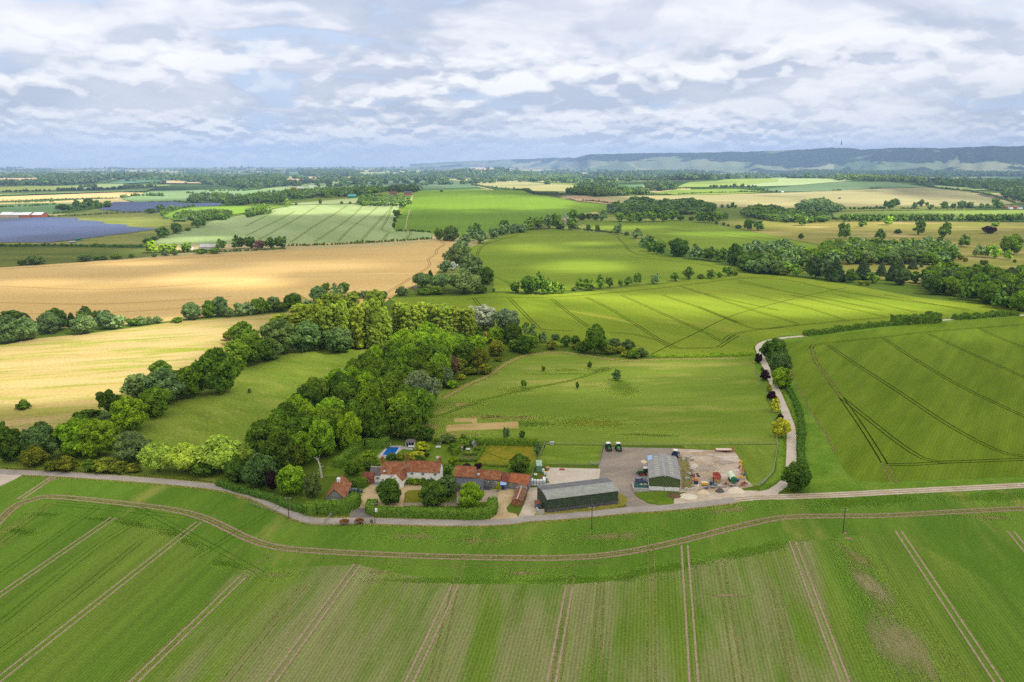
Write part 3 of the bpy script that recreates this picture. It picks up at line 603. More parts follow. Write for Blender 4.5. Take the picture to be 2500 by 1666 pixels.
# ------------------------------------------------------------------ roads, yards, garden grounds
def build_roads():
    asph = field_mat('worn lane asphalt', C(186, 178, 170), C(170, 162, 154), C(198, 186, 168), 12, .4, None, None, .4, .08)
    conc = field_mat('concrete', C(212, 198, 180), C(220, 208, 192), C(192, 178, 160), 8, .4, None, None, .5, .07)
    yard = field_mat('gravel yard', C(170, 158, 146), C(154, 143, 132), C(184, 168, 146), 10, .45, None, (1.2, 3), .4, .10)
    dirt = field_mat('dusty yard', C(206, 188, 166), C(186, 164, 136), C(222, 210, 196), 7, .5, None, (1.5, 2), .6, .17)
    stone = field_mat('crushed stone', C(214, 198, 174), C(200, 182, 156), C(224, 212, 196), 7, .5, None, None, .4, .08)
    grav = field_mat('golden gravel', C(212, 190, 148), C(200, 176, 134), C(220, 200, 164), 6, .4, None, None, .3, .07)
    lawn = field_mat('lawn', C(114, 138, 50), C(98, 128, 40), C(144, 152, 70), 6, .35, None, None, .4, .08)
    dryg = field_mat('dry verge', C(176, 160, 90), C(146, 146, 62), C(112, 136, 44), 3, .45, None, None, .3, .16)
    # road with its dry fringes
    road = spline(pts('c', (-500, 580), (-200, 612), (0, 633), (370, 648), (800, 675), (1300, 713), (1700, 757), (1930, 815), (2130, 902), (2353, 1000), 'a', (250, 1068), (500, 1064), (900, 1075), (1300, 1085), (1700, 1083), (2000, 1065), 'b', (250, 765), (600, 742), (900, 715), (1150, 690), (1400, 675), (1700, 645), (2000, 608)), 3)
    fr = strip_mat('dry road fringe', C(190, 170, 104), C(130, 140, 56), .3, .2, .12)
    ribbons('verge', [(road, 8.6)], fr, 5)
    ribbons('road', [(road, 4.4)], asph, 13)
    lane = spline(pts('l', (2600, 108), (2091, 130), (1550, 164), (1000, 215), (690, 262), (560, 275), (440, 300), (397, 332), (408, 375), (435, 440), (470, 520), (510, 610), (545, 690), (577, 770), (603, 850), (607, 950), (605, 1060), (598, 1130), (570, 1195), (480, 1258), (420, 1275)), 4)
    ribbons('road', [(lane, 3.9)], conc, 8)
    ribbons('verge', [(lane, 7)], strip_mat('mown lane verge', C(128, 146, 56), C(110, 136, 44), .3, .1, .12), 6)
    track = spline(pts('l', (200, 1310), (400, 1292), (540, 1290), (900, 1277), (1300, 1256), (1700, 1236), (2091, 1216), (2600, 1186)), 4)
    ribbons('road', [(track, 4.6)], stone, 10)
    ribbons('road_rut', pair(track, 1.7, .7), strip_mat('track ruts', C(170, 152, 124), C(160, 148, 104), .35, .2, .2), 11)
    sheet('concrete_apron', pts('c', (-200, 655), (0, 652), (170, 660), (120, 690), (0, 745), (-200, 830)), conc, 10)
    # farmyard surfaces
    sheet('gravel_yard', pts('b', (920, 180), (1060, 176), (1500, 186), (1560, 240), (1560, 420), (1540, 530), (1300, 545), (1160, 548), (1200, 590), (1290, 640), (1420, 660), (1250, 700), (1080, 705), (1110, 655), (1060, 590), (1030, 520), (970, 490), (870, 500), (880, 330), (905, 250)), yard, 8)
    sheet('dirt_yard', pts('b', (1480, 186), (1800, 200), (2000, 212), (2040, 280), (2090, 440), (2150, 497), (1950, 535), (1650, 540), (1535, 548), (1540, 240)), dirt, 9)
    sheet('concrete_pad', pts('b', (470, 343), (893, 353), (876, 500), (430, 520), (440, 440)), conc, 10)
    sheet('grass_island', pts('b', (1163, 548), (1295, 540), (1400, 530), (1450, 545), (1500, 640), (1400, 652), (1280, 625), (1210, 590)), lawn, 11)
    sheet('stone_apron', pts('b', (1490, 640), (1500, 600), (1570, 555), (1640, 535), (1750, 540), (2100, 530), (2200, 535), (2353, 505), (2353, 600), (2100, 604), (1800, 640), (1500, 672)), stone, 7)
    ribbons('verge', [(spline(pts('b', (1565, 255), (1595, 380), (1610, 520)), 3), 6)], strip_mat('weedy strip', C(164, 146, 108), C(126, 132, 70), .45, .34, .35), 11)
    for p, rx, ry in [(('b', 1760, 350), 7, 6), (('b', 1900, 300), 6, 4), (('b', 1750, 450), 6, 5)]:
        blob('pale_dust_patch', U(*p), rx, ry, 0, patch_mat('pale dust', C(206, 194, 182), C(196, 182, 166), .5, .2, .8), 12)
    ribbons('verge', [(spline(pts('b', (360, 738), (620, 705), (900, 672), (1060, 640), (1090, 610), (1045, 565)), 3), 3.2)], dryg, 12)
    # garden
    sheet('garden_lawn', pts('m', (1405, 185), 'a', (0, 860), (180, 860), (420, 800), (560, 690), (440, 640), (160, 640), (200, 480), (500, 320), (800, 260), (1040, 260), (1250, 300), (1560, 310), (2170, 320), (2290, 330), (2150, 620), (2120, 740), (1700, 780), (1420, 760), (1280, 720), (900, 720), (700, 700), (600, 860), (430, 930), (0, 990), 'm', (1400, 205)), lawn, 3)
    sheet('wild_garden', pts('a', (1690, 335), (2170, 342), (2190, 480), (2140, 520), (2000, 530), (1625, 505)), field_mat('wild garden', C(150, 140, 44), C(122, 130, 40), C(184, 160, 70), 4, .42, None, None, .4, .16), 4)
    ribbons('garden_path', [(spline(pts('a', (1640, 530), (1900, 535), (2050, 540)), 3), 1.0), (spline(pts('a', (1690, 400), (1820, 450), (1900, 480), (2000, 478)), 3), .9)], strip_mat('garden path', C(120, 124, 44), C(104, 112, 40), .3, .1, .3), 6)
    sheet('rose_bed', pts('a', (1470, 430), (1640, 430), (1620, 480), (1455, 480)), field_mat('rose bed', C(126, 118, 74), C(88, 110, 50), C(160, 150, 120), 1.4, .4, None, None, .3, .2), 4)
    sheet('gravel_drive', pts('a', (500, 820), (560, 750), (620, 715), (735, 730), (900, 720), (1000, 705), (1260, 715), (1240, 765), (975, 775), (935, 800), (920, 930), (700, 950), (590, 990), (620, 1030), (440, 1020), (505, 925)), grav, 7)
    sheet('slate_terrace', pts('a', (640, 680), (735, 685), (728, 728), (620, 728)), plain('grey paving', C(150, 154, 158), .8), 8)
    sheet('lawn_patch', pts('a', (960, 776), (1115, 778), (1070, 893), (918, 888)), field_mat('front lawn', C(132, 130, 48), C(118, 124, 40), None, 5, .3), 9)
    sheet('brick_path', pts('a', (915, 893), (1420, 893), (1445, 925), (910, 925)), plain('brick path', C(170, 150, 130), .9), 10)
    sheet('drive_mouth', pts('a', (440, 945), (590, 945), (650, 1020), (560, 1062), (430, 1062), (400, 1010)), field_mat('dark asphalt', C(150, 142, 134), C(132, 126, 120), None, 6, .3), 10)
    sheet('courtyard', pts('a', (1430, 745), (1560, 730), (1700, 770), (1830, 765), (2000, 735), (1955, 890), (1880, 935), (1800, 880), (1430, 900)), field_mat('courtyard', C(176, 160, 142), C(190, 172, 150), C(160, 146, 130), 6, .4, None, None, .4, .09), 8)
    sheet('farm_track', pts('a', (1830, 765), (2000, 735), (1960, 880), (1905, 945), (1925, 985), (2000, 1000), (2025, 1045), (1740, 1060), (1800, 1010), (1830, 900)), grav, 9)
    sheet('farm_track', pts('a', (2120, 750), (2250, 745), (2230, 850), (2190, 980), (2240, 1015), (2015, 1040), (2050, 970), (2100, 840)), stone, 10)
    sheet('slate_terrace', pts('a', (1690, 735), (1770, 735), (1755, 775), (1680, 770)), plain('slate paving', C(84, 86, 94), .6), 10)
    # pool terrace and pool
    sheet('pool_terrace', pts('t', (300, 318), (500, 315), (600, 330), (720, 345), (700, 385), (545, 370), (410, 470), (330, 520), (145, 515), (140, 480)), plain('pool paving', C(190, 186, 184), .8), 5)
    m_, g = mat('pool water'); b = surf(g, C(30, 112, 205), .08, .5)
    sheet('pool_water', pts('t', (313, 340), (495, 344), (408, 470), (212, 466)), m_, 7)
    ribbons('pool_coping', [(pts('t', (308, 336), (502, 340), (410, 476), (204, 471), (308, 336)), .45)], plain('white coping', C(236, 236, 236), .6), 8)
build_roads()
# ------------------------------------------------------------------ trees, shrubs and hedges
def leaf_mats():
    out = []
    for nm, far in (('leaves', False), ('distant leaves', True)):
        m_, g = mat(nm)
        tone = g.n('Attribute', attribute_name='tone').outputs[2]
        base = g.n('Attribute', attribute_name='tint').outputs[0] if far else g.n('ObjectInfo').outputs[1]
        k = g.n('CombineXYZ', {0: g.m('POWER', tone, 1.15), 1: tone, 2: g.m('POWER', tone, .8)}).outputs[0]
        col = g.mix(1.0, base, k, 'MULTIPLY')
        d = g.n('BsdfDiffuse', {0: col}); t = g.n('BsdfTranslucent', {0: g.mix(1.0, col, (1.25, 1.2, .5), 'MULTIPLY')})
        mx = g.n('MixShader', {0: .0 if far else .36, 1: d.outputs[0], 2: t.outputs[0]})
        g.n('OutputMaterial', {0: (d if far else mx).outputs[0]}); out.append(m_)
    return out
LEAF, LEAFFAR = leaf_mats()
BARK = plain('bark', (.10, .08, .06), .95, .05, .3, .9)
PALEBARK = plain('bleached wood', (.55, .50, .43), .9, .1, .2, .9)

ICO = []
def ico(sub):
    while len(ICO) <= sub:
        bm = bmesh.new(); bmesh.ops.create_icosphere(bm, subdivisions=max(1, len(ICO)), radius=1)
        ICO.append((np.array([v.co[:] for v in bm.verts]), np.array([[v.index for v in f.verts] for f in bm.faces]))); bm.free()
    return ICO[sub]
def quads(P, Nrm, size, rng, droop=0.0):
    """leaf sprays: one small tilted quad per point"""
    n = len(P); R = rng.normal(size=(n, 3))
    Nn = Nrm + R * .55; Nn /= np.linalg.norm(Nn, axis=1)[:, None]
    T = np.cross(Nn, rng.normal(size=(n, 3))); T /= np.linalg.norm(T, axis=1)[:, None]
    if droop:
        T = T + np.array([0, 0, -droop]); T -= Nn * (T * Nn).sum(1)[:, None]; T /= np.linalg.norm(T, axis=1)[:, None]
    B = np.cross(Nn, T)
    s = size * rng.uniform(.6, 1.35, n)[:, None]; e = (1.9 if droop else 1.0)
    c1 = P - T * s * e * .5 - B * s * .42 * rng.uniform(.5, 1.1, (n, 1)); c2 = P + T * s * e * .5 - B * s * .30; c3 = P + T * s * e * .45 + B * s * .36 * rng.uniform(.5, 1.1, (n, 1)); c4 = P - T * s * e * .4 + B * s * .46
    return np.stack([c1, c2, c3, c4], 1)          # n,4,3
def blobs_for(shape, rng, nb):
    """lumps of a crown in a unit box: x,y in -.5..+.5, z 0..1 -> centres and radii"""
    out = []
    if shape == 'poplar':
        for _ in range(nb):
            z = rng.uniform(.06, .96); a = rng.uniform(0, 6.283); w = (.40 if z < .68 else .40 * math.sqrt(max(.02, (1.0 - z) / .32))) * rng.uniform(.55, 1.1)
            out.append((w * math.cos(a), w * math.sin(a), z, rng.uniform(.075, .14)))
        for k in range(7): out.append((0, 0, .1 + k * .125, .30 if k < 5 else .18))
    elif shape == 'conifer':
        for k in range(nb):
            z = .04 + .94 * (k / nb); a = k * 2.4; w = .44 * (1 - z) ** .8 * rng.uniform(.75, 1.05)
            out.append((w * math.cos(a), w * math.sin(a), z, .05 + .13 * (1 - z)))
        out.append((0, 0, .97, .035)); out.append((0, 0, .85, .07)); out.append((0, 0, .5, .2)); out.append((0, 0, .25, .26))
    elif shape == 'willow':
        for _ in range(nb):
            a = rng.uniform(0, 6.283); e = math.asin(rng.uniform(-.35, 1)); w = .36 * math.cos(e) * rng.uniform(.8, 1.05)
            out.append((w * math.cos(a), w * math.sin(a), .5 + .34 * math.sin(e), rng.uniform(.11, .19)))
        out.append((0, 0, .5, .34))
    else:
        lo = {'broad': -.92, 'shrub': -.25, 'open': -.6}[shape]
        cz, hz = {'broad': (.52, .40), 'shrub': (.38, .44), 'open': (.6, .32)}[shape]
        for _ in range(nb):
            a = rng.uniform(0, 6.283); e = math.asin(rng.uniform(lo, 1)); w = .345 * math.cos(e) * rng.uniform(.72, 1.12)
            out.append((w * math.cos(a), w * math.sin(a), cz + hz * math.sin(e) * rng.uniform(.8, 1.08), rng.uniform(.075, .155)))
        if shape != 'open': out.append((0, 0, cz, .30))
    return np.array(out)
def crown_arrays(shape, seed, nb, nleaf, leaf, core_sub=1):
    rng = np.random.default_rng(seed)
    B = blobs_for(shape, rng, nb); tones = rng.uniform(.78, 1.24, len(B)); asp = {'poplar': 2.7, 'conifer': 1.4}.get(shape, 1.0); B[:, 2] *= asp
    wts = B[:, 3] ** 2; idx = rng.choice(len(B), int(nleaf * 1.7), p=wts / wts.sum())
    D = rng.normal(size=(len(idx), 3)); D[:, 2] += .25; D /= np.linalg.norm(D, axis=1)[:, None]
    P = B[idx, :3] + D * B[idx, 3][:, None] * rng.uniform(.86, 1.10, len(idx))[:, None]
    keep = np.ones(len(P), bool)
    for j, b in enumerate(B):
        dd = np.linalg.norm(P - b[:3], axis=1); keep &= (dd > b[3] * .84) | (idx == j)
    keep &= P[:, 2] > .01
    P, D, idx = P[keep][:nleaf], D[keep][:nleaf], idx[keep][:nleaf]
    Q = quads(P, D, leaf, rng, 1.2 if shape == 'willow' else 0)
    V = [Q.reshape(-1, 3)]; nq = len(Q)
    F4 = np.arange(nq * 4).reshape(-1, 4); tq = tones[idx] * rng.uniform(.62, 1.38, nq)
    iv, jf = ico(core_sub); F3 = []; t3 = []; off = nq * 4
    for b, tn in zip(B, tones):
        vv = iv * b[3] * .88 * (1 + rng.normal(size=(len(iv), 1)) * .08) + b[:3]; vv[:, 2] = np.maximum(vv[:, 2], .0)
        V.append(vv); F3.append(jf + off); off += len(iv); t3.append(np.full(len(jf), tn))
    V = np.concatenate(V); V[:, 2] /= asp
    return V, F4, np.concatenate(F3), tq, np.concatenate(t3)
def np_mesh(name, V, F4, F3, tone, tint=None):
    me = bpy.data.meshes.new(name)
    n4, n3 = len(F4), len(F3); nl = n4 * 4 + n3 * 3
    me.vertices.add(len(V)); me.vertices.foreach_set('co', np.asarray(V, np.float32).ravel())
    me.loops.add(nl); me.loops.foreach_set('vertex_index', np.concatenate([np.asarray(F4, np.int32).ravel(), np.asarray(F3, np.int32).ravel()]))
    me.polygons.add(n4 + n3)
    me.polygons.foreach_set('loop_start', np.concatenate([np.arange(n4) * 4, n4 * 4 + np.arange(n3) * 3]).astype(np.int32))
    me.update(calc_edges=True)
    a = me.attributes.new('tone', 'FLOAT', 'FACE'); a.data.foreach_set('value', np.asarray(tone, np.float32))
    if tint is not None:
        a = me.attributes.new('tint', 'FLOAT_COLOR', 'FACE'); a.data.foreach_set('color', np.asarray(tint, np.float32).ravel())
    return me
KINDS = {'b': ('broadleaf_tree', 'broad', 5, 58, 2900, .062, 'tree'), 'o': ('broadleaf_tree', 'open', 2, 20, 1200, .065, 'tree'), 'p': ('poplar_tree', 'poplar', 4, 210, 5000, .070, 'tree'),
         'c': ('conifer_tree', 'conifer', 3, 60, 2400, .06, 'conifer'), 'w': ('willow_tree', 'willow', 3, 40, 3000, .050, 'willow'), 's': ('shrub', 'shrub', 4, 30, 1500, .075, 'shrub'), 't': ('sapling', 'broad', 2, 16, 500, .095, 'sapling')}
PROTO = {}
def proto_mesh(kind, far=False):
    if (kind, far) not in PROTO:
        nm, shape, nvar, nb, nl, lf, _ = KINDS[kind]; L = []
        for k in range(nvar):
            L.append(crown_arrays(shape, 11 * k + ord(kind), nb if not far else max(9, nb // 3), nl if not far else 130, lf if not far else .15, 1))
        PROTO[kind, far] = L if far else [np_mesh(nm + '_crown', A[0], A[1], A[2], np.concatenate([A[3], A[4]])) for A in L]
        if not far:
            for me in PROTO[kind, far]: me.materials.append(LEAF)
    return PROTO[kind, far]
TRUNK = []
def trunk_mesh():
    if not TRUNK:
        m_ = MB(); m_.tube((0, 0, -.01), (0, 0, .3), .035, .024, 7, caps=False); m_.tube((0, 0, .3), (.01, 0, .62), .024, .01, 6)
        for k in range(5):
            a = k * 1.3; m_.tube((0, 0, .24 + .05 * k), (.24 * math.cos(a), .24 * math.sin(a), .5 + .06 * k), .013, .004, 5)
        me = bpy.data.meshes.new('trunk'); me.from_pydata(m_.v, [], m_.f); me.materials.append(BARK); TRUNK.append(me)
    return TRUNK[0]
PAL = {'D': (.045, .090, .020), 'M': (.064, .122, .021), 'L': (.098, .180, .020), 'Y': (.18, .22, .03), 'O': (.088, .118, .024), 'G': (.095, .130, .066), 'H': (.080, .115, .050), 'J': (.105, .128, .092), 'S': (.17, .215, .25), 'P': (.020, .012, .022),
       'U': (.095, .060, .060), 'F': (.118, .178, .038), 'V': (.15, .225, .06), 'K': (.036, .066, .032), 'E': (.042, .084, .034), 'R': (.105, .055, .02), 'N': (.15, .11, .02)}
PAL = {k: (min(.6, v[0] * (2.1 if k in 'GHJ' else 2.6)), min(.6, v[1] * 2.3), min(.6, v[2] * (1.25 if k in 'DMLYOFV' else 1.5))) for k, v in PAL.items()}
CNAME = {'D': 'dark green', 'M': 'mid green', 'L': 'bright green', 'Y': 'yellow green', 'O': 'olive green', 'G': 'grey green', 'H': 'dull grey green', 'J': 'pale silver green', 'S': 'silvery white', 'P': 'dark purple', 'U': 'copper brown', 'F': 'fresh green', 'V': 'pale lime', 'K': 'blackish green', 'E': 'blue green', 'R': 'red flowering', 'N': 'orange tinged'}
KNAME = {'b': 'round tree', 'o': 'open tree', 'p': 'tall poplar', 'c': 'conical conifer', 'w': 'drooping willow', 's': 'bushy shrub', 't': 'young sapling'}
ORD = 'first second third fourth fifth sixth seventh eighth ninth tenth eleventh twelfth thirteenth fourteenth fifteenth sixteenth seventeenth eighteenth nineteenth twentieth'.split()
def ordw(n):
    if n < 20: return ORD[n]
    t = ['twenty', 'thirty', 'forty', 'fifty', 'sixty', 'seventy'][(n + 1) // 10 - 2]; u = (n + 1) % 10
    return (t[:-1] + 'ieth') if u == 0 else t + '-' + ORD[u - 1]
SPECS = []        # every tree of the scene, collected first: (size in the picture, kind, place, width, height, colour, label, group)
TRND = random.Random(5)
def add_tree(kind, g, w, h, col, label, group=None):
    d = proj(g)[2]; SPECS.append((w * FPX / d, kind, g, w, h, col, label, group))
def row(r, belt, start, items, group=None, share=None):
    """items: (kind, colour, x, ytop, ybot, w) as seen in region r"""
    s = REG[r][2]
    for k, (kd, cl, x, yt, yb, w) in enumerate(items):
        g = U(r, x, yb); d = proj(g)[2]; dep = math.asin(min(1, (CAMH - g.z) / g.length))
        back = .30 * w * math.sin(dep)
        g = U(r, x, yb - back); d = proj(g)[2]
        Wd = w * s * d / FPX * (1.14 if kd in 'bws' and w > 60 and r != 'a' else 1.0); h = height_at(g, r, yt + (.10 * w * math.sin(dep))) * 1.02
        h = max(h, Wd * (.78 if kd == 'b' else .45))
        lab = share or '%s %s, %s from %s in %s' % (CNAME[cl], KNAME[kd], ordw(k), start, belt)
        add_tree(kd, g, Wd, h, cl, lab, group or belt)
def inside(p, poly):
    c = False; n = len(poly)
    for i in range(n):
        a, b = poly[i], poly[i - 1]
        if (a.y > p[1]) != (b.y > p[1]) and p[0] < (b.x - a.x) * (p[1] - a.y) / (b.y - a.y) + a.x: c = not c
    return c
def wood(outline, top, spacing, cols, kinds, label, group, w=(.95, 1.35), hh=(.85, 1.1)):
    """outline = canopy border as seen, on the level of the crowns"""
    P, r = [], 'f'
    for a in outline:
        if isinstance(a, str): r = a
        else:
            q = U(r, *a, z=top * .7); q.z = 0; P.append(q)
    x0, x1 = min(p.x for p in P), max(p.x for p in P); y0, y1 = min(p.y for p in P), max(p.y for p in P)
    pick, tries = [], 0
    while tries < 6000:
        tries += 1; q = (TRND.uniform(x0, x1), TRND.uniform(y0, y1))
        if inside(q, P) and all((q[0] - a[0]) ** 2 + (q[1] - a[1]) ** 2 > spacing ** 2 for a in pick): pick.append(q)
    for q in pick:
        g = Vector((q[0], q[1], float(relief(*q)))); wd = spacing * TRND.uniform(*w) * 1.3
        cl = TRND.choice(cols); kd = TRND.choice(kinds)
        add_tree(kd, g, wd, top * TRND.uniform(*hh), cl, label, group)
def declare_trees():
    row('c', 'the western roadside belt', 'the apron', [('b', 'D', 20, 235, 480, 110), ('b', 'D', 75, 310, 575, 230), ('b', 'H', 315, 265, 560, 270), ('b', 'O', 270, 470, 610, 180), ('s', 'O', 395, 540, 635, 110), ('s', 'O', 520, 505, 640, 180), ('b', 'L', 590, 240, 530, 300), ('b', 'L', 750, 245, 540, 310), ('s', 'M', 690, 530, 640, 100),
         ('s', 'O', 815, 515, 645, 170), ('s', 'O', 915, 545, 650, 130), ('b', 'G', 1010, 395, 590, 265), ('s', 'O', 1030, 560, 650, 120), ('w', 'V', 1215, 410, 660, 235), ('w', 'V', 1420, 415, 668, 260), ('s', 'D', 1570, 500, 690, 180), ('w', 'V', 1690, 370, 668, 330), ('w', 'V', 1860, 400, 590, 200), ('b', 'D', 1830, 560, 730, 190), ('b', 'E', 1990, 510, 775, 240), ('s', 'P', 2090, 610, 795, 100), ('b', 'O', 2210, 500, 650, 240), ('b', 'L', 2235, 590, 830, 235)])
    row('a', 'the garage garden', 'the road', [('b', 'H', 60, 605, 860, 200)])
    row('e', 'the belt beside the stubble', 'the road', [('s', 'D', 730, 1190, 1300, 220), ('o', 'D', 900, 1010, 1290, 250), ('s', 'H', 880, 1180, 1340, 160), ('b', 'L', 1070, 1090, 1375, 275), ('b', 'M', 1285, 1000, 1255, 245), ('b', 'G', 1150, 930, 1100, 230), ('b', 'G', 1350, 910, 1150, 310), ('b', 'D', 1330, 820, 960, 190), ('b', 'M', 1560, 830, 1095, 265), ('b', 'M', 1790, 690, 1065, 335),
         ('s', 'O', 1880, 525, 615, 95), ('b', 'M', 1945, 610, 865, 210), ('b', 'D', 2075, 600, 825, 210), ('b', 'M', 2000, 510, 660, 210), ('b', 'H', 2220, 600, 780, 190)])
    row('e', 'the stubble field', 'the road', [('s', 'D', 195, 1120, 1180, 125), ('s', 'O', 198, 1085, 1165, 80)])
    row('e', 'the rough pasture', 'the road', [('s', 'H', 2048, 1000, 1046, 34)])
    row('d', 'the clump before the poplars', 'the stubble', [('b', 'M', 60, 430, 700, 190), ('b', 'D', 165, 500, 690, 180), ('b', 'H', 290, 375, 630, 300), ('b', 'H', 515, 410, 610, 265), ('b', 'H', 765, 470, 620, 225)])
    L = [('p', 'F', 300, 290, 410, 190), ('p', 'F', 460, 205, 425, 200), ('p', 'F', 560, 210, 470, 150)]
    L += [('p', 'F', x, 166 + (i * 5 % 7) * 13, 560 + (i % 2) * 25, 128 + (i * 7 % 3) * 14) for i, x in enumerate(range(615, 1190, 64))]
    L += [('p', 'F', x, 195 + max(0, x - 1560) * .16 + (i % 3) * 9, 520 - (x - 1250) * .05 + (i * 3 % 4) * 6, 128 + (i * 7 % 3) * 12) for i, x in enumerate(range(1255, 1860, 64))]
    L += [('p', 'F', x, 118 + (i % 2) * 12, 380, 150) for i, x in enumerate((690, 790, 880))] + [('b', 'F', 1065, 118, 260, 175)]
    row('d', 'the poplar plantation', 'the stubble', L)
    row('d', 'the scrub by the wood', 'the poplars', [('b', 'S', 1860, 232, 420, 190), ('b', 'S', 1950, 245, 430, 220), ('b', 'J', 2135, 308, 445, 205), ('s', 'D', 1900, 390, 500, 110), ('b', 'N', 1985, 440, 530, 95), ('b', 'L', 2060, 402, 545, 150), ('b', 'D', 2190, 370, 535, 145), ('o', 'D', 2305, 350, 530, 115), ('b', 'M', 1720, 500, 645, 195), ('b', 'L', 1900, 475, 630, 170), ('b', 'D', 1800, 540, 735, 195), ('b', 'O', 2050, 520, 645, 145), ('b', 'O', 1930, 570, 765, 145), ('b', 'D', 2200, 500, 605, 105), ('b', 'D', 2290, 500, 625, 165), ('b', 'U', 1680, 628, 815, 155),
         ('w', 'J', 1440, 745, 1090, 290), ('b', 'J', 1610, 735, 890, 185), ('b', 'O', 1775, 640, 755, 110), ('s', 'O', 1840, 725, 795, 120), ('s', 'O', 1965, 695, 795, 120), ('s', 'O', 2070, 638, 685, 70), ('s', 'Y', 1770, 780, 835, 70), ('s', 'L', 1690, 830, 905, 100)])
    row('k', 'the scrub above the meadow', 'the wood', [('b', 'D', 505, 240, 410, 145), ('o', 'H', 655, 215, 410, 125), ('b', 'D', 520, 360, 465, 95), ('b', 'D', 605, 360, 485, 145), ('b', 'M', 680, 340, 440, 115), ('b', 'H', 760, 308, 400, 95), ('s', 'O', 830, 370, 455, 95), ('s', 'H', 860, 318, 375, 75), ('b', 'D', 940, 330, 435, 115), ('s', 'D', 1020, 328, 410, 85), ('s', 'O', 1030, 400, 455, 80), ('s', 'D', 1090, 370, 485, 125), ('b', 'M', 1182, 248, 495, 195), ('s', 'O', 1300, 408, 495, 125), ('s', 'H', 1345, 350, 435, 135),
         ('s', 'O', 1390, 418, 485, 95), ('s', 'H', 1460, 360, 455, 115), ('s', 'Y', 1432, 458, 512, 65), ('s', 'M', 1500, 440, 525, 135), ('s', 'H', 1565, 430, 515, 105), ('s', 'D', 1700, 485, 512, 30), ('s', 'D', 2022, 482, 506, 28)])
    row('k', 'the open mown meadow', 'the wood', [('t', 'M', 600, 690, 768, 56), ('t', 'D', 760, 580, 635, 40), ('t', 'D', 1040, 715, 778, 40), ('t', 'D', 1142, 540, 612, 44), ('b', 'E', 1365, 612, 708, 80)])
    row('k', 'the meadow below the hay', 'the hedge', [('t', 'H', 456, 1085, 1192, 82), ('t', 'D', 585, 1115, 1184, 64)])
    row('l', 'the avenue along the lane', 'the bend', [('b', 'D', 490, 305, 432, 155), ('b', 'E', 530, 362, 512, 138), ('s', 'P', 396, 365, 442, 56), ('b', 'L', 542, 465, 605, 124), ('s', 'P', 436, 475, 552, 62), ('s', 'Y', 463, 565, 622, 36), ('s', 'P', 481, 610, 677, 62), ('b', 'Y', 505, 660, 756, 75), ('s', 'P', 531, 755, 808, 54), ('b', 'Y', 540, 790, 920, 116), ('b', 'D', 625, 1085, 1265, 200), ('s', 'O', 420, 458, 490, 26)])
    row('a', 'the front garden', 'the driveway', [('b', 'D', 800, 668, 935, 262), ('b', 'D', 1208, 735, 958, 300), ('b', 'H', 1335, 640, 850, 240), ('b', 'L', 1558, 700, 968, 268)])
    row('a', 'the garden round the pool', 'the garage', [('b', 'M', 440, 455, 655, 205), ('s', 'D', 610, 470, 600, 175), ('s', 'L', 597, 382, 530, 165), ('s', 'E', 815, 410, 492, 125), ('s', 'O', 893, 405, 492, 105), ('s', 'Y', 1050, 400, 502, 190), ('s', 'M', 1078, 428, 512, 115), ('s', 'Y', 1110, 300, 412, 175), ('s', 'D', 1145, 388, 462, 60), ('b', 'D', 1143, 168, 312, 172), ('b', 'O', 850, 125, 280, 150), ('b', 'O', 950, 105, 282, 165), ('b', 'D', 870, 85, 200, 110),
         ('s', 'M', 1245, 265, 332, 95), ('s', 'H', 1345, 245, 332, 185), ('b', 'M', 1503, 238, 352, 135), ('s', 'D', 1500, 300, 385, 130), ('s', 'M', 1390, 320, 405, 95), ('s', 'L', 1395, 440, 545, 115), ('b', 'D', 1335, 520, 650, 150)])
    row('a', 'the grounds of the stables', 'the farmhouse', [('s', 'P', 1530, 515, 565, 95), ('s', 'P', 1635, 505, 578, 90), ('b', 'M', 1970, 478, 612, 130), ('b', 'D', 2035, 438, 622, 215), ('s', 'Y', 1830, 688, 792, 46), ('b', 'H', 2205, 300, 452, 90), ('s', 'L', 548, 640, 745, 64), ('s', 'L', 985, 645, 728, 84), ('s', 'L', 1045, 650, 730, 84), ('s', 'L', 1105, 645, 730, 84), ('s', 'H', 1180, 632, 728, 105), ('s', 'Y', 775, 612, 665, 60), ('s', 'M', 715, 635, 690, 40), ('s', 'E', 925, 690, 735, 44), ('s', 'H', 640, 860, 905, 80)])
    row('a', 'the row along the fence', 'the gate', [('s', 'R', 355, 1043, 1105, 104), ('s', 'R', 500, 1038, 1100, 104), ('s', 'D', 615, 1048, 1092, 38)])
    # the big wood beside the farm
    wood(['d', (1490, 425), (1620, 470), (1720, 520), (1640, 600), (1610, 700), (1560, 760), (1350, 800), (1310, 880), (1420, 960), (1440, 1040), (1390, 1120), (1290, 1150), 'a', (900, 20), (760, 50), (680, 90), (580, 130), (480, 180), (340, 220), (230, 270), (130, 290), (40, 270), 'c', (2300, 470), (2200, 470), (2080, 480), (1960, 470), (1920, 400), (2060, 260), (2200, 140), 'd', (160, 1200), (430, 990), (560, 900), (770, 800), (890, 710), (1130, 590), (1290, 480)],
         15, 9.6, 'DDMMMMMMLL', 'bbbbb', 'tall leafy tree in the dense wood beside the farmhouse', 'trees of the big wood')
    wood(['d', (1490, 418), (1680, 520), (1640, 580), (1500, 560), (1330, 590), (1200, 570), (1290, 490)], 17, 10.5, 'LL', 'b', 'bright green tree at the lit north end of the big wood', 'lit trees of the big wood')  # sunlight on this end is put into a brighter leaf colour
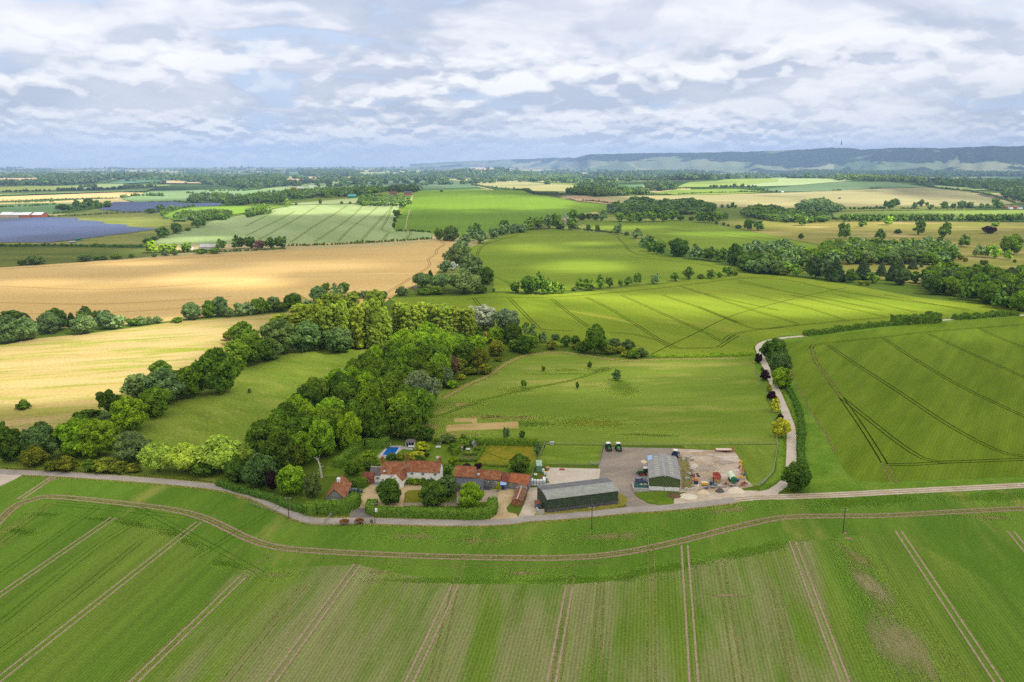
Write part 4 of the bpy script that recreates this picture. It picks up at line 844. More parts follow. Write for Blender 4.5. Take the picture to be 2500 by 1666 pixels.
    # hedgerow trees between stubble and wheat
    row('e', 'the row between stubble and wheat', 'west', [('s', 'D', 90, 380, 470, 200), ('b', 'H', 70, 470, 640, 240), ('b', 'G', 215, 470, 615, 200), ('c', 'K', 230, 395, 480, 95), ('c', 'K', 330, 420, 500, 75), ('b', 'G', 400, 445, 565, 195), ('b', 'D', 470, 358, 535, 175), ('c', 'K', 590, 380, 500, 95), ('b', 'G', 690, 428, 565, 175), ('b', 'D', 700, 350, 445, 125), ('b', 'D', 800, 362, 445, 95), ('s', 'Y', 770, 430, 500, 65), ('b', 'G', 880, 393, 525, 165), ('b', 'G', 970, 393, 522, 125), ('s', 'D', 1100, 423, 495, 105), ('s', 'G', 1165, 403, 490, 85), ('s', 'G', 1222, 408, 482, 65), ('s', 'G', 1290, 408, 472, 85), ('s', 'M', 1455, 413, 467, 95), ('b', 'G', 1580, 353, 445, 155), ('b', 'M', 1720, 288, 425, 135), ('b', 'G', 1815, 253, 420, 135), ('s', 'G', 1885, 330, 425, 75), ('b', 'G', 1970, 318, 415, 125), ('b', 'G', 2060, 288, 405, 115), ('b', 'M', 2130, 268, 395, 115), ('b', 'D', 2200, 288, 385, 115), ('s', 'D', 2300, 288, 380, 115)])
    row('d', 'the row behind the poplars', 'west', [('b', 'G', 30, 190, 300, 110), ('b', 'M', 110, 168, 295, 145), ('b', 'G', 230, 188, 275, 135), ('b', 'D', 390, 143, 265, 145), ('b', 'G', 510, 168, 262, 95), ('b', 'G', 600, 88, 205, 145), ('b', 'D', 660, 48, 125, 95), ('b', 'G', 740, 83, 165, 125), ('b', 'D', 800, 48, 135, 115), ('s', 'O', 900, 98, 165, 95), ('b', 'H', 970, 93, 170, 75), ('s', 'D', 1130, 98, 160, 65)])
    # the willow belt in the middle
    row('h', 'the central willow belt', 'its end', [('b', 'D', 1890, 568, 625, 75), ('b', 'D', 2120, 528, 605, 85), ('b', 'D', 2335, 515, 605, 85), ('b', 'G', 2275, 578, 635, 85), ('b', 'G', 2200, 583, 635, 85), ('b', 'G', 2130, 588, 655, 105), ('b', 'G', 2035, 588, 685, 105), ('b', 'G', 1935, 608, 725, 125), ('b', 'H', 1850, 598, 705, 125), ('b', 'D', 1590, 596, 695, 95), ('b', 'H', 1690, 618, 705, 135), ('b', 'G', 1795, 658, 745, 115), ('b', 'G', 1750, 718, 805, 125), ('b', 'G', 1685, 768, 885, 115), ('b', 'G', 1765, 808, 905, 185), ('b', 'H', 1630, 878, 965, 115), ('b', 'S', 1702, 880, 945, 75), ('b', 'G', 1850, 878, 1005, 195), ('c', 'K', 1515, 938, 1015, 65), ('b', 'D', 1970, 918, 1065, 135), ('w', 'G', 1790, 938, 1138, 275), ('w', 'G', 1600, 968, 1105, 155), ('w', 'G', 1450, 958, 1095, 155), ('s', 'G', 1280, 1068, 1155, 105), ('s', 'M', 1460, 1080, 1150, 125), ('s', 'M', 1570, 1090, 1145, 135), ('s', 'D', 1930, 1058, 1135, 105), ('s', 'H', 2035, 1085, 1122, 30)])
    row('i', 'the upper crop hedge', 'the willows', [('b', 'D', 105, 528, 605, 90), ('s', 'G', 40, 590, 662, 105), ('s', 'G', 160, 583, 642, 85), ('s', 'G', 240, 578, 632, 85), ('b', 'M', 320, 548, 615, 95), ('b', 'M', 372, 508, 603, 115), ('b', 'G', 460, 478, 603, 85), ('b', 'M', 530, 478, 603, 105), ('b', 'S', 600, 480, 583, 65), ('b', 'M', 660, 450, 545, 115), ('s', 'D', 560, 568, 608, 75), ('b', 'M', 662, 538, 614, 115), ('s', 'D', 740, 470, 533, 85), ('s', 'M', 800, 468, 523, 75), ('s', 'M', 850, 470, 533, 65), ('b', 'G', 915, 450, 543, 75),
         ('b', 'M', 1052, 478, 548, 95), ('b', 'M', 1142, 465, 553, 95), ('b', 'M', 1222, 468, 553, 105), ('b', 'M', 1312, 473, 548, 105), ('b', 'M', 1402, 478, 548, 95), ('b', 'M', 1490, 478, 538, 95), ('s', 'M', 1550, 483, 538, 65), ('b', 'D', 795, 563, 623, 52), ('b', 'D', 870, 563, 633, 48), ('b', 'G', 1036, 560, 650, 88), ('s', 'H', 1110, 623, 658, 55), ('b', 'D', 1720, 478, 553, 105), ('b', 'D', 1785, 478, 558, 115), ('b', 'M', 1850, 473, 543, 95), ('b', 'D', 1915, 468, 533, 65), ('s', 'D', 1640, 498, 536, 52), ('s', 'D', 1845, 538, 568, 30), ('s', 'D', 1905, 545, 577, 34), ('s', 'D', 1942, 560, 582, 26), ('s', 'D', 2022, 565, 602, 52)])
    row('i', 'the belt beside the middle crop', 'north', [('b', 'H', 1195, 603, 685, 95), ('b', 'H', 1262, 658, 755, 95), ('b', 'D', 1312, 668, 793, 115), ('b', 'D', 1372, 698, 814, 115), ('b', 'D', 1530, 723, 835, 165), ('b', 'G', 1672, 748, 855, 125), ('b', 'D', 1780, 788, 866, 125), ('b', 'D', 1880, 763, 876, 125), ('b', 'D', 1990, 733, 905, 135), ('b', 'G', 2090, 738, 895, 125), ('b', 'G', 2190, 728, 876, 125), ('b', 'G', 2290, 718, 856, 125), ('b', 'D', 2195, 828, 956, 155), ('b', 'D', 2305, 788, 946, 125)])
    row('i', 'the lower crop hedge', 'the willows', [('b', 'D', 190, 1028, 1136, 95), ('b', 'D', 300, 988, 1142, 145), ('b', 'D', 390, 968, 1136, 105), ('b', 'D', 450, 1008, 1146, 115), ('b', 'M', 520, 1028, 1136, 85), ('b', 'M', 582, 1043, 1136, 65), ('s', 'H', 680, 1075, 1115, 50), ('b', 'M', 725, 1008, 1096, 95), ('b', 'M', 802, 1003, 1112, 115), ('b', 'M', 897, 978, 1096, 80), ('b', 'D', 967, 990, 1084, 65), ('b', 'M', 1060, 1013, 1074, 55), ('b', 'D', 1122, 993, 1069, 75), ('b', 'D', 1200, 963, 1059, 70), ('b', 'G', 1340, 983, 1059, 95), ('b', 'M', 1500, 953, 1034, 85), ('b', 'D', 1610, 908, 1020, 100), ('s', 'M', 1720, 968, 1014, 65), ('b', 'D', 1797, 938, 1014, 85), ('s', 'M', 1870, 953, 1004, 55), ('b', 'D', 1940, 903, 994, 95), ('s', 'D', 2000, 950, 985, 55)])
    row('h', 'the edge of the barley', 'east', [('b', 'D', 1285, 372, 432, 68), ('b', 'D', 1242, 458, 512, 76), ('s', 'D', 1222, 505, 555, 34), ('s', 'D', 1215, 545, 600, 30), ('s', 'D', 1605, 280, 300, 30), ('s', 'D', 612, 350, 402, 34), ('s', 'M', 787, 372, 402, 30), ('s', 'M', 857, 375, 400, 26), ('s', 'M', 415, 385, 410, 26), ('b', 'M', 340, 360, 425, 60)])
    row('g', 'the hedge by the panels', 'east', [('b', 'D', 1335, 695, 780, 105), ('b', 'D', 1452, 650, 745, 105), ('b', 'D', 1612, 632, 698, 85), ('b', 'D', 1665, 615, 690, 75), ('s', 'D', 1210, 775, 828, 75), ('s', 'D', 1270, 768, 800, 70), ('s', 'M', 1540, 690, 722, 60), ('s', 'H', 700, 915, 972, 125), ('s', 'D', 180, 955, 1003, 70), ('s', 'H', 285, 932, 1000, 155), ('s', 'D', 790, 925, 962, 60), ('s', 'M', 850, 918, 960, 70), ('s', 'M', 955, 912, 955, 95), ('s', 'M', 1080, 905, 942, 55)])
    row('g', 'the hedge behind the wheat', 'west', [('b', 'L', 1250, 832, 905, 115), ('b', 'L', 1345, 830, 900, 90), ('s', 'G', 1362, 880, 925, 70), ('s', 'G', 1265, 905, 935, 50), ('b', 'L', 1420, 835, 905, 90), ('s', 'G', 1435, 882, 922, 60), ('b', 'M', 1530, 845, 900, 100), ('s', 'L', 1650, 870, 910, 90), ('s', 'L', 1760, 880, 910, 100), ('b', 'D', 1810, 815, 875, 90), ('b', 'D', 1950, 785, 870, 115), ('b', 'D', 2045, 778, 870, 120), ('b', 'U', 2130, 795, 872, 90), ('b', 'D', 2215, 780, 870, 110), ('b', 'D', 2300, 795, 866, 120)])
    # parkland
    row('j', 'the dry parkland', 'the crop', [('b', 'D', 90, 680, 782, 75), ('b', 'D', 170, 695, 790, 95), ('s', 'D', 12, 735, 770, 50), ('s', 'D', 521, 805, 855, 52), ('b', 'M', 537, 668, 748, 98), ('b', 'D', 867, 718, 858, 105), ('b', 'D', 1027, 698, 757, 68), ('b', 'D', 1170, 768, 868, 90), ('b', 'L', 1238, 663, 742, 88), ('s', 'D', 1318, 770, 812, 62), ('b', 'D', 1490, 698, 823, 95), ('b', 'D', 1697, 713, 853, 100), ('b', 'D', 1857, 830, 922, 108), ('s', 'P', 2063, 743, 812, 104), ('s', 'L', 2117, 713, 752, 68), ('b', 'G', 1975, 905, 1005, 105), ('b', 'D', 2050, 900, 1005, 60), ('b', 'L', 2100, 898, 1014, 118), ('b', 'M', 2242, 853, 984, 182), ('b', 'L', 2222, 940, 1028, 64), ('s', 'D', 2022, 1020, 1070, 68), ('s', 'D', 2275, 1016, 1050, 32), ('s', 'O', 1830, 978, 1027, 55), ('s', 'O', 1870, 1000, 1042, 45), ('b', 'M', 1608, 973, 1068, 82), ('c', 'K', 1440, 1013, 1103, 78), ('c', 'K', 1510, 1050, 1087, 32)])
    row('j', 'the conifer edge', 'the willows', [('b', 'M', 483, 1050, 1165, 115), ('s', 'O', 380, 1100, 1155, 85), ('b', 'K', 640, 1000, 1180, 150), ('c', 'K', 805, 1005, 1205, 155), ('b', 'K', 735, 1010, 1190, 120), ('s', 'D', 930, 1090, 1215, 100), ('c', 'K', 1030, 1020, 1190, 150), ('b', 'M', 1110, 1120, 1220, 110), ('c', 'K', 1180, 1040, 1160, 90), ('c', 'K', 1270, 1030, 1200, 110), ('c', 'K', 1335, 1010, 1100, 80), ('b', 'K', 1335, 1100, 1235, 140), ('b', 'D', 1440, 1110, 1220, 120), ('s', 'D', 1150, 975, 1050, 90), ('s', 'D', 1720, 1015, 1062, 85), ('s', 'O', 1010, 1190, 1235, 60), ('s', 'O', 1070, 1195, 1240, 50)])
    wood(['j', (680, 930), (760, 880), (950, 865), (1120, 870), (1300, 890), (1500, 860), (1620, 860), (1760, 890), (1790, 970), (1600, 985), (1300, 990), (1000, 990), (800, 990), (690, 980)], 16, 15, 'DMMHHG', 'bbb', 'rounded tree in the parkland wood behind the conifers', 'trees of the parkland wood')
    wood(['j', (0, 940), (120, 900), (260, 890), (400, 880), (560, 940), (640, 960), (640, 1030), (540, 1040), (400, 1060), (280, 1070), (130, 1060), (0, 1020)], 15, 13, 'DHHGGM', 'bbb', 'grey green tree in the wood at the parkland corner', 'trees of the corner wood')
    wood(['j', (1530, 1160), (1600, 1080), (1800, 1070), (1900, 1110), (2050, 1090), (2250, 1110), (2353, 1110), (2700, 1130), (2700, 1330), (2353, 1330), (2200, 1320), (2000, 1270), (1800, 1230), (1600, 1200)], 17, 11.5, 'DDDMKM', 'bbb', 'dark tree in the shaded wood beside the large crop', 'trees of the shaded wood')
    # woods beyond
    wood(['i', (950, 440), (1090, 390), (1150, 350), (1260, 340), (1330, 370), (1450, 360), (1640, 355), (1760, 380), (1820, 410), (1760, 440), (1600, 450), (1300, 448), (1100, 455)], 14, 20, 'DDHDHK', 'bb', 'dark tree in the compact copse north of the crops', 'trees of the far copse')
    wood(['j', (60, 610), (160, 580), (300, 580), (400, 610), (520, 610), (700, 640), (770, 670), (600, 680), (380, 675), (180, 650), (60, 640)], 15, 19, 'DDHM', 'bb', 'dark tree in the hedge wood north of the parkland', 'trees of the hedge wood')
    wood(['j', (500, 580), (560, 535), (680, 525), (790, 545), (840, 590), (760, 600), (560, 600)], 16, 20, 'HHG', 'bb', 'grey green tree in the rounded clump before the ripening field', 'trees of the rounded clump')
    row('j', 'the hedgerow behind the parkland', 'west', [('b', 'DMD'[k % 3], x, 655 + 12 * ((k * 7) % 3), 712, 72) for k, x in enumerate(list(range(870, 1220, 48)) + list(range(1275, 1330, 50)) + list(range(1370, 1790, 47)) + [1836] + list(range(1900, 2360, 47)))])
    row('j', 'the hedge before the ripening field', 'west', [('b', 'D', 1240, 558, 612, 85), ('b', 'D', 1292, 525, 590, 75), ('b', 'H', 1450, 555, 608, 55), ('b', 'D', 1503, 528, 588, 65), ('b', 'D', 1558, 550, 588, 36), ('b', 'D', 1585, 575, 615, 58), ('b', 'D', 1700, 572, 605, 65), ('b', 'D', 1772, 558, 602, 55), ('b', 'H', 1842, 555, 605, 75), ('b', 'D', 1905, 565, 605, 65), ('b', 'D', 2000, 570, 602, 50), ('b', 'D', 2052, 560, 602, 45), ('b', 'D', 2130, 550, 602, 90)])
    row('g', 'the copse between the panels', 'east', [('b', 'D', 625, 478, 530, 70), ('b', 'M', 690, 490, 538, 70), ('b', 'D', 730, 460, 530, 90), ('b', 'M', 805, 490, 535, 80), ('b', 'M', 885, 480, 535, 75), ('s', 'D', 520, 515, 552, 110), ('s', 'D', 580, 520, 550, 60), ('b', 'D', 1325, 512, 570, 75), ('b', 'M', 1405, 515, 565, 65), ('s', 'D', 1240, 550, 578, 90), ('b', 'H', 425, 450, 490, 42)])
    wood(['g', (1430, 600), (1480, 560), (1600, 550), (1800, 545), (1880, 560), (1860, 600), (1600, 610), (1440, 618)], 11, 13, 'MDH', 'b', 'mid green tree in the plantation by the pale green field', 'trees of the plantation')
    wood(['h', (20, 440), (100, 400), (180, 410), (190, 450), (80, 475), (20, 480)], 11, 13, 'MMH', 'b', 'leafy tree in the copse above the pale green field', 'trees of the upper copse')
    wood(['h', (925, 375), (960, 325), (1120, 320), (1320, 340), (1340, 375), (1200, 390), (1000, 390)], 12, 15, 'HHM', 'b', 'dull green tree in the wood by the hilltop farm', 'trees by the hilltop farm')
declare_trees()

# --- build them: the largest of each kind as things with trunk and crown, the rest as one mass
def hue(col, rnd, amt=.16):
    k = rnd.uniform(1 - amt, 1 + amt); w = rnd.uniform(-.07, .07)
    return (col[0] * k * (1 + w), col[1] * k, col[2] * k * (1 - w), 1)
FARV, FAR4, FAR3, FART4, FART3, FARC4, FARC3 = [], [], [], [], [], [], []
FOFF = [0]
def far_tree(kind, g, w, h, col, rnd):
    L = proto_mesh(kind, True); A = L[rnd.randrange(len(L))]
    a = rnd.uniform(0, 6.283); c, s = math.cos(a), math.sin(a)
    V = A[0] * np.array([w, w, h]); V = np.stack([V[:, 0] * c - V[:, 1] * s + g.x, V[:, 0] * s + V[:, 1] * c + g.y, V[:, 2] + g.z - .2], 1)
    FARV.append(V); FAR4.append(A[1] + FOFF[0]); FAR3.append(A[2] + FOFF[0]); FOFF[0] += len(V)
    FART4.append(A[3]); FART3.append(A[4]); q = np.array(hue(col, rnd))
    FARC4.append(np.tile(q, (len(A[1]), 1))); FARC3.append(np.tile(q, (len(A[2]), 1)))
CAPK = {'b': 268, 's': 200}
def build_trees():
    rnd = random.Random(3); cnt = {}
    for sz, kind, g, w, h, cl, label, group in sorted(SPECS, key=lambda t: -t[0]):
        nk = 'b' if kind == 'o' else kind
        cnt[nk] = cnt.get(nk, 0) + 1
        if cnt[nk] > CAPK.get(nk, 250): far_tree(kind, g, w, h, PAL[cl], rnd); continue
        nm = KINDS[kind][0]; L = proto_mesh(kind); me = L[rnd.randrange(len(L))]
        big = sz > 34
        cr = bpy.data.objects.new('crown' if big else nm, me); COL.objects.link(cr); cr.color = hue(PAL[cl], rnd)
        rz = rnd.uniform(0, 6.283)
        if big:
            root = thing(nm, label, KINDS[kind][6], g - Vector((0, 0, .05)), rz, group); cr.parent = root; cr.scale = (w, w * rnd.uniform(.92, 1.08), h)
            if kind not in 's':
                tr = bpy.data.objects.new('trunk', trunk_mesh()); COL.objects.link(tr); tr.parent = root; tr.scale = (w, w, h)
        else:
            tag(cr, label, KINDS[kind][6], group); cr.location = g - Vector((0, 0, .05)); cr.rotation_euler = (0, 0, rz); cr.scale = (w, w, h)
    print('trees', cnt)
build_trees()

# --- the woods and hedgerow trees of the plain beyond, too many to count
def far_line(r, P, wpx, col='D', n=None, kinds='b', jit=.5):
    rnd = random.Random(len(FARV) * 7 + 1); S = pts(r, *P)
    for a, b in zip(S, S[1:]):
        d = proj((a + b) / 2)[2]; w = wpx * .29749 * d / FPX
        m_ = max(2, int((b - a).length / (w * .62)))
        for k in range(m_):
            q = a.lerp(b, (k + rnd.uniform(-.4, .4)) / m_); ww = w * rnd.uniform(.6, 1.25)
            x, y = q.x + rnd.gauss(0, w * jit * .4), q.y + rnd.gauss(0, w * jit)
            far_tree('b', Vector((x, y, float(relief(x, y)))), ww, ww * rnd.uniform(.6, 1.0), PAL[rnd.choice(col)], rnd)
def far_wood(r, P, wm, col='DH', dens=1.0, hm=None):
    rnd = random.Random(len(FARV) * 3 + 5); S = pts(r, *P)
    x0, x1 = min(p.x for p in S), max(p.x for p in S); y0, y1 = min(p.y for p in S), max(p.y for p in S)
    area = abs(sum(a.x * b.y - b.x * a.y for a, b in zip(S, S[1:] + S[:1]))) / 2
    m_ = min(2600, int(area / (wm * wm) * 1.15 * dens)); k = t = 0
    while k < m_ and t < m_ * 12:
        t += 1; x, y = rnd.uniform(x0, x1), rnd.uniform(y0, y1)
        if inside((x, y), S):
            k += 1; w = wm * rnd.uniform(.7, 1.35); far_tree('b', Vector((x, y, float(relief(x, y)))), w, (hm or wm * .9) * rnd.uniform(.7, 1.15), PAL[rnd.choice(col)], rnd)
def build_far():
    for r, P, w, c in [('g', [(0, 848), (400, 843), (800, 850), (1190, 855)], 26, 'D'), ('g', [(1190, 880), (1700, 900), (2353, 868)], 22, 'DM'), ('h', [(330, 745), (700, 735), (1240, 705), (1530, 685)], 24, 'DM'), ('h', [(1240, 622), (1390, 626), (1530, 634)], 22, 'D'), ('g', [(370, 605), (620, 598), (880, 582), (1160, 575)], 16, 'DM'), ('g', [(440, 585), (620, 555), (800, 535), (920, 520)], 20, 'DM'),
                       ('g', [(1330, 600), (1380, 570), (1480, 540), (1600, 525)], 32, 'DM'), ('g', [(1180, 490), (1400, 480), (1540, 485)], 14, 'D'), ('g', [(1000, 455), (1060, 448)], 40, 'GH'), ('g', [(1080, 440), (1200, 436), (1350, 440)], 34, 'D'), ('g', [(0, 476), (320, 468), (700, 458), (960, 450)], 12, 'D'), ('g', [(0, 438), (600, 414), (1200, 402), (1290, 380)], 12, 'D'), ('g', [(1310, 388), (1720, 388)], 12, 'D'),
                       ('g', [(0, 530), (120, 525)], 18, 'D'), ('g', [(150, 522), (300, 518), (460, 505)], 18, 'DM'), ('g', [(140, 490), (380, 482)], 14, 'D'), ('g', [(1700, 400), (2000, 395), (2150, 380)], 26, 'D'), ('g', [(1540, 415), (1600, 418)], 22, 'D'), ('g', [(500, 395), (680, 385), (980, 378), (1130, 355), (1260, 362)], 30, 'DK'), ('g', [(680, 370), (760, 362), (790, 378)], 34, 'K'), ('g', [(0, 405), (150, 400), (420, 395)], 24, 'DK'),
                       ('h', [(620, 292), (780, 240), (930, 218), (820, 208)], 12, 'D'), ('h', [(940, 172), (1060, 170), (1300, 165), (1500, 172), (1620, 186)], 26, 'DH'), ('h', [(1850, 240), (2000, 272), (2353, 308)], 16, 'D'), ('i', [(0, 270), (200, 285), (330, 310), (480, 320), (600, 325)], 20, 'D'), ('i', [(1280, 328), (1480, 325)], 14, 'D'), ('i', [(1530, 322), (1700, 314), (1900, 308), (2300, 300)], 16, 'D'), ('i', [(740, 372), (850, 378), (1000, 398)], 16, 'D'),
                       ('i', [(640, 600), (760, 612), (900, 628), (1000, 638), (1130, 648)], 18, 'D'), ('i', [(1040, 398), (960, 420)], 30, 'D'), ('j', [(780, 690), (840, 700)], 24, 'M'), ('j', [(860, 610), (1000, 612), (1220, 605)], 22, 'D'), ('j', [(1340, 605), (1500, 608)], 16, 'D'), ('j', [(1620, 606), (1960, 602), (2300, 602)], 16, 'D'), ('j', [(700, 632), (1400, 622), (2353, 612)], 8, 'D'), ('j', [(1470, 400), (1600, 430), (1900, 460), (2100, 500), (2280, 560)], 16, 'D'), ('j', [(780, 458), (860, 456)], 14, 'D'), ('j', [(1100, 440), (1190, 438)], 12, 'D'),
                       ('i', [(1800, 265), (1900, 262), (2100, 262), (2190, 262)], 34, 'DK'), ('i', [(1540, 272), (1800, 272)], 14, 'D'), ('j', [(0, 470), (170, 470), (340, 468)], 18, 'D'), ('j', [(100, 455), (200, 455), (250, 450)], 30, 'D'), ('h', [(30, 395), (90, 392), (310, 405), (340, 395)], 20, 'M'), ('i', [(1900, 430), (2030, 430)], 42, 'DH'), ('i', [(2060, 480), (2353, 490)], 40, 'D'), ('i', [(2170, 430), (2353, 440)], 40, 'D'), ('i', [(1640, 520), (1720, 520)], 22, 'D'),
                       ('e', [(0, 470), (600, 470), (1200, 455)], 40, 'D'), ('j', [(300, 1130), (420, 1145)], 45, 'M'), ('i', [(0, 660), (300, 620)], 30, 'GM'), ('h', [(1620, 700), (1720, 690)], 30, 'M')]:
        far_line(r, P, w, c)
    for r, P, w, c, dn in [('h', [(0, 372), (300, 330), (640, 300), (1000, 290), (1160, 300), (960, 335), (700, 345), (400, 362), (0, 405)], 22, 'DHM', .9), ('h', [(1165, 300), (1200, 275), (1390, 270), (1440, 290), (1400, 305), (1200, 310)], 22, 'K', 1), ('g', [(1830, 515), (1900, 480), (2353, 460), 'h', (300, 345), (0, 385)][:3] + [(2353, 490)], 20, 'KD', 1),
                           ('i', [(705, 270), (720, 255), (1000, 250), (1030, 270), (900, 285)], 30, 'KE', 1.2), ('i', [(610, 320), (700, 300), (1000, 300), (1260, 300), (1300, 325), (900, 335)], 22, 'GHM', 1), ('i', [(1250, 265), (1300, 245), (1500, 248), (1520, 285), (1300, 298)], 26, 'KD', 1),
                           ('j', [(1600, 412), (1700, 395), (2000, 388), (2400, 392), (2600, 400), (2600, 440), (2353, 500), (2100, 460), (1800, 432)], 22, 'DHM', .7), ('j', [(2150, 500), (2353, 470), (2600, 470), (2600, 560), (2353, 560)], 22, 'KD', .9), ('j', [(760, 372), (1000, 360), (1400, 372), (1560, 400), (1400, 390), (1000, 382)], 26, 'GMF', .8),
                           ('j', [(440, 330), (600, 290), (900, 290), (1100, 300), (1500, 315), (1500, 335), (1000, 345), (600, 345)], 40, 'KED', .8), ('j', [(1500, 320), (1560, 290), (2353, 280), (2700, 290), (2700, 340), (1700, 345)], 40, 'KED', .6), ('i', [(0, 195), (400, 175), (700, 180), (740, 200), (300, 210)], 32, 'GHM', .6), ('i', [(860, 165), (1300, 150), (1750, 150), (1750, 172), (1000, 185)], 42, 'KED', .7), ('i', [(1260, 205), (1700, 180), (2200, 175), (2260, 190), (1600, 215)], 32, 'KDH', .8),
                           ('g', [(320, 310), (420, 285), (720, 275), (880, 300), (760, 318), (400, 325)], 36, 'KE', 1), ('g', [(880, 300), (1000, 280), (1380, 280), (1400, 288), (980, 305)], 36, 'KE', .8), ('g', [(1380, 300), (1800, 300), (2300, 290), (2353, 320), (1900, 345), (1560, 330)], 34, 'KED', .7), ('g', [(1800, 345), (2353, 325), 'h', (340, 240), (0, 290), 'g', (1900, 360)], 30, 'KED', .7), ('h', [(0, 200), (200, 180), (280, 200), (200, 240), (0, 255)], 36, 'KE', .8), ('h', [(240, 235), (420, 230), (740, 205), (700, 220), (400, 245)], 24, 'K', .8),
                           ('h', [(440, 150), (800, 130), (940, 160), (880, 175), (480, 172)], 40, 'KED', .7), ('h', [(1720, 95), (1850, 72), (2000, 66), (2010, 80), (1830, 100)], 50, 'KE', .9), ('h', [(1500, 150), (1900, 150), (2353, 160), (2353, 200), (1900, 190), (1500, 180)], 34, 'HDE', .6), ('g', [(1560, 470), (1750, 450), (2100, 470), (1830, 495), (1560, 492)], 22, 'GHM', .8), ('g', [(0, 345), (300, 330), (900, 330), (300, 352), (0, 358)], 34, 'KE', .6)]:
        far_wood(r, P, w, c, dn)
    rnd = random.Random(99)                       # clumps and lines of trees towards the horizon
    for _ in range(260):
        d = 3900 * math.exp(rnd.uniform(0, 1.35)); a = rnd.uniform(-.62, .62)
        if d < 10500 or a < .05:
            cx, cy = d * math.tan(a), d; L = rnd.uniform(80, 420); ang = rnd.gauss(0, .5)
            for k in range(rnd.randint(8, 26)):
                t = rnd.uniform(-1, 1) * L; x, y = cx + t * math.cos(ang) + rnd.gauss(0, 25), cy + t * math.sin(ang) + rnd.gauss(0, 25)
                w = rnd.uniform(16, 34) * (1 + d / 20000); far_tree('b', Vector((x, y, float(relief(x, y)))), w, w * rnd.uniform(.5, .8), PAL[rnd.choice('KEDDH')], rnd)
    me = np_mesh('distant_woods', np.concatenate(FARV), np.concatenate(FAR4), np.concatenate(FAR3), np.concatenate(FART4 + FART3), np.concatenate(FARC4 + FARC3))
    tag(link('distant_woods', me, LEAFFAR), kind='stuff'); print('far trees', len(FARV), len(me.polygons))
build_far()

# --- clipped and rough hedges, each one body
def hedge(P, w, h, col, label, leaf=.42, closed=False, rough=.25, dens=1.0, cat='hedge'):
    S = spline(P, 1.2, closed); rng = np.random.default_rng(int(abs(S[0].x) * 13 + S[0].y)); V, Q, D = [], [], []
    n = len(S); core_v, core_f = [], []
    for i, p in enumerate(S):
        t = S[min(i + 1, n - 1)] - S[max(i - 1, 0)]; t.z = 0; t.normalize(); q = Vector((-t.y, t.x, 0))
        ww = w * (1 + rough * mnoise.noise((p.x * .3, p.y * .3, 0))); hh = h * (1 + rough * mnoise.noise((p.x * .25, p.y * .25, 9)))
        for u, z in ((-.46, -.05), (-.45, .86), (-.3, .95), (.3, .95), (.45, .86), (.46, -.05)): core_v.append(p + q * (u * ww) + Vector((0, 0, z * hh)))
        if i < n - 1:
            for k in range(5): b = i * 6 + k; core_f.append((b, b + 1, b + 7, b + 6))
        m_ = int((w + 2 * h) * 1.2 / (leaf * leaf) * 1.1 * dens)
        s = rng.uniform(0, w + 2 * h, m_); al = rng.uniform(-.6, .6, m_)
        for s_, a_ in zip(s, al):
            if s_ < h: u, z, nr = -.5, s_ / h, -q
            elif s_ < h + w: u, z, nr = (s_ - h) / w - .5, 1.0, Vector((0, 0, 1))
            else: u, z, nr = .5, (s_ - h - w) / h, q
            o = rng.normal() * .06
            Q.append(p + t * a_ + q * (u * ww * (.98 if z < .9 else .94)) + Vector((0, 0, z * hh)) + nr * o); D.append(nr)
    core_f += [(5, 4, 3, 2, 1, 0), tuple((n - 1) * 6 + k for k in range(6))]
    QQ = quads(np.array([v[:] for v in Q]), np.array([v[:] for v in D]), leaf, rng)
    c3 = []
    for f in core_f:
        for k in range(1, len(f) - 1): c3.append((f[0], f[k], f[k + 1]))
    nv = len(QQ) * 4; Vv = np.concatenate([QQ.reshape(-1, 3), np.array([v[:] for v in core_v])])
    tone = np.concatenate([rng.uniform(.60, 1.40, len(QQ)), np.ones(len(c3))])
    me = np_mesh('hedge', Vv, np.arange(nv).reshape(-1, 4), np.array(c3) + nv, tone)
    o = link('hedge', me, LEAF); o.color = (*PAL[col], 1) if isinstance(col, str) else (*col, 1)
    return tag(o, label, cat)
HG = (.165, .29, .035)
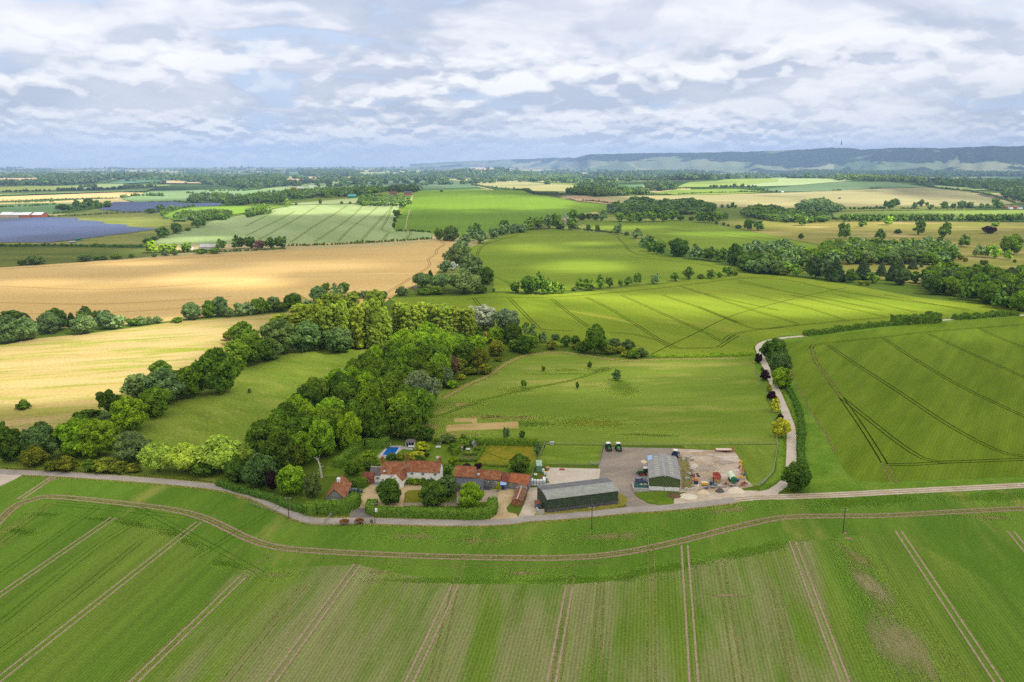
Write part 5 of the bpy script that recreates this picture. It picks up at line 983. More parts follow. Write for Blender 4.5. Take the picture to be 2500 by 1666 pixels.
def build_hedges():
    hedge(pts('a', (628, 925), (605, 985), (700, 1012), (900, 1020), (1200, 1025), (1500, 1040), (1690, 1036), (1765, 1000), (1775, 920)), 3.4, 2.9, HG, 'long clipped hedge between the road and the front garden trees')
    hedge(pts('m', (1412, 198), (1440, 200), 'a', (60, 985), (250, 985), (400, 960), (480, 900)), 3.4, 3.9, HG, 'tall curved clipped hedge in front of the timber garage')
    hedge(pts('c', (1680, 735), (1800, 775), (1950, 815), (2100, 860), (2230, 915), (2353, 950), 'm', (1400, 192)), 2.6, 2.0, (.12, .23, .035), 'low roadside hedge curving below the big wood')
    hedge(pts('a', (290, 560), (400, 455), (500, 380), (560, 345)), 3.4, 3.2, HG, 'clipped hedge running from the garage garden up to the pool', .5)
    hedge(pts('a', (562, 372), (680, 370), (780, 362)), 2.6, 4.0, HG, 'tall dense hedge block behind the swimming pool', .5)
    hedge(pts('a', (1550, 332), (1800, 336), (2000, 340), (2190, 346)), 2.6, 2.6, 'M', 'straight hedge between the wild garden and the mown meadow', .5)
    hedge(pts('a', (415, 725), (480, 735), (560, 735)), 3.4, 2.6, 'D', 'square dark hedge beside the parked dark car', .45)
    hedge(pts('a', (1455, 500), (1530, 502), (1612, 500)), .9, 1.1, 'D', 'low box hedge along the front of the rose garden', .35)
    hedge(pts('a', (1615, 500), (1655, 440), (1705, 350)), .9, 1.1, 'M', 'low box hedge between rose garden and wild garden', .35)
    hedge(pts('a', (1500, 440), (1560, 440), (1630, 438)), .8, 1.0, 'D', 'low box hedge across the middle of the rose garden', .35)
    hedge(pts('a', (1405, 440), (1440, 410), (1470, 385)), 2.2, 2.6, 'M', 'smooth green topiary hedge left of the rose garden', .35)
    hedge(pts('a', (1600, 395), (1640, 392), (1672, 392)), .8, 1.0, 'D', 'short box hedge before the garden shed', .35)
    hedge(pts('a', (1655, 530), (1800, 548), (1925, 552)), .8, .9, 'O', 'thin straggling hedge behind the stable range', .4)
    hedge(pts('l', (572, 592), (600, 630), (632, 690), (655, 760), (668, 830), (672, 900), (665, 980), (672, 1060), (680, 1090)), 2.6, 1.7, (.10, .20, .03), 'rough roadside hedge along the east side of the lane', .7, rough=.6)
    hedge(pts('l', (690, 262), (830, 245), (920, 232), (1000, 222), (1100, 208), (1250, 196)), 4, 3, 'D', 'dark field hedge along the top of the large dark crop', 1.0, rough=.7)
    hedge(pts('l', (1255, 192), (1350, 186), (1450, 182), (1545, 174)), 7, 6.5, 'D', 'tall dark hedge clump beside the lane, past the field hedge', 1.2, rough=.5)
    hedge(pts('l', (1640, 158), (1700, 154), (1800, 148), (1880, 140), (2050, 132)), 5, 3.5, 'D', 'low broken hedge beside the far end of the lane', 1.0, rough=1.0)
    hedge(pts('k', (1660, 510), (1900, 512), (2200, 506), 'l', (100, 385), (250, 388), (355, 384)), 2.4, 1.3, 'L', 'low grassy hedge between mown meadow and large crop', .6, rough=.7)
    hedge(pts('i', (2140, 945), (2250, 950), (2353, 965), 'j', (150, 1120), (300, 1135)), 6, 4, 'M', 'field hedge between the large crop and parkland', 1.3, rough=.8)
build_hedges()
# ------------------------------------------------------------------ unseen cloud above the view, its gaps shaped to put sunlit patches on fields
CLOUDZ = 1400.0
def build_cloud_gobo():
    off = Vector((SUND.x / SUND.z, SUND.y / SUND.z)) * CLOUDZ
    holes = []                                   # sunlit patches on the ground: centre, half width, half depth, strength
    for r, x, y, rx, ry, s in [('e', 700, 800, 900, 230, 1.0), ('e', -300, 850, 900, 260, 1.0), ('e', 400, 1010, 500, 90, .9), ('e', 1500, 560, 700, 110, .9), ('d', 850, 470, 600, 140, .62), ('d', 1550, 440, 440, 110, .55), ('d', 1430, 640, 200, 90, 1.0),
                                   ('g', 1600, 1105, 480, 60, .6), ('g', 2000, 1165, 350, 40, .6), ('g', 1050, 985, 450, 25, .5), ('g', 300, 1150, 400, 35, .35), ('h', 500, 900, 500, 50, .35), ('e', 900, 150, 500, 60, .4), ('h', 430, 450, 560, 42, 1.0), ('h', 1050, 470, 250, 30, .7), ('h', 1850, 385, 620, 55, 1.1), ('i', 350, 390, 420, 36, .9), ('i', 250, 440, 150, 12, .5), ('g', 1600, 790, 260, 26, .7), ('g', 1350, 880, 300, 30, .8),
                                   ('i', 760, 905, 360, 50, 1.0), ('i', 820, 722, 220, 18, .7), ('i', 350, 760, 280, 40, .6), ('i', 480, 1130, 360, 30, .55), ('i', 1600, 1195, 640, 55, 1.0), ('i', 900, 1165, 500, 34, .7), ('k', 1300, 130, 700, 70, .35), ('k', 600, 100, 200, 50, .5), ('l', 1700, 250, 500, 40, .3), ('k', 1400, 700, 700, 120, .22), ('k', 1900, 560, 400, 40, .3), ('d', 400, 800, 420, 130, .3), ('c', 800, 760, 700, 60, .2), ('l', 850, 75, 800, 48, 1.1), ('i', 1850, 645, 560, 22, .8), ('i', 1100, 590, 380, 18, .7), ('j', 1500, 745, 1000, 34, .7), ('j', 350, 740, 330, 40, .6), ('j', 1900, 640, 700, 20, .5),
                                   ('g', 300, 700, 900, 70, .7), ('g', 900, 640, 700, 40, .8), ('g', 1700, 560, 300, 30, .9), ('g', 600, 440, 900, 26, .9), ('g', 1900, 410, 700, 24, .8), ('j', 100, 530, 300, 40, .7), ('j', 350, 385, 460, 26, 1.0), ('j', 1100, 350, 500, 20, .6), ('h', 2000, 225, 420, 24, .8), ('i', 1500, 345, 500, 18, .8), ('c', 100, 640, 160, 60, .3)]:
        c = U(r, x, y); k = REG[r][2] * proj(c)[2] / FPX
        ya, yb = U(r, x, y - ry), U(r, x, y + ry); holes.append((c.x, c.y, rx * k, max(25, (ya - yb).length / 2), s))
    nx, ny = 400, 330; X = np.linspace(-4600, 6200, nx); Y = np.linspace(-2600, 4300, ny)
    XX, YY = np.meshgrid(X, Y); GX, GY = XX - off.x, YY - off.y
    wob = np.array([[mnoise.noise((a * .006, b * .006, 2)) + .6 * mnoise.noise((a * .017, b * .017, 5)) for a, b in zip(ra, rb)] for ra, rb in zip(GX, GY)])
    big = np.array([[mnoise.fractal((a * .0011, b * .0011, 4), 1.0, 2.0, 4) for a, b in zip(ra, rb)] for ra, rb in zip(GX, GY)])
    cov = np.ones_like(XX)
    dist = np.clip((GY - 1900) / 900, 0, 1); cov -= dist * np.clip(.45 + big * 1.1, 0, .85)
    mid = np.clip((GY - 430) / 350, 0, 1); cov -= mid * np.clip(.20 + .35 * big, 0, .4)
    for cx, cy, rx, ry, s in holes:
        q = np.sqrt(((GX - cx) / rx) ** 2 + ((GY - cy) / ry) ** 2) + wob * .45
        t = np.clip((1.5 - q) / 1.15, 0, 1); cov -= s * t * t * (3 - 2 * t)
    cov = np.clip(cov, 0, 1)
    edge = np.clip(np.minimum.reduce([(XX - X[0]) / 600, (X[-1] - XX) / 600, (YY - Y[0]) / 500, (Y[-1] - YY) / 500]), 0, 1); cov = cov * edge
    zt = CLOUDZ + 120 + 140 * wob * .5 + 60 * big; zb = CLOUDZ - 30 + 25 * big
    kx, ky = SUND.x / SUND.z, SUND.y / SUND.z            # the gaps lean with the sun's rays
    V = [(x + (z - CLOUDZ) * kx, y + (z - CLOUDZ) * ky, z) for x, y, z in zip(list(XX.ravel()) * 2, list(YY.ravel()) * 2, list(zt.ravel()) + list(zb.ravel()))]
    n = nx * ny; F = []
    for j in range(ny - 1):
        for i in range(nx - 1):
            a = j * nx + i; F.append((a, a + 1, a + nx + 1, a + nx)); F.append((n + a, n + a + nx, n + a + nx + 1, n + a + 1))
    for i in range(nx - 1):
        F.append((i + 1, i, n + i, n + i + 1)); b = (ny - 1) * nx + i; F.append((b, b + 1, n + b + 1, n + b))
    for j in range(ny - 1):
        a = j * nx; F.append((a, a + nx, n + a + nx, n + a)); b = j * nx + nx - 1; F.append((b + nx, b, n + b, n + b + nx))
    me = bpy.data.meshes.new('cloud_gobo'); me.from_pydata(V, [], F); me.polygons.foreach_set('use_smooth', [True] * len(F))
    at_ = me.attributes.new('cover', 'FLOAT', 'POINT'); cc = np.concatenate([cov.ravel(), cov.ravel()]); at_.data.foreach_set('value', cc.astype(np.float32))
    mats = []
    for nm, k, c in (('cloud top', .08, (.9, .9, .9)), ('cloud', .97, (.50, .485, .455))):       # top skin kept almost clear so sunlight reaches the base skin
        m_, g = mat(nm); al = g.m('MULTIPLY', g.n('Attribute', attribute_name='cover').outputs[2], k)
        t = g.n('BsdfTranslucent', {0: c}); d = g.n('BsdfTransparent')
        mx = g.n('MixShader', {0: al, 1: d.outputs[0], 2: t.outputs[0]}); g.n('OutputMaterial', {0: mx.outputs[0]}); mats.append(m_)
    me.polygons.foreach_set('material_index', [(0 if max(f) < n else 1) for f in F])
    m_ = mats
    tag(link('cloud_gobo', me, m_), kind='stuff')
build_cloud_gobo()

# ------------------------------------------------------------------ the summer haze of the plain
def build_haze():
    b = MB(); b.box(-18200, -18200, -3, 18200, 18200, 420)
    m_, g = mat('haze'); v = g.n('VolumePrincipled', {'Color': (.42, .62, .96), 'Density': HAZE, 'Anisotropy': -.1, 'Absorption Color': (0, 0, 0)})
    g.n('OutputMaterial', {1: v.outputs[0]})
    tag(b.build('haze', m_), kind='stuff')
HAZE = 8.8e-5
build_haze()
# ------------------------------------------------------------------ buildings and the things of the farm
M_ = {}
def build_mats():
    M_.update(
        render=plain('white render', (.86, .85, .82), .85, .1, .03, .6, col2=(.84, .83, .79)), brick=tile_mat('red brick', (.36, .13, .06), (.30, .11, .055), (.40, .20, .11), .16, .3),
        tile=tile_mat('old clay tiles', (.32, .112, .05), (.26, .09, .043), (.37, .20, .105)), tile2=tile_mat('brown clay tiles', (.23, .10, .06), (.19, .08, .055), (.27, .17, .10)), tile3=tile_mat('new orange tiles', (.42, .125, .05), (.36, .11, .045), (.44, .19, .09)),
        tile4=tile_mat('dark red tiles', (.22, .07, .045), (.18, .06, .04), (.26, .12, .08)), slate=plain('slate', (.07, .075, .10), .55, .4, .15, 1.2), slate2=plain('brown slate', (.12, .105, .10), .7, .3, .2, 1.2),
        board=corr_mat('grey weatherboard', (.26, .25, .24), (.17, .165, .16), .25, 2), window=plain('white window frame', (.75, .75, .73), .5, .3, .03), glass=plain('dark glass', (.025, .03, .04), .1, .5, .1),
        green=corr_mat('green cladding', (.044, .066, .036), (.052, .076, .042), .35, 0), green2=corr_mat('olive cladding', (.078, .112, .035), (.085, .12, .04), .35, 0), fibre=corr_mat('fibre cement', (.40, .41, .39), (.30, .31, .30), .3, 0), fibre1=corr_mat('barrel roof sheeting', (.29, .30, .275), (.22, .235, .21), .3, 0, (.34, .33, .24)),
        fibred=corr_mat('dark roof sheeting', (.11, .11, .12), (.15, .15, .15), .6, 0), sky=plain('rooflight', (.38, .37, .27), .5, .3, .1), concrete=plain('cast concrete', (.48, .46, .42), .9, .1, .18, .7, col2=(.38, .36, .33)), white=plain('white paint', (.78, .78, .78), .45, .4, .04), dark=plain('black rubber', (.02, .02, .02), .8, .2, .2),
        timber=plain('weathered timber', (.30, .27, .23), .9, .1, .25, 1.5), pole=plain('creosoted pole', (.10, .075, .055), .9, .1, .2), metal=plain('galvanised steel', (.45, .47, .50), .4, .5, .1, 1, .5), rust=plain('rusty iron', (.22, .085, .045), .85, .2, .35, 1.5),
        red=plain('faded red paint', (.42, .085, .06), .55, .4, .2, 1.2), yellow=plain('yellow paint', (.72, .42, .02), .5, .4, .15, 1.2), blue=plain('blue paint', (.03, .13, .55), .4, .5, .05), tgreen=plain('tractor green', (.035, .13, .045), .4, .5, .08), cgreen=corr_mat('container green', (.14, .30, .17), (.17, .34, .20), .3, 0), teal=plain('teal paint', (.03, .16, .18), .5, .4, .15),
        orange=plain('orange paint', (.55, .17, .03), .6, .3, .2), navy=plain('navy paint', (.02, .03, .07), .5, .4, .1), car=plain('blue car paint', (.10, .14, .30), .22, .6, .03), car2=plain('dark car paint', (.02, .045, .05), .2, .6, .03), lead=plain('lead flashing', (.36, .37, .39), .6, .4, .1), ibc=plain('white tank plastic', (.72, .76, .80), .5, .3, .08, 2),
        cream=plain('cream tank', (.60, .66, .50), .4, .4, .06), dgreen=plain('deep green paint', (.01, .15, .06), .4, .5, .1), bluesheet=plain('pale blue sheet', (.26, .42, .66), .5, .4, .08), sand=plain('sand', (.62, .50, .34), .95, .05, .12, 1.2), tar=plain('dark planings', (.10, .095, .09), .95, .05, .3, 2), chalk=plain('pale aggregate', (.66, .57, .44), .95, .05, .12, 1.4), muck=plain('manure', (.13, .085, .05), .95, .05, .4, 1.5), rubble=plain('pale rubble', (.60, .55, .44), .95, .05, .3, 2), stonem=plain('garden stone', (.5, .48, .42), .9))
build_mats()
def frame(a, b):
    """root matrix with x from a to b on the ground and y away from the camera"""
    a, b = Vector((a[0], a[1], 0)), Vector((b[0], b[1], 0)); d = b - a
    return a, math.atan2(d.y, d.x), d.length
def solve_ridge(a, rz, L, ze, r, ry, pitch):
    Y = REG[r][1] + ry * REG[r][2]; t = math.tan(math.radians(pitch)); lo, hi = .3, 14
    mx, my = a.x + math.cos(rz) * L / 2, a.y + math.sin(rz) * L / 2
    for _ in range(40):
        w = (lo + hi) / 2
        if proj((mx - math.sin(rz) * w, my + math.cos(rz) * w, ze + w * t))[1] > Y: lo = w
        else: hi = w
    return w, ze + w * t
def gable(root, x0, x1, y0, y1, ze, zr, wall, roof, M=None, ov=.3, axis='x', names=('wall', 'roof'), zb=0.0, ridge=None, ovx=None):
    """one gabled range: solid walls with gable ends, and a roof of two thick slopes under a ridge"""
    R = M or Matrix()
    if axis == 'y':
        R = R @ Matrix.Rotation(math.pi / 2, 4, 'Z'); x0, x1, y0, y1 = y0, y1, -x1, -x0
    ym = (y0 + y1) / 2; t = (zr - ze) / (ym - y0); g = .03; ox = ov if ovx is None else ovx
    wb = MB(); wb.prism([(y0, zb), (y1, zb), (y1, ze - g), (ym, zr - g), (y0, ze - g)], x0, x1, 0, R, 'x'); wo = wb.build(names[0], wall, root)
    rb = MB(); th = .16
    rb.prism([(y0 - ov, ze - ov * t), (ym, zr), (ym, zr + th), (y0 - ov, ze - ov * t + th)], x0 - ox, x1 + ox, 0, R, 'x')
    rb.prism([(ym, zr), (y1 + ov, ze - ov * t), (y1 + ov, ze - ov * t + th), (ym, zr + th)], x0 - ox, x1 + ox, 0, R, 'x')
    ro = rb.build(names[1], roof, root)
    c = MB(); c.prism([(ym - .16, zr + th - .16 * t + .01), (ym + .16, zr + th - .16 * t + .01), (ym, zr + th + .07)], x0 - ox - .02, x1 + ox + .02, 0, R, 'x'); c.build('ridge', ridge or M_['rust'], ro)
    return wo, ro
def chimney(root, x, y, z0, z1, w=.9, d=.7, pots=2, m_=None):
    b = MB(); b.box(x - w / 2, y - d / 2, z0, x + w / 2, y + d / 2, z1); b.box(x - w / 2 - .08, y - d / 2 - .08, z1 - .35, x + w / 2 + .08, y + d / 2 + .08, z1 - .12); o = b.build('chimney', m_ or M_['brick'], root)
    for k in range(pots):
        p = MB(); px_ = x + (k - (pots - 1) / 2) * .42; p.tube((px_, y, z1 - .02), (px_, y, z1 + .5), .15, .12, 8); p.build('chimney_pot', M_['orange'], o)
def window(root, x, z, w, h, y=0.0, M=None, bars=2, name='window'):
    """a framed window standing 5 cm proud of a wall that faces -y"""
    R = M or Matrix()
    f = MB(); f.box(x - w / 2, y - .06, z, x + w / 2, y + .02, z + h, 0, R); o = f.build(name, M_['window'], root)
    p = MB(); pw = (w - .12 * (bars + 1)) / bars
    for k in range(bars):
        xa = x - w / 2 + .12 + k * (pw + .12); p.box(xa, y - .075, z + .12, xa + pw, y - .058, z + h - .1, 0, R)
    p.build('pane', M_['glass'], o); return o
def rel(root, a, rz):
    """matrix of a ground frame (a, rz) seen from a root"""
    return (Matrix.Translation(root.location) @ Matrix.Rotation(root.rotation_euler.z, 4, 'Z')).inverted() @ (Matrix.Translation(a) @ Matrix.Rotation(rz, 4, 'Z'))

def build_farmhouse():
    a, rz, L = frame(U('r', 1100, 690, 5.0), U('r', 1900, 722, 5.0))
    h = thing('farmhouse', 'white rendered farmhouse with red tiled roofs and brick chimneys', 'house', a, rz)
    w, zr = solve_ridge(a, rz, L, 5.0, 'r', 455, 47)
    gable(h, 0, L, 0, 2 * w, 5.0, zr, M_['render'], M_['tile'], ov=.25, ovx=.12)
    for x in (.165, .49, .86): window(h, L * x, 3.55, 1.15, 1.0)
    window(h, L * .82, .9, 1.2, 1.3); window(h, L * .55, .9, 1.2, 1.3); window(h, L * .25, .9, 1.2, 1.3)
    chimney(h, L - .35, w, zr - 1.2, zr + 1.7, .8, .8); chimney(h, -.15, w, zr - 1, zr + 2.6, .9, .8, 2)
    chimney(h, -.55, -.55, 0, 6.4, .95, 1.1, 0)
    a2, r2, L2 = frame(U('r', 485, 742, 4.4), U('r', 1050, 752, 4.4)); M2 = rel(h, a2, r2)
    w2, z2 = solve_ridge(a2, r2, L2, 4.4, 'r', 470, 47)
    gable(h, 0, L2, 0, 2 * w2, 4.4, z2, M_['render'], M_['tile'], M2, ov=.25, ovx=.1)
    q = M2 @ Vector((.2, w2, 0)); chimney(h, q.x, q.y, z2 - 1.5, z2 + 1.9, .9, .8)
    # the gabled wing that comes forward, its dormer and the low ranges at its side
    P, Q = U('r', 684, 884, 2.9), U('r', 992, 922, 2.9); a3, r3, L3 = frame(P, Q); M3 = rel(h, a3, r3)
    apex = height_at(Vector(((P.x + Q.x) / 2, (P.y + Q.y) / 2, 0)), 'r', 748)
    gable(h, 0, L3, 0, 6.2, 2.9, apex, M_['render'], M_['tile'], M3, ov=.18, axis='y', ovx=.12)
    window(h, L3 * .44, 2.5, 1.0, 1.25, 0, M3); window(h, L3 * .68, .8, .95, 1.1, 0, M3)
    d = M2 @ Matrix.Translation((L2 * .15, .25, 0)); gable(h, -.65, .65, 0, 2.6, 5.1, 5.9, M_['render'], M_['tile'], d, ov=.12, axis='y', names=('dormer_wall', 'dormer_roof'), zb=3.6, ovx=.1); window(h, 0, 4.25, .9, .85, 0, d)
    window(h, L2 * .08, 1.0, 1.0, 1.2, 0, M2)
    a4, r4, L4 = frame(U('r', 212, 775, 3.0), U('r', 488, 788, 3.0)); M4 = rel(h, a4, r4); w4, z4 = solve_ridge(a4, r4, L4, 3.0, 'r', 592, 42)
    gable(h, 0, L4, 0, 2 * w4, 3.0, z4, M_['render'], M_['slate2'], M4, ov=.2, ridge=M_['lead'], ovx=.05); window(h, L4 * .72, 1.2, 1.5, 1.0, 0, M4, 3)
    a5, r5, L5 = frame(U('r', 50, 850, 2.2), U('r', 285, 872, 2.2)); w5, z5 = solve_ridge(a5, r5, L5, 2.2, 'r', 726, 45)
    o = thing('outhouse', 'small brick outhouse with red tiled roof beside the farmhouse', 'outhouse', a5, r5)
    gable(o, 0, L5, 0, 2 * w5, 2.2, z5, M_['brick'], M_['tile4'], ov=.15); window(o, L5 * .5, .9, .7, .8)
def build_stables():
    a, rz, L = frame(U('s', 185, 612, 4.5), U('s', 672, 642, 4.5))
    t = thing('stable_range', 'long stable range of stepped red tiled roofs with a slate lean-to', 'stables', a, rz)
    w, z = solve_ridge(a, rz, L, 4.5, 's', 382, 45); gable(t, 0, L, 0, 2 * w, 4.5, z, M_['board'], M_['tile'], ov=.2, ovx=.12)
    depth = 2 * w
    for (A, B, ze, ry, rf, pit) in [((672, 662), (1298, 706), 3.1, 478, M_['tile'], 45), ((1306, 735), (1488, 752), 2.75, 545, M_['tile4'], 45), ((1496, 752), (1965, 800), 2.75, 566, M_['tile3'], 45)]:
        a2, r2, L2 = frame(U('s', *A, ze), U('s', *B, ze)); w2, z2 = solve_ridge(a2, r2, L2, ze, 's', ry, pit); M2 = rel(t, a2, r2)
        gable(t, 0, L2, 0, 2 * w2, ze, z2, M_['board'], rf, M2, ov=.2, ovx=.03)
        if ze > 3:
            b = MB(); s = (z2 - ze) / w2; xx, yy = L2 * .13, w2 * .42; b.box(xx - .45, yy - .5, ze + yy * s - .1, xx + .45, yy + .5, ze + yy * s + .42, 0, M2); b.build('rooflight', M_['white'], t)
            window(t, L2 * .52, 1.5, .7, .8, 0, M2); window(t, L2 * .8, 1.4, .9, 1.0, 0, M2)
    b = MB(); x1 = L * 1.47; f = 3.7
    b.prism([(-f, 2.15), (-.06, 3.9), (-.06, 4.02), (-f, 2.27)], -.2, x1, 0, None, 'x'); b.build('lean_to_roof', M_['slate'], t)
    b = MB(); b.prism([(-f + .3, 0), (-.08, 0), (-.08, 3.75), (-f + .3, 2.2)], 0, x1 - .25, 0, None, 'x'); lw = b.build('lean_to_wall', M_['board'], t)
    for x in (.45, .56, 1.05, 1.2): window(t, L * x, .3, .75, 1.6, -f + .3, None, 1, 'door')
    # brick cart shed that runs towards the road
    P, Q = U('s', 1562, 1310), U('s', 1806, 1336); a, rz, L = frame(P, Q)
    ap = height_at((P + Q) / 2, 's', 1170); ev = height_at(P, 's', 1212)
    back = U('s', 1792, 885, ap); mid = (P + Q) / 2; Ld = math.hypot(back.x - mid.x, back.y - mid.y); skew = math.atan2(back.y - mid.y, back.x - mid.x) - math.pi / 2
    t2 = thing('cart_shed', 'low brick cart shed with brown tiled roof running down to the track', 'shed', P, skew)
    gable(t2, 0, L, 0, Ld, ev, ap, M_['brick'], M_['tile2'], axis='y', ov=.18, ridge=M_['sand'])
    gable(t2, .1, L - .1, Ld + .6, Ld + 5.6, ev + .8, ap + .9, M_['board'], M_['tile'], axis='y', ov=.18)
    b = MB(); b.prism([(-.25, 0), (L + .25, 0), (L + .25, ev + .55), (L / 2, ap + .85), (-.25, ev + .55)], Ld + .22, Ld + .56); b.build('parapet', M_['lead'], t2)
    a, rz, L = frame(U('s', 1292, 822, 2.0), U('s', 1422, 826, 2.0))
    t3 = thing('blue_shed', 'small blue shed with pale blue roof against the stables', 'shed', a, rz)
    b = MB(); b.prism([(0, 0), (1.6, 0), (1.6, 2.5), (0, 1.95)], 0, L, 0, None, 'x'); b.build('wall', plain('blue boards', (.10, .14, .28), .7), t3); b = MB(); b.prism([(-.2, 1.95), (1.8, 2.65), (1.8, 2.75), (-.2, 2.05)], -.15, L + .15, 0, None, 'x'); b.build('roof', M_['bluesheet'], t3)
    b = MB(); b.box(L * .3, -.05, .1, L * .3 + .8, 0, 1.8); b.build('door', M_['navy'], t3)
def build_garage():
    P, Q = U('a', 178, 842, 2.4), U('a', 348, 846, 2.4); a, rz, L = frame(P, Q); mid = (P + Q) / 2
    ap = height_at(Vector((mid.x, mid.y, 0)), 'a', 765); back = U('a', 331, 634, ap); Ld = math.hypot(back.x - mid.x, back.y - mid.y)
    t = thing('timber_garage', 'timber boarded garage with red tiled roof and white cupola', 'garage', a, math.atan2(back.y - mid.y, back.x - mid.x) - math.pi / 2)
    gable(t, 0, L, 0, Ld, 2.4, ap, M_['board'], M_['tile'], axis='y', ov=.35)
    window(t, L * .5, .9, .9, .8)
    c = MB(); x, y = L / 2, Ld * .55; c.box(x - .5, y - .5, ap - .3, x + .5, y + .5, ap + 1.1); o = c.build('cupola', M_['white'], t)
    c = MB(); c.add([(x - .65, y - .65, ap + 1.1), (x + .65, y - .65, ap + 1.1), (x + .65, y + .65, ap + 1.1), (x - .65, y + .65, ap + 1.1), (x, y, ap + 1.8)], [(0, 1, 4), (1, 2, 4), (2, 3, 4), (3, 0, 4), (3, 2, 1, 0)]); c.build('cupola_roof', M_['white'], o)
def build_barns():
    # barrel-roofed barn by the road
    a, rz, L = frame(U('o', 980, 1500), U('n', 486, 151)); ze = height_at(a, 'o', 1192)
    bk = U('o', 822, 905, ze); n = Vector((-math.sin(rz), math.cos(rz))); D = (Vector((bk.x, bk.y)) - Vector((a.x, a.y))).dot(n)
    t = thing('barrel_barn', 'long dark green barn with a curved grey roof by the road', 'barn', a, rz)
    N = 16; rise = .9; prof = [(D * k / N, ze + (rise * math.sin(math.pi * k / N) ** .7 if k <= N // 2 else rise - .7 * ((2 * k / N - 1) ** 2))) for k in range(N + 1)]
    b = MB(); b.prism([(0, 1.25), (D, 1.25)] + [(y, z - .04) for y, z in reversed(prof)], 0, L, 0, None, 'x'); b.build('cladding', M_['green'], t)
    b = MB(); b.box(-.02, -.05, 0, L + .02, D + .05, 1.245); b.build('plinth', plain('tarred boards', (.055, .055, .06), .8, .2, .6, 1.1, col2=(.14, .14, .14)), t)
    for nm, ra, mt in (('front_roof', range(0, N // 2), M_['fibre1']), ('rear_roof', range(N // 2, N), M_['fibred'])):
        P = [prof[k] for k in list(ra) + [ra[-1] + 1]]; b = MB()
        if ra[0] == 0: P[0] = (-.35, P[0][1] - .12)
        else: P[-1] = (D + .35, P[-1][1] - .12)
        b.prism(P + [(y, z + .1) for y, z in reversed(P)], -.3, L + .3, 0, None, 'x'); b.build(nm, mt, t)
    for k in range(22):
        b = MB(); x = L * (k + .5) / 22; y = D * .43; b.box(x - .18, y - .2, ze + rise * .97, x + .18, y + .2, ze + rise + .17); b.build('ridge_vent', M_['fibre'], t)
    # gabled workshop with white base
    P, Q = U('p', 1172, 1190), U('p', 1822, 1203); a, rz, L = frame(P, Q); ze = height_at(P, 'p', 938); ap = height_at((P + Q) / 2, 'p', 872)
    bk = U('p', 1440, 408, ap); mid = (P + Q) / 2; Ld = math.hypot(bk.x - mid.x, bk.y - mid.y)
    t = thing('workshop', 'green gabled workshop with white base and grey sheet roof', 'workshop', a, math.atan2(bk.y - mid.y, bk.x - mid.x) - math.pi / 2)
    gable(t, 0, L, 0, Ld, ze, ap, M_['green2'], corr_mat('grey roof sheeting', (.27, .27, .265), (.22, .22, .215), .3, 1), axis='y', ov=.25, ridge=M_['sky'], zb=1.5)
    b = MB(); b.box(-.04, -.04, 0, L + .04, Ld, 1.495); b.build('base_wall', M_['white'], t)
    for x in (L * .49, L - .06): b = MB(); b.box(x - .09, -.16, 0, x + .09, -.045, 1.52); b.build('post', M_['metal'], t)
    s = (ap - ze) / (L / 2)
    for sx in (.27, .74):
        for k in range(9):
            y = Ld * (.06 + .1 * k); x = L * sx; z = ze + (x if x < L / 2 else L - x) * s + .17; sg = s if x < L / 2 else -s
            b = MB(); b.prism([(x - .75, z - .75 * sg), (x + .75, z + .75 * sg), (x + .75, z + .75 * sg + .03), (x - .75, z - .75 * sg + .03)], y, y + 1.0); b.build('rooflight', M_['sky'], t)
    b = MB(); x = .1; z = ze + .17; b.prism([(x, z + .1 * s), (x + 1.6, z + 1.7 * s), (x + 1.6, z + 1.7 * s + .03), (x, z + .1 * s + .03)], Ld * .78, Ld); b.build('new_sheet', M_['bluesheet'], t)
    b = MB(); b.box(L / 2 - .2, -.32, ap - .35, L / 2 + .2, -.03, ap - .1); b.build('lamp', M_['white'], t)

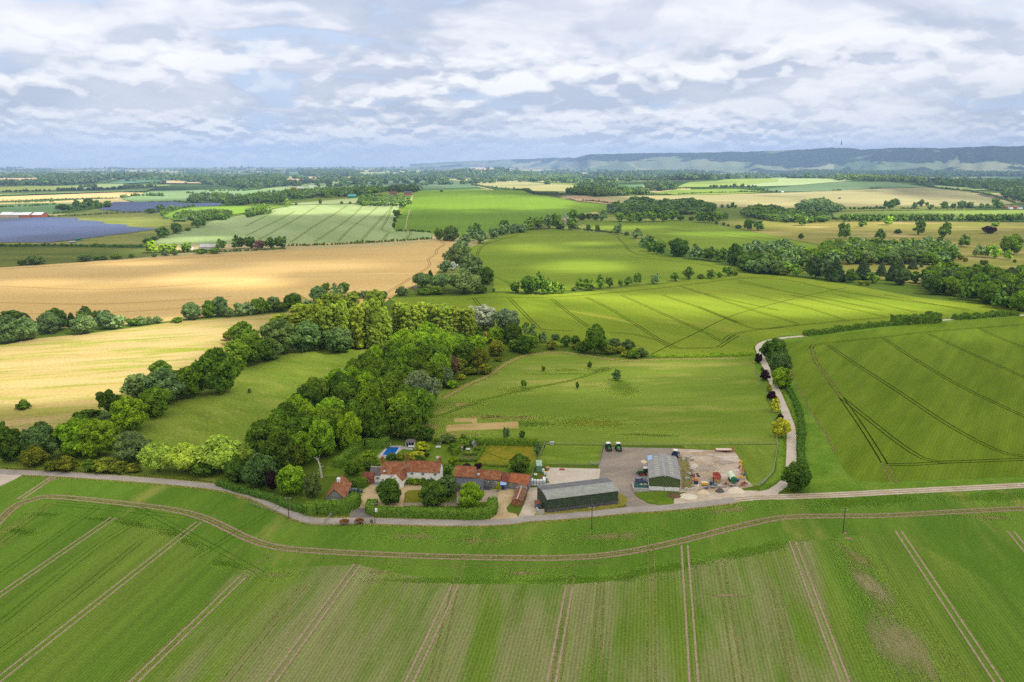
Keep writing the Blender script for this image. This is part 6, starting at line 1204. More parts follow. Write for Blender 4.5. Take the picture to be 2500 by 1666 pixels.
# ------------------------------------------------------------------ vehicles and machines
def wheel(root, x, y, r, w, rim, name='wheel'):
    b = MB(); b.tube((x - w / 2, y, r), (x + w / 2, y, r), r, r, 18); o = b.build(name, M_['dark'], root)
    b = MB(); b.tube((x - w / 2 - .03, y, r), (x + w / 2 + .03, y, r), r * .56, r * .56, 12); b.build('rim', rim, o)
def tractor(r, x, y, face, body, rim, label):
    g = U(r, x, y); t = thing('tractor', label, 'tractor', g + Vector((0, 0, .05)), face, 'tractors in the yard')       # nose points to local -y
    b = MB(); b.box(-.42, -2.6, .95, .42, -.35, 1.75, taper=.06); b.box(-.36, -2.75, .8, .36, -2.55, 1.5); b.box(-.3, -2.2, .55, .3, .9, .98); b.build('hood', body, t)
    b = MB(); b.box(-.3, -3.2, .55, .3, -2.76, 1.0); b.build('front_weight', M_['dark'], t)
    b = MB(); b.box(-.82, -.3, 1.05, .82, 1.15, 2.75, taper=.07); b.build('cab', M_['glass'], t)
    b = MB(); b.box(-.9, -.5, 2.76, .9, 1.3, 3.02, taper=.1); b.build('cab_roof', M_['white'], t)
    for sx in (-1, 1):
        b = MB(); b.box(sx * .84 - .05, -.32, 1.0, sx * .84 + .05, -.2, 2.76); b.build('cab_pillar', body, t)
        b = MB(); b.prism([(.15, 1.2), (.4, 1.9), (1.3, 1.9), (1.7, 1.2), (1.55, 1.2), (1.25, 1.78), (.48, 1.78), (.27, 1.2)], sx * 1.0 - .32, sx * 1.0 + .32, 0, None, 'x'); b.build('mudguard', body, t)
        wheel(t, sx * 1.02, .85, .98, .56, rim); wheel(t, sx * .95, -1.75, .7, .46, rim)
        b = MB(); b.box(sx * .3 - .1, -2.62 - .15, 1.28, sx * .3 + .1, -2.6 - .13, 1.45); b.build('headlight', M_['white'], t)
    b = MB(); b.tube((.5, -.55, 1.5), (.5, -.55, 2.9), .06, .06, 7); b.build('exhaust', M_['dark'], t)
def car(r, x, y, face, paint, label, suv=True):
    g = U(r, x, y); t = thing('car', label, 'car', g + Vector((0, 0, .05)), face); k = 1.0 if suv else .9   # nose to local +x
    b = MB(); b.prism([(-2.25, .42), (2.25, .42), (2.3, .85 * k), (1.25, 1.02 * k), (.55, 1.08 * k), (-2.2, 1.08 * k)], -.9, .9); b.build('body', paint, t)
    b = MB(); b.add([(-2.1, -.86, 1.09 * k), (1.05, -.86, 1.09 * k), (1.05, .86, 1.09 * k), (-2.1, .86, 1.09 * k), (-1.75, -.66, 1.66 * k), (.25, -.66, 1.66 * k), (.25, .66, 1.66 * k), (-1.75, .66, 1.66 * k)], [(0, 1, 5, 4), (1, 2, 6, 5), (2, 3, 7, 6), (3, 0, 4, 7), (4, 5, 6, 7)]); b.build('windows', M_['glass'], t)
    b = MB(); b.box(-1.75, -.65, 1.665 * k, .25, .65, 1.71 * k, taper=.06); b.build('roof', paint, t)
    for sy in (-1, 1):
        for wx in (-1.4, 1.42):
            q = MB(); q.tube((wx, sy * .78 - .12, .36), (wx, sy * .78 + .12, .36), .36, .36, 14); o = q.build('wheel', M_['dark'], t); q = MB(); q.tube((wx, sy * .78 - .14, .36), (wx, sy * .78 + .14, .36), .2, .2, 10); q.build('rim', M_['metal'], o)
        q = MB(); q.box(2.2, sy * .62 - .2, .66, 2.32, sy * .62 + .2, .82); q.build('headlight', M_['white'], t)
def heap(r, x, y, wpx, h, m_, label, name='heap', cat='heap', ry=.75):
    g = U(r, x, y); w = wpx * REG[r][2] * proj(g)[2] / FPX; b = MB(); n, k = 22, 7; rr = random.Random(int(x))
    vs = []
    for j in range(k):
        t = j / (k - 1)
        for i in range(n):
            a = 6.28318 * i / n; q = (1 - t) ** 1.0 * (1 + .16 * mnoise.noise((math.cos(a) * 1.4 + x, math.sin(a) * 1.4, t))) ; vs.append((w / 2 * q * math.cos(a), w / 2 * ry * q * math.sin(a), h * (1 - (1 - t) ** 1.25) * (1 + .14 * mnoise.noise((i * .5, t * 4, x))) - .03))
    fs = [(j * n + i, j * n + (i + 1) % n, (j + 1) * n + (i + 1) % n, (j + 1) * n + i) for j in range(k - 1) for i in range(n)]
    b.add(vs, fs); o = b.build(name, m_, smooth=True); o.location = g + Vector((0, 0, .03)); tag(o, label, cat)
def boxthing(name, label, cat, r, A, B, d, h, m_, parts=None, group=None):
    """a box-like thing whose front foot runs between two marks"""
    a, rz, L = frame(U(r, *A), U(r, *B)); t = thing(name, label, cat, a + Vector((0, 0, .05)), rz, group)
    return t, L
def build_yard():
    # shipping container
    t, L = boxthing('shipping_container', 'green shipping container at the corner of the concrete pad', 'container', 'o', (733, 582), (862, 582), 6, 2.6, None)
    b = MB(); b.box(0, 0, .1, L, 6.1, 2.5); b.build('body', M_['cgreen'], t); b = MB(); b.box(.0, -.04, .15, L, -.003, 2.45); d = b.build('door', M_['cgreen'], t)
    for k in range(4): q = MB(); x = L * (.2 + .2 * k); q.tube((x, -.09, .2), (x, -.09, 2.4), .035, .035, 6); q.build('locking_bar', M_['metal'], d)
    b = MB(); b.box(-.03, -.03, 2.505, L + .03, 6.13, 2.6); b.build('roof', plain('container roof', (.30, .42, .30), .6), t)
    # white liquid tanks, two high
    base = U('o', 628, 884); spots = [(k * 1.18, 0, z) for k in range(5) for z in (0, 1)] + [(4 * 1.18, 1.25, 0), (4 * 1.18, 1.25, 1), (4 * 1.18, 2.5, 0), (4 * 1.18, 2.5, 1), (.0, 1.25, 0), (.0, 1.25, 1), (1.18, 1.25, 0)]
    pos = ['', ]; proto = None
    rown = {0: 'bottom', 1: 'top'}; num = ['western', 'second', 'middle', 'fourth', 'eastern']
    for i, (x, y, z) in enumerate(spots):
        lab = '%s tank of the %s row of white caged tanks, %s row' % (num[int(x / 1.18 + .5)], {0: 'front', 1: 'second', 2: 'rear'}[int(y / 1.25 + .1)], rown[z])
        t = thing('liquid_tank', lab, 'tank', base + Vector((x, y, .06 + z * 1.14)), 0, 'white caged tanks by the barn')
        if i == 0:
            b = MB(); b.box(-.5, -.55, .14, .5, .55, 1.06, taper=.04); b.tube((0, 0, 1.05), (0, 0, 1.12), .16, .16, 10); body = b.build('bottle', M_['ibc'], t)
            b = MB(); b.box(-.56, -.6, 0, .56, .6, .12)
            c = MB()
            for k in range(5):
                zz = .2 + k * .2
                for q in (((-.56, -.6, zz), (.56, -.6, zz)), ((-.56, .6, zz), (.56, .6, zz)), ((-.56, -.6, zz), (-.56, .6, zz)), ((.56, -.6, zz), (.56, .6, zz))): c.tube(*q, .018, .018, 4)
            ps = [body, b.build('pallet', M_['timber'], t), c.build('cage', M_['metal'], t)]
        else:
            for p in ps: o = p.copy(); COL.objects.link(o); o.parent = t
    for (x, y, c, lab) in [(888, 570, 'white', 'white bulk bag beside the green container'), (930, 632, 'white', 'western white bulk bag with a yellow top'), (990, 636, 'white', 'eastern white bulk bag with a yellow top')]:
        t = thing('bulk_bag', lab, 'bag', U('o', x, y) + Vector((0, 0, .05)), .1, 'bulk bags by the container')
        b = MB(); b.box(-.5, -.5, 0, .5, .5, 1.05, taper=.07); b.build('bag', M_['ibc'], t); b = MB(); b.box(-.4, -.4, 1.051, .4, .4, 1.12, taper=.1); b.build('top', M_['yellow'] if 'yellow' in lab else M_['white'], t)
    t, L = boxthing('pallet_stack', 'stack of orange pallets behind the bulk bags', 'pallets', 'o', (950, 538), (1022, 538), 2, 1, None)
    for k in range(5):
        b = MB(); z = .18 * k; b.box(0, 0, z, L, 1.6, z + .03); b.box(0, 0, z + .13, L, 1.6, z + .165)
        for x in (0, L * .45, L * .9): b.box(x, 0, z + .03, x + L * .1, 1.6, z + .13)
        b.build('pallet', plain('orange timber', (.48, .26, .13), .8), t)
    heap('o', 835, 700, 130, .9, M_['rust'], 'heap of rusty brown roof tiles behind the white tanks', 'tile_heap', 'tile heap')
    t = thing('water_tank', 'small cream water tank behind the white tanks', 'tank', U('o', 715, 668) + Vector((0, 0, .05))); b = MB(); b.tube((-.6, 0, .5), (.6, 0, .5), .5, .5, 14); b.build('barrel', M_['cream'], t); b = MB(); b.box(-.5, -.3, 0, -.35, .3, .3); b.box(.35, -.3, 0, .5, .3, .3); b.build('cradle', M_['metal'], t)
    t = thing('garden_tractor', 'small green ride-on mower by the white tanks', 'mower', U('o', 975, 805) + Vector((0, 0, .05)), .2); b = MB(); b.box(-.4, -.9, .4, .4, .2, .8, taper=.05); b.build('hood', plain('mower green', (.12, .30, .04), .4), t); b = MB(); b.box(-.3, .25, .5, .3, .7, .65); b.box(-.3, .65, .6, .3, .75, 1.1); b.build('seat', M_['dark'], t)
    for sx in (-.45, .45): wheel(t, sx, .55, .36, .22, M_['yellow']); wheel(t, sx, -.65, .26, .18, M_['yellow'])
    t = thing('drill_unit', 'small faded red implement lying on the concrete pad', 'implement', U('o', 1310, 535) + Vector((0, 0, .05))); b = MB(); b.box(-.9, -.3, .2, .9, .3, .6, taper=.06); b.build('hopper', M_['red'], t); b = MB(); b.box(-1.0, -.5, .0, -.85, .5, .25); b.box(.85, -.5, .0, 1.0, .5, .25); b.build('skid', M_['dark'], t)
    t = thing('concrete_bay', 'concrete block bay against the end of the barrel barn', 'bay', U('o', 775, 1530) + Vector((0, 0, .05)), .28); b = MB(); b.box(0, 0, 0, 2.2, .35, 1.5); b.box(0, .351, 0, .35, 2.4, 1.5); b.build('wall', M_['concrete'], t)
    t = thing('lean_shed', 'small rusty roofed shed beside the barrel barn', 'shed', U('o', 722, 1420) + Vector((0, 0, .05)), .2); b = MB(); b.box(0, 0, 0, 1.7, 2.2, 1.9); b.build('wall', plain('dull blue sheet', (.12, .15, .20), .7), t); b = MB(); b.prism([(-.2, 1.95), (2.4, 2.2), (2.4, 2.28), (-.2, 2.03)], -.15, 1.85, 0, None, 'x'); b.build('roof', M_['rust'], t)
    # tractors and cars
    rimr = plain('red rims', (.45, .02, .03), .5)
    tractor('p', 305, 335, .03, M_['tgreen'], M_['metal'], 'smaller green tractor parked at the back corner of the yard')
    tractor('p', 517, 338, .0, plain('bright tractor green', (.09, .30, .05), .4, .5), M_['metal'], 'larger green tractor second in the back row')
    tractor('p', 1075, 868, -1.5, M_['tgreen'], rimr, 'green tractor with red wheels parked beside the workshop')
    tractor('p', 1738, 478, 2.7, M_['blue'], M_['white'], 'blue tractor standing behind the workshop')
    car('p', 992, 1028, -.06, M_['car'], 'blue estate car parked beside the green skip')
    car('a', 476, 797, .08, M_['car2'], 'dark green car parked in front of the timber garage', False)
    car('a', 684, 785, 1.9, M_['car'], 'grey blue car half hidden behind the driveway tree', False)
    # bay with skip
    t = thing('block_bay', 'low concrete wall enclosing the skip by the workshop', 'wall', U('p', 845, 1222) + Vector((0, 0, .05)), -.02); b = MB(); b.box(0, 0, 0, 5.6, .3, 1.25); b.box(0, .301, 0, .3, 6.2, 1.1); b.build('wall', M_['concrete'], t)
    t, L = boxthing('skip', 'long green metal skip full of scrap behind the low wall', 'skip', 'p', (872, 1170), (1160, 1170), 2, 1.2, None)
    b = MB(); b.box(0, 0, 0, L, .1, 1.5); b.box(0, 1.9, 0, L, 2, 1.5); b.box(0, .101, 0, .1, 1.899, 1.5); b.box(L - .1, .101, 0, L, 1.899, 1.5); b.box(.101, .101, 0, L - .101, 1.899, .9); b.build('body', plain('skip green', (.06, .17, .15), .5), t)
    b = MB(); rr = random.Random(2)
    for k in range(14): x, y = rr.uniform(.5, L - .6), rr.uniform(.4, 1.5); b.box(x, y, .9, x + rr.uniform(.2, .6), y + .3, 1.1 + rr.uniform(0, .4))
    b.build('scrap', M_['rubble'], t)
    # flatbed trailer
    t, L = boxthing('flatbed_trailer', 'red flatbed trailer at the back of the dirt yard', 'trailer', 'q', (948, 392), (1308, 398), 2.4, 1, None)
    b = MB(); b.box(0, 0, .75, L, 2.4, .95); b.build('chassis', M_['red'], t); b = MB(); b.box(.05, .05, .955, L - .05, 2.35, 1.0); b.build('deck', plain('bleached deck', (.62, .50, .42), .8), t); b = MB(); b.box(L - .15, 0, 1.0, L, 2.4, 2.2); b.build('headboard', M_['red'], t)
    for y in (.25, 2.15):
        for x in (L * .45, L * .58): q = MB(); q.tube((x, y - .14, .4), (x, y + .14, .4), .4, .4, 12); q.build('wheel', M_['dark'], t)
    b = MB(); b.box(-1.2, 1.1, .6, 0, 1.3, .75); b.build('drawbar', M_['red'], t)
    # tipping trailer
    a, rz, L = frame(U('q', 905, 1040), U('q', 1040, 1046)); t = thing('tipping_trailer', 'red tipping trailer with a rusty yellow chassis in the dirt yard', 'trailer', a + Vector((0, 0, .05)), rz)
    b = MB(); b.box(.05, 0, .75, L - .05, 4.8, .95); b.box(L * .4, -1.4, .6, L * .6, 0, .8); b.build('chassis', plain('rusty yellow', (.40, .24, .06), .8, .2, .4, 2), t)
    b = MB(); x0, x1 = -.25, L + .25; z0, z1 = 1.0, 2.2
    for (p, q) in (((0, .9), (.08, 5.3)), ((L - .08, .9), (L, 5.3))): b.add([(p[0], p[1], z0), (q[0], p[1], z0), (q[0], q[1], z0), (p[0], q[1], z0)] + [(x + (-.25 if p[0] == 0 else .25), y, z1) for x, y in ((p[0], p[1]), (q[0], p[1]), (q[0], q[1]), (p[0], q[1]))], [(3, 2, 1, 0), (4, 5, 6, 7), (0, 1, 5, 4), (1, 2, 6, 5), (2, 3, 7, 6), (3, 0, 4, 7)])
    b.box(.081, .9, z0, L - .081, 1.0, z1); b.box(.081, 5.2, z0, L - .081, 5.3, z1); b.box(.081, 1.001, z0, L - .081, 5.199, z0 + .1); b.build('tub', M_['red'], t)
    for x in (.1, L - .1):
        for y in (2.4, 3.5): q = MB(); q.tube((x - .2, y, .45), (x + .2, y, .45), .45, .45, 12); q.build('wheel', M_['dark'], t)
    # slurry tanker
    a, rz, L = frame(U('q', 1258, 1070), U('q', 1400, 1078)); t = thing('slurry_tanker', 'cream and green slurry tanker standing in the dirt yard', 'tanker', a + Vector((0, 0, .05)), rz + .12)
    x = L / 2; r_ = L * .5; b = MB(); b.tube((x, .9, 1.6), (x, 6.4, 1.6), r_, r_, 20); b.build('tank', M_['cream'], t); b = MB(); b.tube((x, .25, 1.6), (x, .895, 1.6), r_ * .82, r_ * 1.0, 20); b.build('tank_end', M_['dgreen'], t)
    b = MB(); b.box(x - .5, -.6, .55, x + .5, 6, .85); b.build('chassis', M_['dgreen'], t); b = MB(); b.box(x - .25, 3, 1.6 + r_ - .05, x + .25, 3.6, 1.6 + r_ + .2); b.build('hatch', M_['cream'], t)
    for sx in (-.95, .95):
        for y in (3.2, 4.4): q = MB(); q.tube((x + sx - .2, y, .5), (x + sx + .2, y, .5), .5, .5, 14); q.build('wheel', M_['dark'], t)
    # implements along the east edge and the front of the yard
    def implement(px_, py, m1, m2, label, L=2.2, rz=0.0, tines=5, name='implement'):
        t = thing(name, label, 'implement', U('q', px_, py) + Vector((0, 0, .05)), rz, 'implements along the yard edge'); rr = random.Random(px_)
        b = MB(); b.box(-L / 2, -.35, .6, L / 2, -.2, .75); b.box(-L / 2, .25, .6, L / 2, .4, .75)
        for x in (-L / 2, -.1, L / 2 - .15): b.box(x, -.195, .6, x + .15, .245, .75)
        b.build('frame', m1, t)
        b = MB(); b.box(-.5, -.15, .751, .5, .25, 1.35, taper=.1); b.add([(-.08, -.9, .5), (.08, -.9, .5), (.08, .2, 1.5), (-.08, .2, 1.5), (-.08, -.9, .65), (.08, -.9, .65), (.08, .1, 1.6), (-.08, .1, 1.6)], [(0, 1, 2, 3), (4, 7, 6, 5), (0, 4, 5, 1), (3, 2, 6, 7), (0, 3, 7, 4), (1, 5, 6, 2)]); b.build('headstock', m1, t)
        for k in range(tines):
            x = -L / 2 + .1 + (L - .2) * k / max(1, tines - 1); q = MB(); q.tube((x, .32, .6), (x, .5, .25), .06, .05, 5); q.tube((x, .5, .25), (x, .15, 0), .05, .04, 5); q.build('tine', m2, t)
    implement(1470, 690, M_['yellow'], M_['dark'], 'northern yellow cultivator at the edge of the dirt yard', 2.4, 1.4); implement(1475, 620, M_['yellow'], M_['dark'], 'yellow plough behind the northern cultivator', 2.2, 1.5)
    implement(1500, 790, M_['orange'], M_['navy'], 'orange implement between cultivator and teal machine', 2.2, .5); implement(1500, 860, M_['orange'], M_['navy'], 'orange and navy harrow near the teal machine', 2, 1.2); implement(1545, 905, M_['teal'], M_['dark'], 'teal machine at the east edge of the yard', 1.6, .3); implement(1480, 955, M_['yellow'], M_['rust'], 'long yellow implement nearest the tanker', 3.4, .1, 7)
    implement(1545, 1090, M_['rust'], M_['rust'], 'rusty red harrow lying by the yard corner', 3.0, .3, 7); implement(1500, 1105, M_['red'], M_['rust'], 'rusty roller frame beside the harrow', 2.4, .8, 4); implement(1150, 1105, M_['rust'], M_['metal'], 'rusty bar implement on the yard edge before the tanker', 2.6, -.1, 4)
    t, L = boxthing('feed_hopper', 'yellow hopper near the front of the dirt yard', 'hopper', 'q', (636, 1108), (765, 1112), 2, 1.3, None)
    b = MB(); b.box(0, 0, .35, L, 1.5, 1.25, taper=-.12); b.build('bin', M_['yellow'], t); b = MB(); b.box(.1, .1, 1.251, L - .1, 1.4, 1.3); b.build('lid', plain('pale lid', (.62, .58, .40), .7), t); b = MB(); b.box(.1, .2, 0, .25, 1.3, .349); b.box(L - .25, .2, 0, L - .1, 1.3, .349); b.build('stand', M_['dark'], t)
    t, L = boxthing('baler', 'dark blue and teal machine beside the yellow hopper', 'machine', 'q', (808, 1112), (985, 1120), 2, 1.3, None)
    b = MB(); b.box(0, .8, .4, L * .6, 1.9, 1.2, taper=.1); b.build('body', M_['navy'], t)
    for k in range(4): x = L * (.35 + .17 * k); q = MB(); q.tube((x - .14, .3, .5), (x + .14, .3, .5), .48, .48, 14); q.build('roller', M_['teal'], t)
    b = MB(); b.box(0, -.3, .3, L, -.2, .45); b.box(0, .75, .3, .1, .8, .9); b.build('frame', M_['metal'], t)
    t, L = boxthing('fuel_tank', 'navy bunded tank with an orange top beside the weeds', 'tank', 'q', (478, 1072), (560, 1076), 2, 1.9, None)
    b = MB(); b.box(0, 0, 0, L, 2.2, 1.35); b.build('bund', M_['navy'], t); b = MB(); b.box(-.03, -.03, 1.355, L + .03, 2.23, 2.0, taper=.12); b.build('top', M_['orange'], t)
    rr = random.Random(4); g0 = U('q', 500, 880)
    for k in range(7):
        x, y = rr.uniform(-1.5, 1.5), rr.uniform(-1.6, 1.6); b = MB(); b.tube((0, 0, 0), (0, 0, .28), .5, .5, 14); b.tube((0, 0, .281), (0, 0, .3), .28, .28, 12, 1)
        o = b.build('tyre', [M_['dark'], M_['tar']]); o.location = g0 + Vector((x, y, .05 + .005 * k)); o.rotation_euler = (rr.uniform(-.2, .2), rr.uniform(-.2, .2), 0); tag(o, 'old black tyre lying among the scrap by the weeds', 'tyre', 'old tyres by the weeds')
    t = thing('scrap_drum', 'grey steel drum beside the old tyres', 'drum', U('q', 440, 790) + Vector((0, 0, .05))); b = MB(); b.tube((0, 0, 0), (0, 0, .95), .5, .5, 14); b.build('drum', M_['metal'], t); b = MB(); b.tube((0, 0, .951), (0, 0, 1.0), .52, .52, 14); b.build('lid', M_['lead'], t)
    # odds and ends along the edges of the dirt yard
    rr = random.Random(12)
    for k, (x, y) in enumerate([(1255, 1118), (1330, 1100), (1395, 1118), (860, 1150), (720, 1165), (600, 1175), (470, 985), (430, 560)]):
        t = thing('pallet', '%s wooden pallet in the row along the yard edge' % ORD[k], 'pallet', U('q', x, y) + Vector((0, 0, .05)), rr.uniform(-.5, .5), 'pallets along the yard edge'); n_ = rr.randint(1, 5)
        for i in range(n_):
            z = .16 * i; b = MB(); b.box(-.6, -.5, z + .1, .6, .5, z + .13)
            for xx in (-.6, -.06, .48): b.box(xx, -.5, z, xx + .12, .5, z + .1)
            b.build('board', M_['timber'], t)
    for k, (x, y) in enumerate([(300, 1180), (360, 1190), (430, 1180), (330, 960), (360, 860), (395, 480), (350, 520), (250, 560)]):
        b = MB(); h_ = rr.uniform(.5, .9); b.box(-.8, -.4, 0, .8, .4, h_, taper=.04); b.box(-.2, -.1, h_ + .001, .2, .1, h_ + .08); o = b.build('concrete_block', M_['concrete']); o.location = U('q', x, y) + Vector((0, 0, .05)); o.rotation_euler = (0, 0, rr.uniform(-1, 1)); tag(o, '%s grey concrete block among the weeds by the workshop' % ORD[k], 'block', 'loose concrete blocks')
    for k, (x, y, c) in enumerate([(1420, 1000, 'blue'), (1395, 1020, 'navy'), (770, 1160, 'blue'), (560, 1130, 'white'), (460, 920, 'red'), (1430, 740, 'rust')]):
        b = MB(); b.tube((0, 0, 0), (0, 0, .9), .3, .3, 12); b.tube((0, 0, .28), (0, 0, .33), .32, .32, 12); b.tube((0, 0, .6), (0, 0, .65), .32, .32, 12); o = b.build('oil_drum', M_[c]); o.location = U('q', x, y) + Vector((0, 0, .05)); tag(o, '%s %s drum standing at the edge of the dirt yard' % (ORD[k], c if c != 'rust' else 'rusty'), 'drum', 'drums in the dirt yard')
    t, L = boxthing('timber_stack', 'stack of long grey timbers at the front of the dirt yard', 'timber', 'q', (880, 1150), (1180, 1140), 1, 1, None)
    for i in range(6): b = MB(); b.box(.05 * i, .22 * (i % 3), .2 * (i // 3), L - .1 * i, .22 * (i % 3) + .2, .2 * (i // 3) + .19); b.build('beam', M_['timber'], t)
    # heaps
    heap('q', 672, 1248, 250, 1.2, M_['sand'], 'heap of yellow sand beside the crushed stone apron'); heap('q', 1020, 1225, 215, 1.5, M_['tar'], 'heap of dark road planings between the pale heaps'); heap('q', 1382, 1215, 370, 1.8, M_['chalk'], 'largest heap of pale aggregate near the lane corner')
    heap('p', 1700, 1320, 330, 1.3, M_['muck'], 'brown muck heap in front of the workshop'); heap('q', 480, 690, 170, 1.4, M_['rubble'], 'heap of pale rubble among the weeds', 'heap'); heap('q', 350, 1330, 420, .5, M_['rubble'], 'low spread of white stone on the apron', 'heap'); heap('p', 1060, 590, 130, .5, M_['sand'], 'low pale sand heap beside the workshop wall', 'heap', ry=1.6)

# ------------------------------------------------------------------ fences, poles, garden things
def fence(P, label, h=1.1, step=2.4, rails=3, m_=None, name='fence'):
    root = thing(name, label, 'fence', Vector((P[0].x, P[0].y, 0))); m_ = m_ or M_['timber']; S = []
    for a, b in zip(P, P[1:]):
        k = max(1, int((b - a).length / step)); S += [a.lerp(b, i / k) for i in range(k)]
    S.append(P[-1]); o = Vector((P[0].x, P[0].y, 0))
    ps = MB() if len(S) > 100 else None
    pm = None
    for i, p in enumerate(S):
        q = p - o
        if ps: ps.box(q.x - .06, q.y - .06, -.05, q.x + .06, q.y + .06, h); continue
        if pm is None: b = MB(); b.box(-.07, -.07, -.05, .07, .07, h); x = b.build('post', m_, root); pm = x
        else: x = pm.copy(); COL.objects.link(x); x.parent = root
        x.location = (q.x, q.y, 0)
    if ps: tag(ps.build('post', m_, root), kind='stuff')
    for k in range(rails):
        z = h * (.35 + .5 * k / max(1, rails - 1)); b = MB()
        for a, c in zip(S, S[1:]): b.tube((a.x - o.x, a.y - o.y, z), (c.x - o.x, c.y - o.y, z), .04 if rails > 1 else .03, None, 4, 0, False)
        b.build('rail', m_, root)
def pole(r, x, y, ytop, label, box=False, red=False):
    g = U(r, x, y); h = height_at(g, r, ytop); t = thing('telegraph_pole', label, 'pole', g, .1, 'telegraph poles')
    b = MB(); b.tube((0, 0, -.05), (0, 0, h), .17, .11, 9); b.build('pole', M_['pole'], t); b = MB(); b.box(-1.0, -.07, h - .55, 1.0, .07, h - .4); b.build('crossarm', M_['timber'], t)
    for k in (-.85, 0, .85): q = MB(); q.tube((k, 0, h - .395), (k, 0, h - .2), .07, .05, 7); q.build('insulator', M_['white'], t)
    if box: q = MB(); q.box(.15, -.35, h - 3.2, .95, .35, h - 2.2); q.build('transformer', M_['white'], t); q = MB(); q.box(-.12, -.2, 1.6, .12, -.13, 1.9); q.build('sign', M_['yellow'], t)
    if red: q = MB(); q.box(-.3, -.3, .9, .3, -.15, 1.7); q.build('box', M_['rust'], t)
def build_bits():
    pole('m', 1328, 214, 120, 'telegraph pole on the verge beside the low roadside hedge'); pole('m', 1723, 240, 146, 'telegraph pole with a white transformer opposite the driveway', True); pole('n', 366, 268, 163, 'telegraph pole with a red box in front of the barrel barn', red=True); pole('n', 1521, 284, 174, 'telegraph pole standing alone in the green crop'); pole('l', 526, 306, 268, 'thin pole beside the bend of the lane')
    fence(pts('m', (1150, 155), (1260, 190), (1340, 222), (1420, 250), (1500, 255), (1600, 250), (1722, 241)), 'weathered post and rail fence along the outer road bend', 1.2)
    fence(pts('b', (437, 152), (425, 200), (375, 310), (340, 390), (318, 470)), 'old wire fence beside the wild garden', 1.3, 3, 2); fence(pts('b', (918, 150), (900, 220), (885, 320)), 'short stone coloured fence at the yard corner', 1.2, 2, 3); fence(pts('b', (480, 318), (700, 326), (810, 328)), 'wooden fence between paddock and concrete pad', 1.1, 3, 2)
    fence(pts('b', (2338, 60), (2345, 160), (2335, 250), (2312, 380), (2262, 440), (2200, 492), (2100, 500)), 'pale wire fence along the east paddock', 1.2, 3, 2, plain('pale timber', (.48, .44, .38), .9)); fence(pts('b', (440, 152), (910, 157), (1500, 157), (2340, 150)), 'long wire fence between meadow and paddocks', 1.1, 4, 2); fence(pts('l', (372, 480), (420, 590), (470, 700), (500, 800), (512, 910)), 'timber fence between meadow and lane', 1.1, 4, 2)
    for r, A, B, lab in [('b', (806, 318), (880, 322), 'grey metal gate into the small paddock'), ('b', (2215, 485), (2262, 446), 'grey metal gate at the lane corner'), ('a', (170, 1092), (238, 1010), 'wooden gate standing open across the side road'), ('a', (1372, 905), (1460, 908), 'low rail gate in the front garden')]:
        a, rz, L = frame(U(r, *A), U(r, *B)); m_ = M_['metal'] if 'metal' in lab else M_['timber']; t = thing('gate', lab, 'gate', a + Vector((0, 0, .05)), rz)
        b = MB()
        for z in (.15, .4, .65, .9, 1.15): b.box(0, -.03, z, L, .03, z + .06)
        b.build('bar', m_, t)
        for x in (0, L): q = MB(); q.box(x - .08, -.08, 0, x + .08, .08, 1.35); q.build('post', m_, t)
    # bleached dead tree
    g = U('a', 140, 655); h = height_at(g, 'a', 455); t = thing('dead_tree', 'bleached dead tree trunk with broken boughs beside the wood', 'dead tree', g)
    b = MB(); b.tube((0, 0, 0), (-.5, .1, h * .55), .45, .32, 9); b.tube((-.5, .1, h * .55), (-1.2, .2, h * .88), .32, .2, 8); b.build('trunk', PALEBARK, t)
    for p, q, r0 in [((-1.15, .2, h * .86), (-2.6, .3, h * .97), .16), ((-1.1, .2, h * .85), (-.4, .1, h * 1.0), .15), ((-1.2, .2, h * .88), (-1.5, 0, h * 1.04), .15), ((-.5, .1, h * .5), (1.0, .2, h * .56), .14), ((-.45, .1, h * .42), (-1.5, 0, h * .36), .12), ((-.6, 0, h * .6), (-.1, 0, h * .72), .1)]: b = MB(); b.tube(p, q, r0, r0 * .4, 7); b.build('bough', PALEBARK, t)
    for (r, x, yb, yt, wpx, lab) in [('a', 712, 292, 198, 90, 'bare twiggy grey pink tree by the hedge behind the pool'), ('h', 1392, 1142, 1055, 50, 'bare pale dead tree at the foot of the willows')]:
        g = U(r, x, yb); h = height_at(g, r, yt); w = wpx * REG[r][2] * proj(g)[2] / FPX; t = thing('bare_tree', lab, 'bare tree', g); b = MB(); rr = random.Random(int(x)); b.tube((0, 0, 0), (0, 0, h * .25), .03 * h, .02 * h, 6); b.build('trunk', plain('bare bark', (.34, .26, .22), .9), t); b = MB()
        for k in range(70): a = rr.uniform(0, 6.28); s = rr.uniform(.2, 1); p = Vector((math.cos(a) * w * .5 * s, math.sin(a) * w * .5 * s, h * rr.uniform(.55, 1.0))); m0 = Vector((p.x * .35, p.y * .35, h * .4)); b.tube((0, 0, h * rr.uniform(.12, .25)), m0, .012 * h, .009 * h, 4, 0, False); b.tube(m0, p, .009 * h, .004 * h, 4, 0, False)
        b.build('crown', plain('bare twigs', (.36, .27, .23), .9), t)
    # pool house, garden house and small garden things
    a, rz, L = frame(U('t', 592, 340), U('t', 728, 342)); t = thing('pool_house', 'small white open fronted pool house with brown roof', 'pool house', a + Vector((0, 0, .05)), rz)
    b = MB(); b.box(0, 2.2, 0, L, 2.4, 2.2); b.box(0, .0, 0, .15, 2.199, 2.2); b.box(L - .15, 0, 0, L, 2.199, 2.2); b.build('wall', M_['white'], t)
    for x in (.3, .62): q = MB(); q.box(L * x - .09, 0, 0, L * x + .09, .18, 2.2); q.build('post', M_['white'], t)
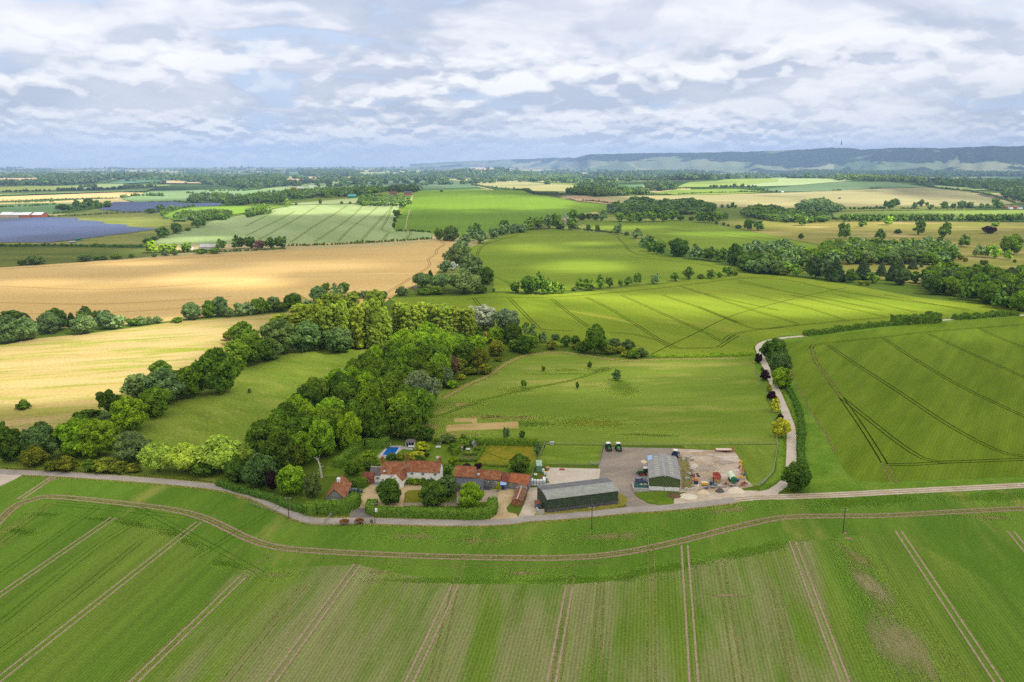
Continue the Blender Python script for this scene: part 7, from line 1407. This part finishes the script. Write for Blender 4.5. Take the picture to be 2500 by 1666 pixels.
    b = MB(); b.box(.15, .0, 1.95, L - .15, .12, 2.19); b.build('beam', M_['white'], t); b = MB(); b.add([(-.4, -.5, 2.21), (L + .4, -.5, 2.21), (L + .4, 2.8, 2.21), (-.4, 2.8, 2.21), (.8, 1.1, 3.2), (L - .8, 1.1, 3.2)], [(0, 1, 5, 4), (1, 2, 5), (2, 3, 4, 5), (3, 0, 4), (3, 2, 1, 0)]); b.build('roof', M_['slate2'], t)
    b = MB(); b.box(.16, 2.0, .1, L - .16, 2.15, 2.0); b.build('interior_shade', M_['dark'], t)  # black sheet standing in for the shade inside
    a, rz, L = frame(U('t', 1668, 345), U('t', 1740, 350)); t = thing('garden_shed', 'little garden shed with a silver pitched roof', 'shed', a, rz + .5); gable(t, 0, L * .8, 0, 1.8, 1.5, 2.6, M_['timber'], M_['metal'], axis='y', ov=.3, ridge=M_['metal'])
    def seat(r, x, y, rz, label, w=1.6):
        t = thing('garden_bench', label, 'bench', U(r, x, y) + Vector((0, 0, .05)), rz); b = MB(); b.box(-w / 2, -.25, .4, w / 2, .25, .48); b.build('seat', M_['white'], t); b = MB(); b.box(-w / 2, .2, .49, w / 2, .27, .95); b.build('backrest', M_['white'], t)
        for sx in (-1, 1):
            for sy in (-.2, .2): q = MB(); q.box(sx * w / 2 - .05, sy - .04, 0, sx * w / 2 + .05, sy + .04, .395); q.build('leg', M_['white'], t)
    seat('t', 1115, 290, .1, 'white bench at the back of the garden lawn', 2.2); seat('t', 1112, 358, .1, 'white bench on the garden lawn nearer the farmhouse', 2.0); seat('t', 332, 308, 2.6, 'white lounge seat beside the pool hedge', 1.4); seat('t', 680, 352, 0, 'pink white lounger in front of the pool house', 2.4); seat('t', 1585, 392, 0, 'pale bench in the rose garden', 1.8)
    b = MB(); b.dome((0, 0, -.02), 1.0, .7, .8, 14, 5, 0, .2, 3); o = b.build('boulder', M_['stonem'], smooth=True); o.location = U('t', 1103, 515); tag(o, 'pale rounded boulder on the garden lawn', 'boulder')
    t = thing('dovecote', 'small white dovecote on a post in the rose garden', 'dovecote', U('t', 1490, 405)); b = MB(); b.tube((0, 0, 0), (0, 0, 1.6), .09, .09, 6); b.build('post', M_['white'], t); b = MB(); b.box(-.4, -.4, 1.601, .4, .4, 2.3); b.build('box', M_['white'], t); b = MB(); b.add([(-.55, -.55, 2.3), (.55, -.55, 2.3), (.55, .55, 2.3), (-.55, .55, 2.3), (0, 0, 2.9)], [(0, 1, 4), (1, 2, 4), (2, 3, 4), (3, 0, 4), (3, 2, 1, 0)]); b.build('roof', M_['rust'], t)
    t = thing('obelisk', 'white stone column on the rose garden path', 'column', U('t', 1632, 470)); b = MB(); b.box(-.3, -.3, 0, .3, .3, .4); b.build('base', M_['stonem'], t); b = MB(); b.tube((0, 0, .4), (0, 0, 2.2), .18, .13, 8); b.build('shaft', M_['stonem'], t)
    t = thing('parasol', 'closed white parasol on the stable terrace', 'parasol', U('s', 1105, 870)); b = MB(); b.tube((0, 0, 0), (0, 0, 2.4), .04, .04, 6); b.build('pole', M_['timber'], t); b = MB(); b.tube((0, 0, .9), (0, 0, 2.3), .28, .06, 8); b.build('canopy', M_['white'], t)
    t = thing('water_butt', 'green water butt at the corner of the front hedge', 'butt', U('s', 1090, 1540)); b = MB(); b.tube((0, 0, 0), (0, 0, 1.0), .35, .4, 10); b.build('barrel', plain('butt green', (.08, .28, .2), .5), t); b = MB(); b.tube((0, 0, 1.001), (0, 0, 1.06), .42, .42, 10); b.build('lid', M_['dark'], t)
    t = thing('hay_box', 'small grey timber box by the meadow fence', 'box', U('b', 495, 155)); b = MB(); b.box(-.9, -.6, 0, .9, .6, 1.2); b.build('box', M_['lead'], t); b = MB(); b.box(-1, -.7, 1.201, 1, .7, 1.3); b.build('lid', M_['metal'], t)

# ------------------------------------------------------------------ far buildings, solar fields, mast and turbine
def solar(r, P, label):
    S = pts(r, *P); y0, y1 = min(p.y for p in S), max(p.y for p in S); b = MB(); y = y0; rr = random.Random(1)
    while y < y1:
        xs = []
        for p, q in zip(S, S[1:] + S[:1]):
            if (p.y > y) != (q.y > y): xs.append(p.x + (y - p.y) / (q.y - p.y) * (q.x - p.x))
        xs.sort()
        for xa, xb in zip(xs[::2], xs[1::2]):
            x = xa
            while x < xb:
                xe = min(x + 60 + rr.uniform(0, 40), xb); z = float(relief((x + xe) / 2, y)) + .4
                if xe - x > 4: b.add([(x, y, z + .8), (xe, y, z + .8), (xe, y + 5.0, z + 2.6), (x, y + 5.0, z + 2.6), (x, y, z + .7), (xe, y, z + .7), (xe, y + 5.0, z + 2.5), (x, y + 5.0, z + 2.5)], [(0, 1, 2, 3), (7, 6, 5, 4), (0, 4, 5, 1), (2, 6, 7, 3)])
                x = xe + 3
        y += 8.5
    m_, g = mat('solar glass'); surf(g, (.06, .085, .17), .4, .25); o = b.build('solar_panels', m_); tag(o, kind='stuff')
def far_building(r, x, y, wpx, hm, dm, wall, roof, label, name='farm_building', cat='building', group=None, rz=0.0):
    g = U(r, x, y); w = wpx * REG[r][2] * proj(g)[2] / FPX; t = thing(name, label, cat, g, rz, group)
    gable(t, -w / 2, w / 2, 0, dm, hm, hm + min(dm, w) * .22, wall, roof, ov=.5, ridge=roof); return t
def build_far_things():
    solar('g', [(-500, 640), (0, 632), (370, 618), (640, 626), (600, 642), (850, 656), (820, 671), (1040, 681), (1010, 696), (1285, 715), (1000, 750), (640, 795), (380, 824), (0, 820), (-500, 818)], 'solar'); solar('g', [(812, 551), (930, 491), (1450, 488), (1462, 500), (1820, 498), (1800, 514), (1500, 530), (1290, 568), (985, 565), (970, 558)], 'solar')
    wm, wr = M_['white'], plain('red brick sheds', (.45, .12, .07), .8)
    for k, (x, w) in enumerate([(40, 90), (120, 70), (200, 80), (300, 80)]): far_building('g', x, 612, w, 6, 26, wr if k > 1 else plain('pale shed wall', (.55, .42, .38), .8), M_['white'], '%s red and white shed from the edge of the solar field' % ORD[k], 'warehouse', 'warehouse', 'sheds beyond the solar field')
    far_building('g', 640, 802, 36, 3.2, 5, M_['teal'], M_['teal'], 'teal cabin at the front of the solar field', 'cabin', 'cabin'); far_building('g', 590, 822, 50, 2.2, 4, plain('dull cabin', (.16, .24, .22), .8), M_['lead'], 'low grey green cabin before the teal cabin', 'cabin', 'cabin')
    far_building('g', 1700, 872, 130, 3.5, 14, M_['lead'], M_['fibre'], 'low grey depot building behind the wheat field hedge', 'depot', 'depot'); far_building('g', 1530, 876, 70, 3, 10, M_['white'], M_['fibre'], 'white depot building behind the wheat field hedge', 'depot', 'depot')
    for k, x in enumerate((1540, 1640, 1690)):
        g = U('g', x, 872); t = thing('lamp_mast', '%s slim lamp mast from the west at the depot' % ORD[k], 'mast', g, 0, 'lamp masts of the depot'); b = MB(); b.tube((0, 0, 0), (0, 0, 15), .3, .2, 6); b.build('pole', M_['metal'], t); b = MB(); b.box(-.8, -.3, 15, .8, .3, 15.5); b.build('lamp', M_['white'], t)
    far_building('h', 870, 352, 62, 6, 22, M_['dgreen'], plain('green shed roof', (.06, .30, .24), .6), 'green farm shed in the trees below the hilltop', 'farm_shed', 'shed'); far_building('h', 1330, 325, 60, 7, 14, M_['brick'], M_['slate'], 'farmhouse with grey roof at the edge of the hilltop copse', 'farmhouse', 'house'); far_building('h', 1210, 320, 55, 5, 14, M_['brick'], M_['tile4'], 'brown roofed barn in the hilltop copse', 'barn', 'barn')
    for k, (x, y, w, wl, rf) in enumerate([(390, 275, 40, M_['brick'], M_['tile']), (450, 278, 60, M_['brick'], M_['fibre']), (545, 262, 50, M_['white'], M_['fibre']), (590, 262, 40, M_['white'], M_['fibre'])]): far_building('h', x, y, w, 5, 16, wl, rf, '%s low building from the west in the far farm cluster' % ORD[k], 'farm_building', 'building', 'buildings of the far farm')
    for k, (x, y, w, wl, rf) in enumerate([(2220, 605, 42, M_['brick'], M_['tile']), (2285, 606, 34, M_['brick'], M_['tile3']), (2325, 610, 30, M_['white'], M_['slate']), (2250, 608, 26, M_['render'], M_['tile4'])]): far_building('j', x, y, w, 5.5, 9, wl, rf, '%s house of the hamlet beyond the parkland hedge' % ORD[k], 'cottage', 'house', 'hamlet beyond the parkland')
    rr = random.Random(8)
    spots = [('i', 870 + 18 * k, 166 + rr.uniform(-6, 5)) for k in range(16)] + [('i', 1010 + 22 * k, 160 + rr.uniform(-5, 5)) for k in range(8)] + [('g', 1350 + rr.uniform(-60, 60), 240 + rr.uniform(-4, 4)) for k in range(6)] + [('g', 2050 + 60 * rr.uniform(-3, 4), 240 + rr.uniform(-6, 6)) for k in range(9)] + [('h', 2100 + 30 * rr.uniform(-2, 6), 160 + rr.uniform(-6, 8)) for k in range(8)] + [('i', 100 + 20 * k, 165 + rr.uniform(-4, 4)) for k in range(4)]
    for r, x, y in spots: far_building(r, x, y, rr.uniform(9, 17), 6, 10, wm if rr.random() < .75 else M_['brick'], rr.choice([M_['fibre'], M_['tile'], M_['slate']]), 'tiny pale house among the trees of the far villages', 'village_house', 'house', 'houses of the far villages', rr.uniform(-.4, .4))
    far_building('j', 372, 474, 14, 4, 6, wm, wm, 'tiny white hut at the edge of the blue green field', 'hut', 'hut'); far_building('j', 842, 524, 16, 3, 6, M_['dark'], M_['slate'], 'small dark hut in the ripening field', 'hut', 'hut')
    # mast on the ridge and a turbine on the western skyline
    q = Vector((10450 * math.sin(math.atan2(2031 - 1250, FPX)), 10450 * math.cos(math.atan2(2031 - 1250, FPX)), 0)); z = CAMH + (396 - 361) / FPX * 11350
    t = thing('radio_mast', 'tall dark radio mast on the skyline of the escarpment', 'mast', q + Vector((0, 0, z - 12))); b = MB(); b.tube((0, 0, 0), (0, 0, 40), 8, 6, 8); b.build('tower_base', M_['tar'], t); b = MB(); b.tube((0, 0, 40), (0, 0, 68), 3, 1.2, 6); b.build('lattice', M_['tar'], t)
    g = U('g', 942, 195); t = thing('wind_turbine', 'white wind turbine on the western skyline', 'turbine', g); s = 95 if g.length > 9000 else 60; b = MB(); b.tube((0, 0, 0), (0, 0, s), 3, 1.8, 8); b.build('tower', M_['white'], t)
    b = MB(); b.box(-2, -5, s, 2, 5, s + 4); b.build('nacelle', M_['white'], t)
    for k in range(3): a = .3 + k * 2.0944; b = MB(); b.tube((0, -6, s + 2), (math.sin(a) * 45, -6, s + 2 + math.cos(a) * 45), 2.0, .5, 5); b.build('blade', M_['white'], t)
build_farmhouse(); build_stables(); build_garage(); build_barns(); build_yard(); build_bits(); build_far_things()
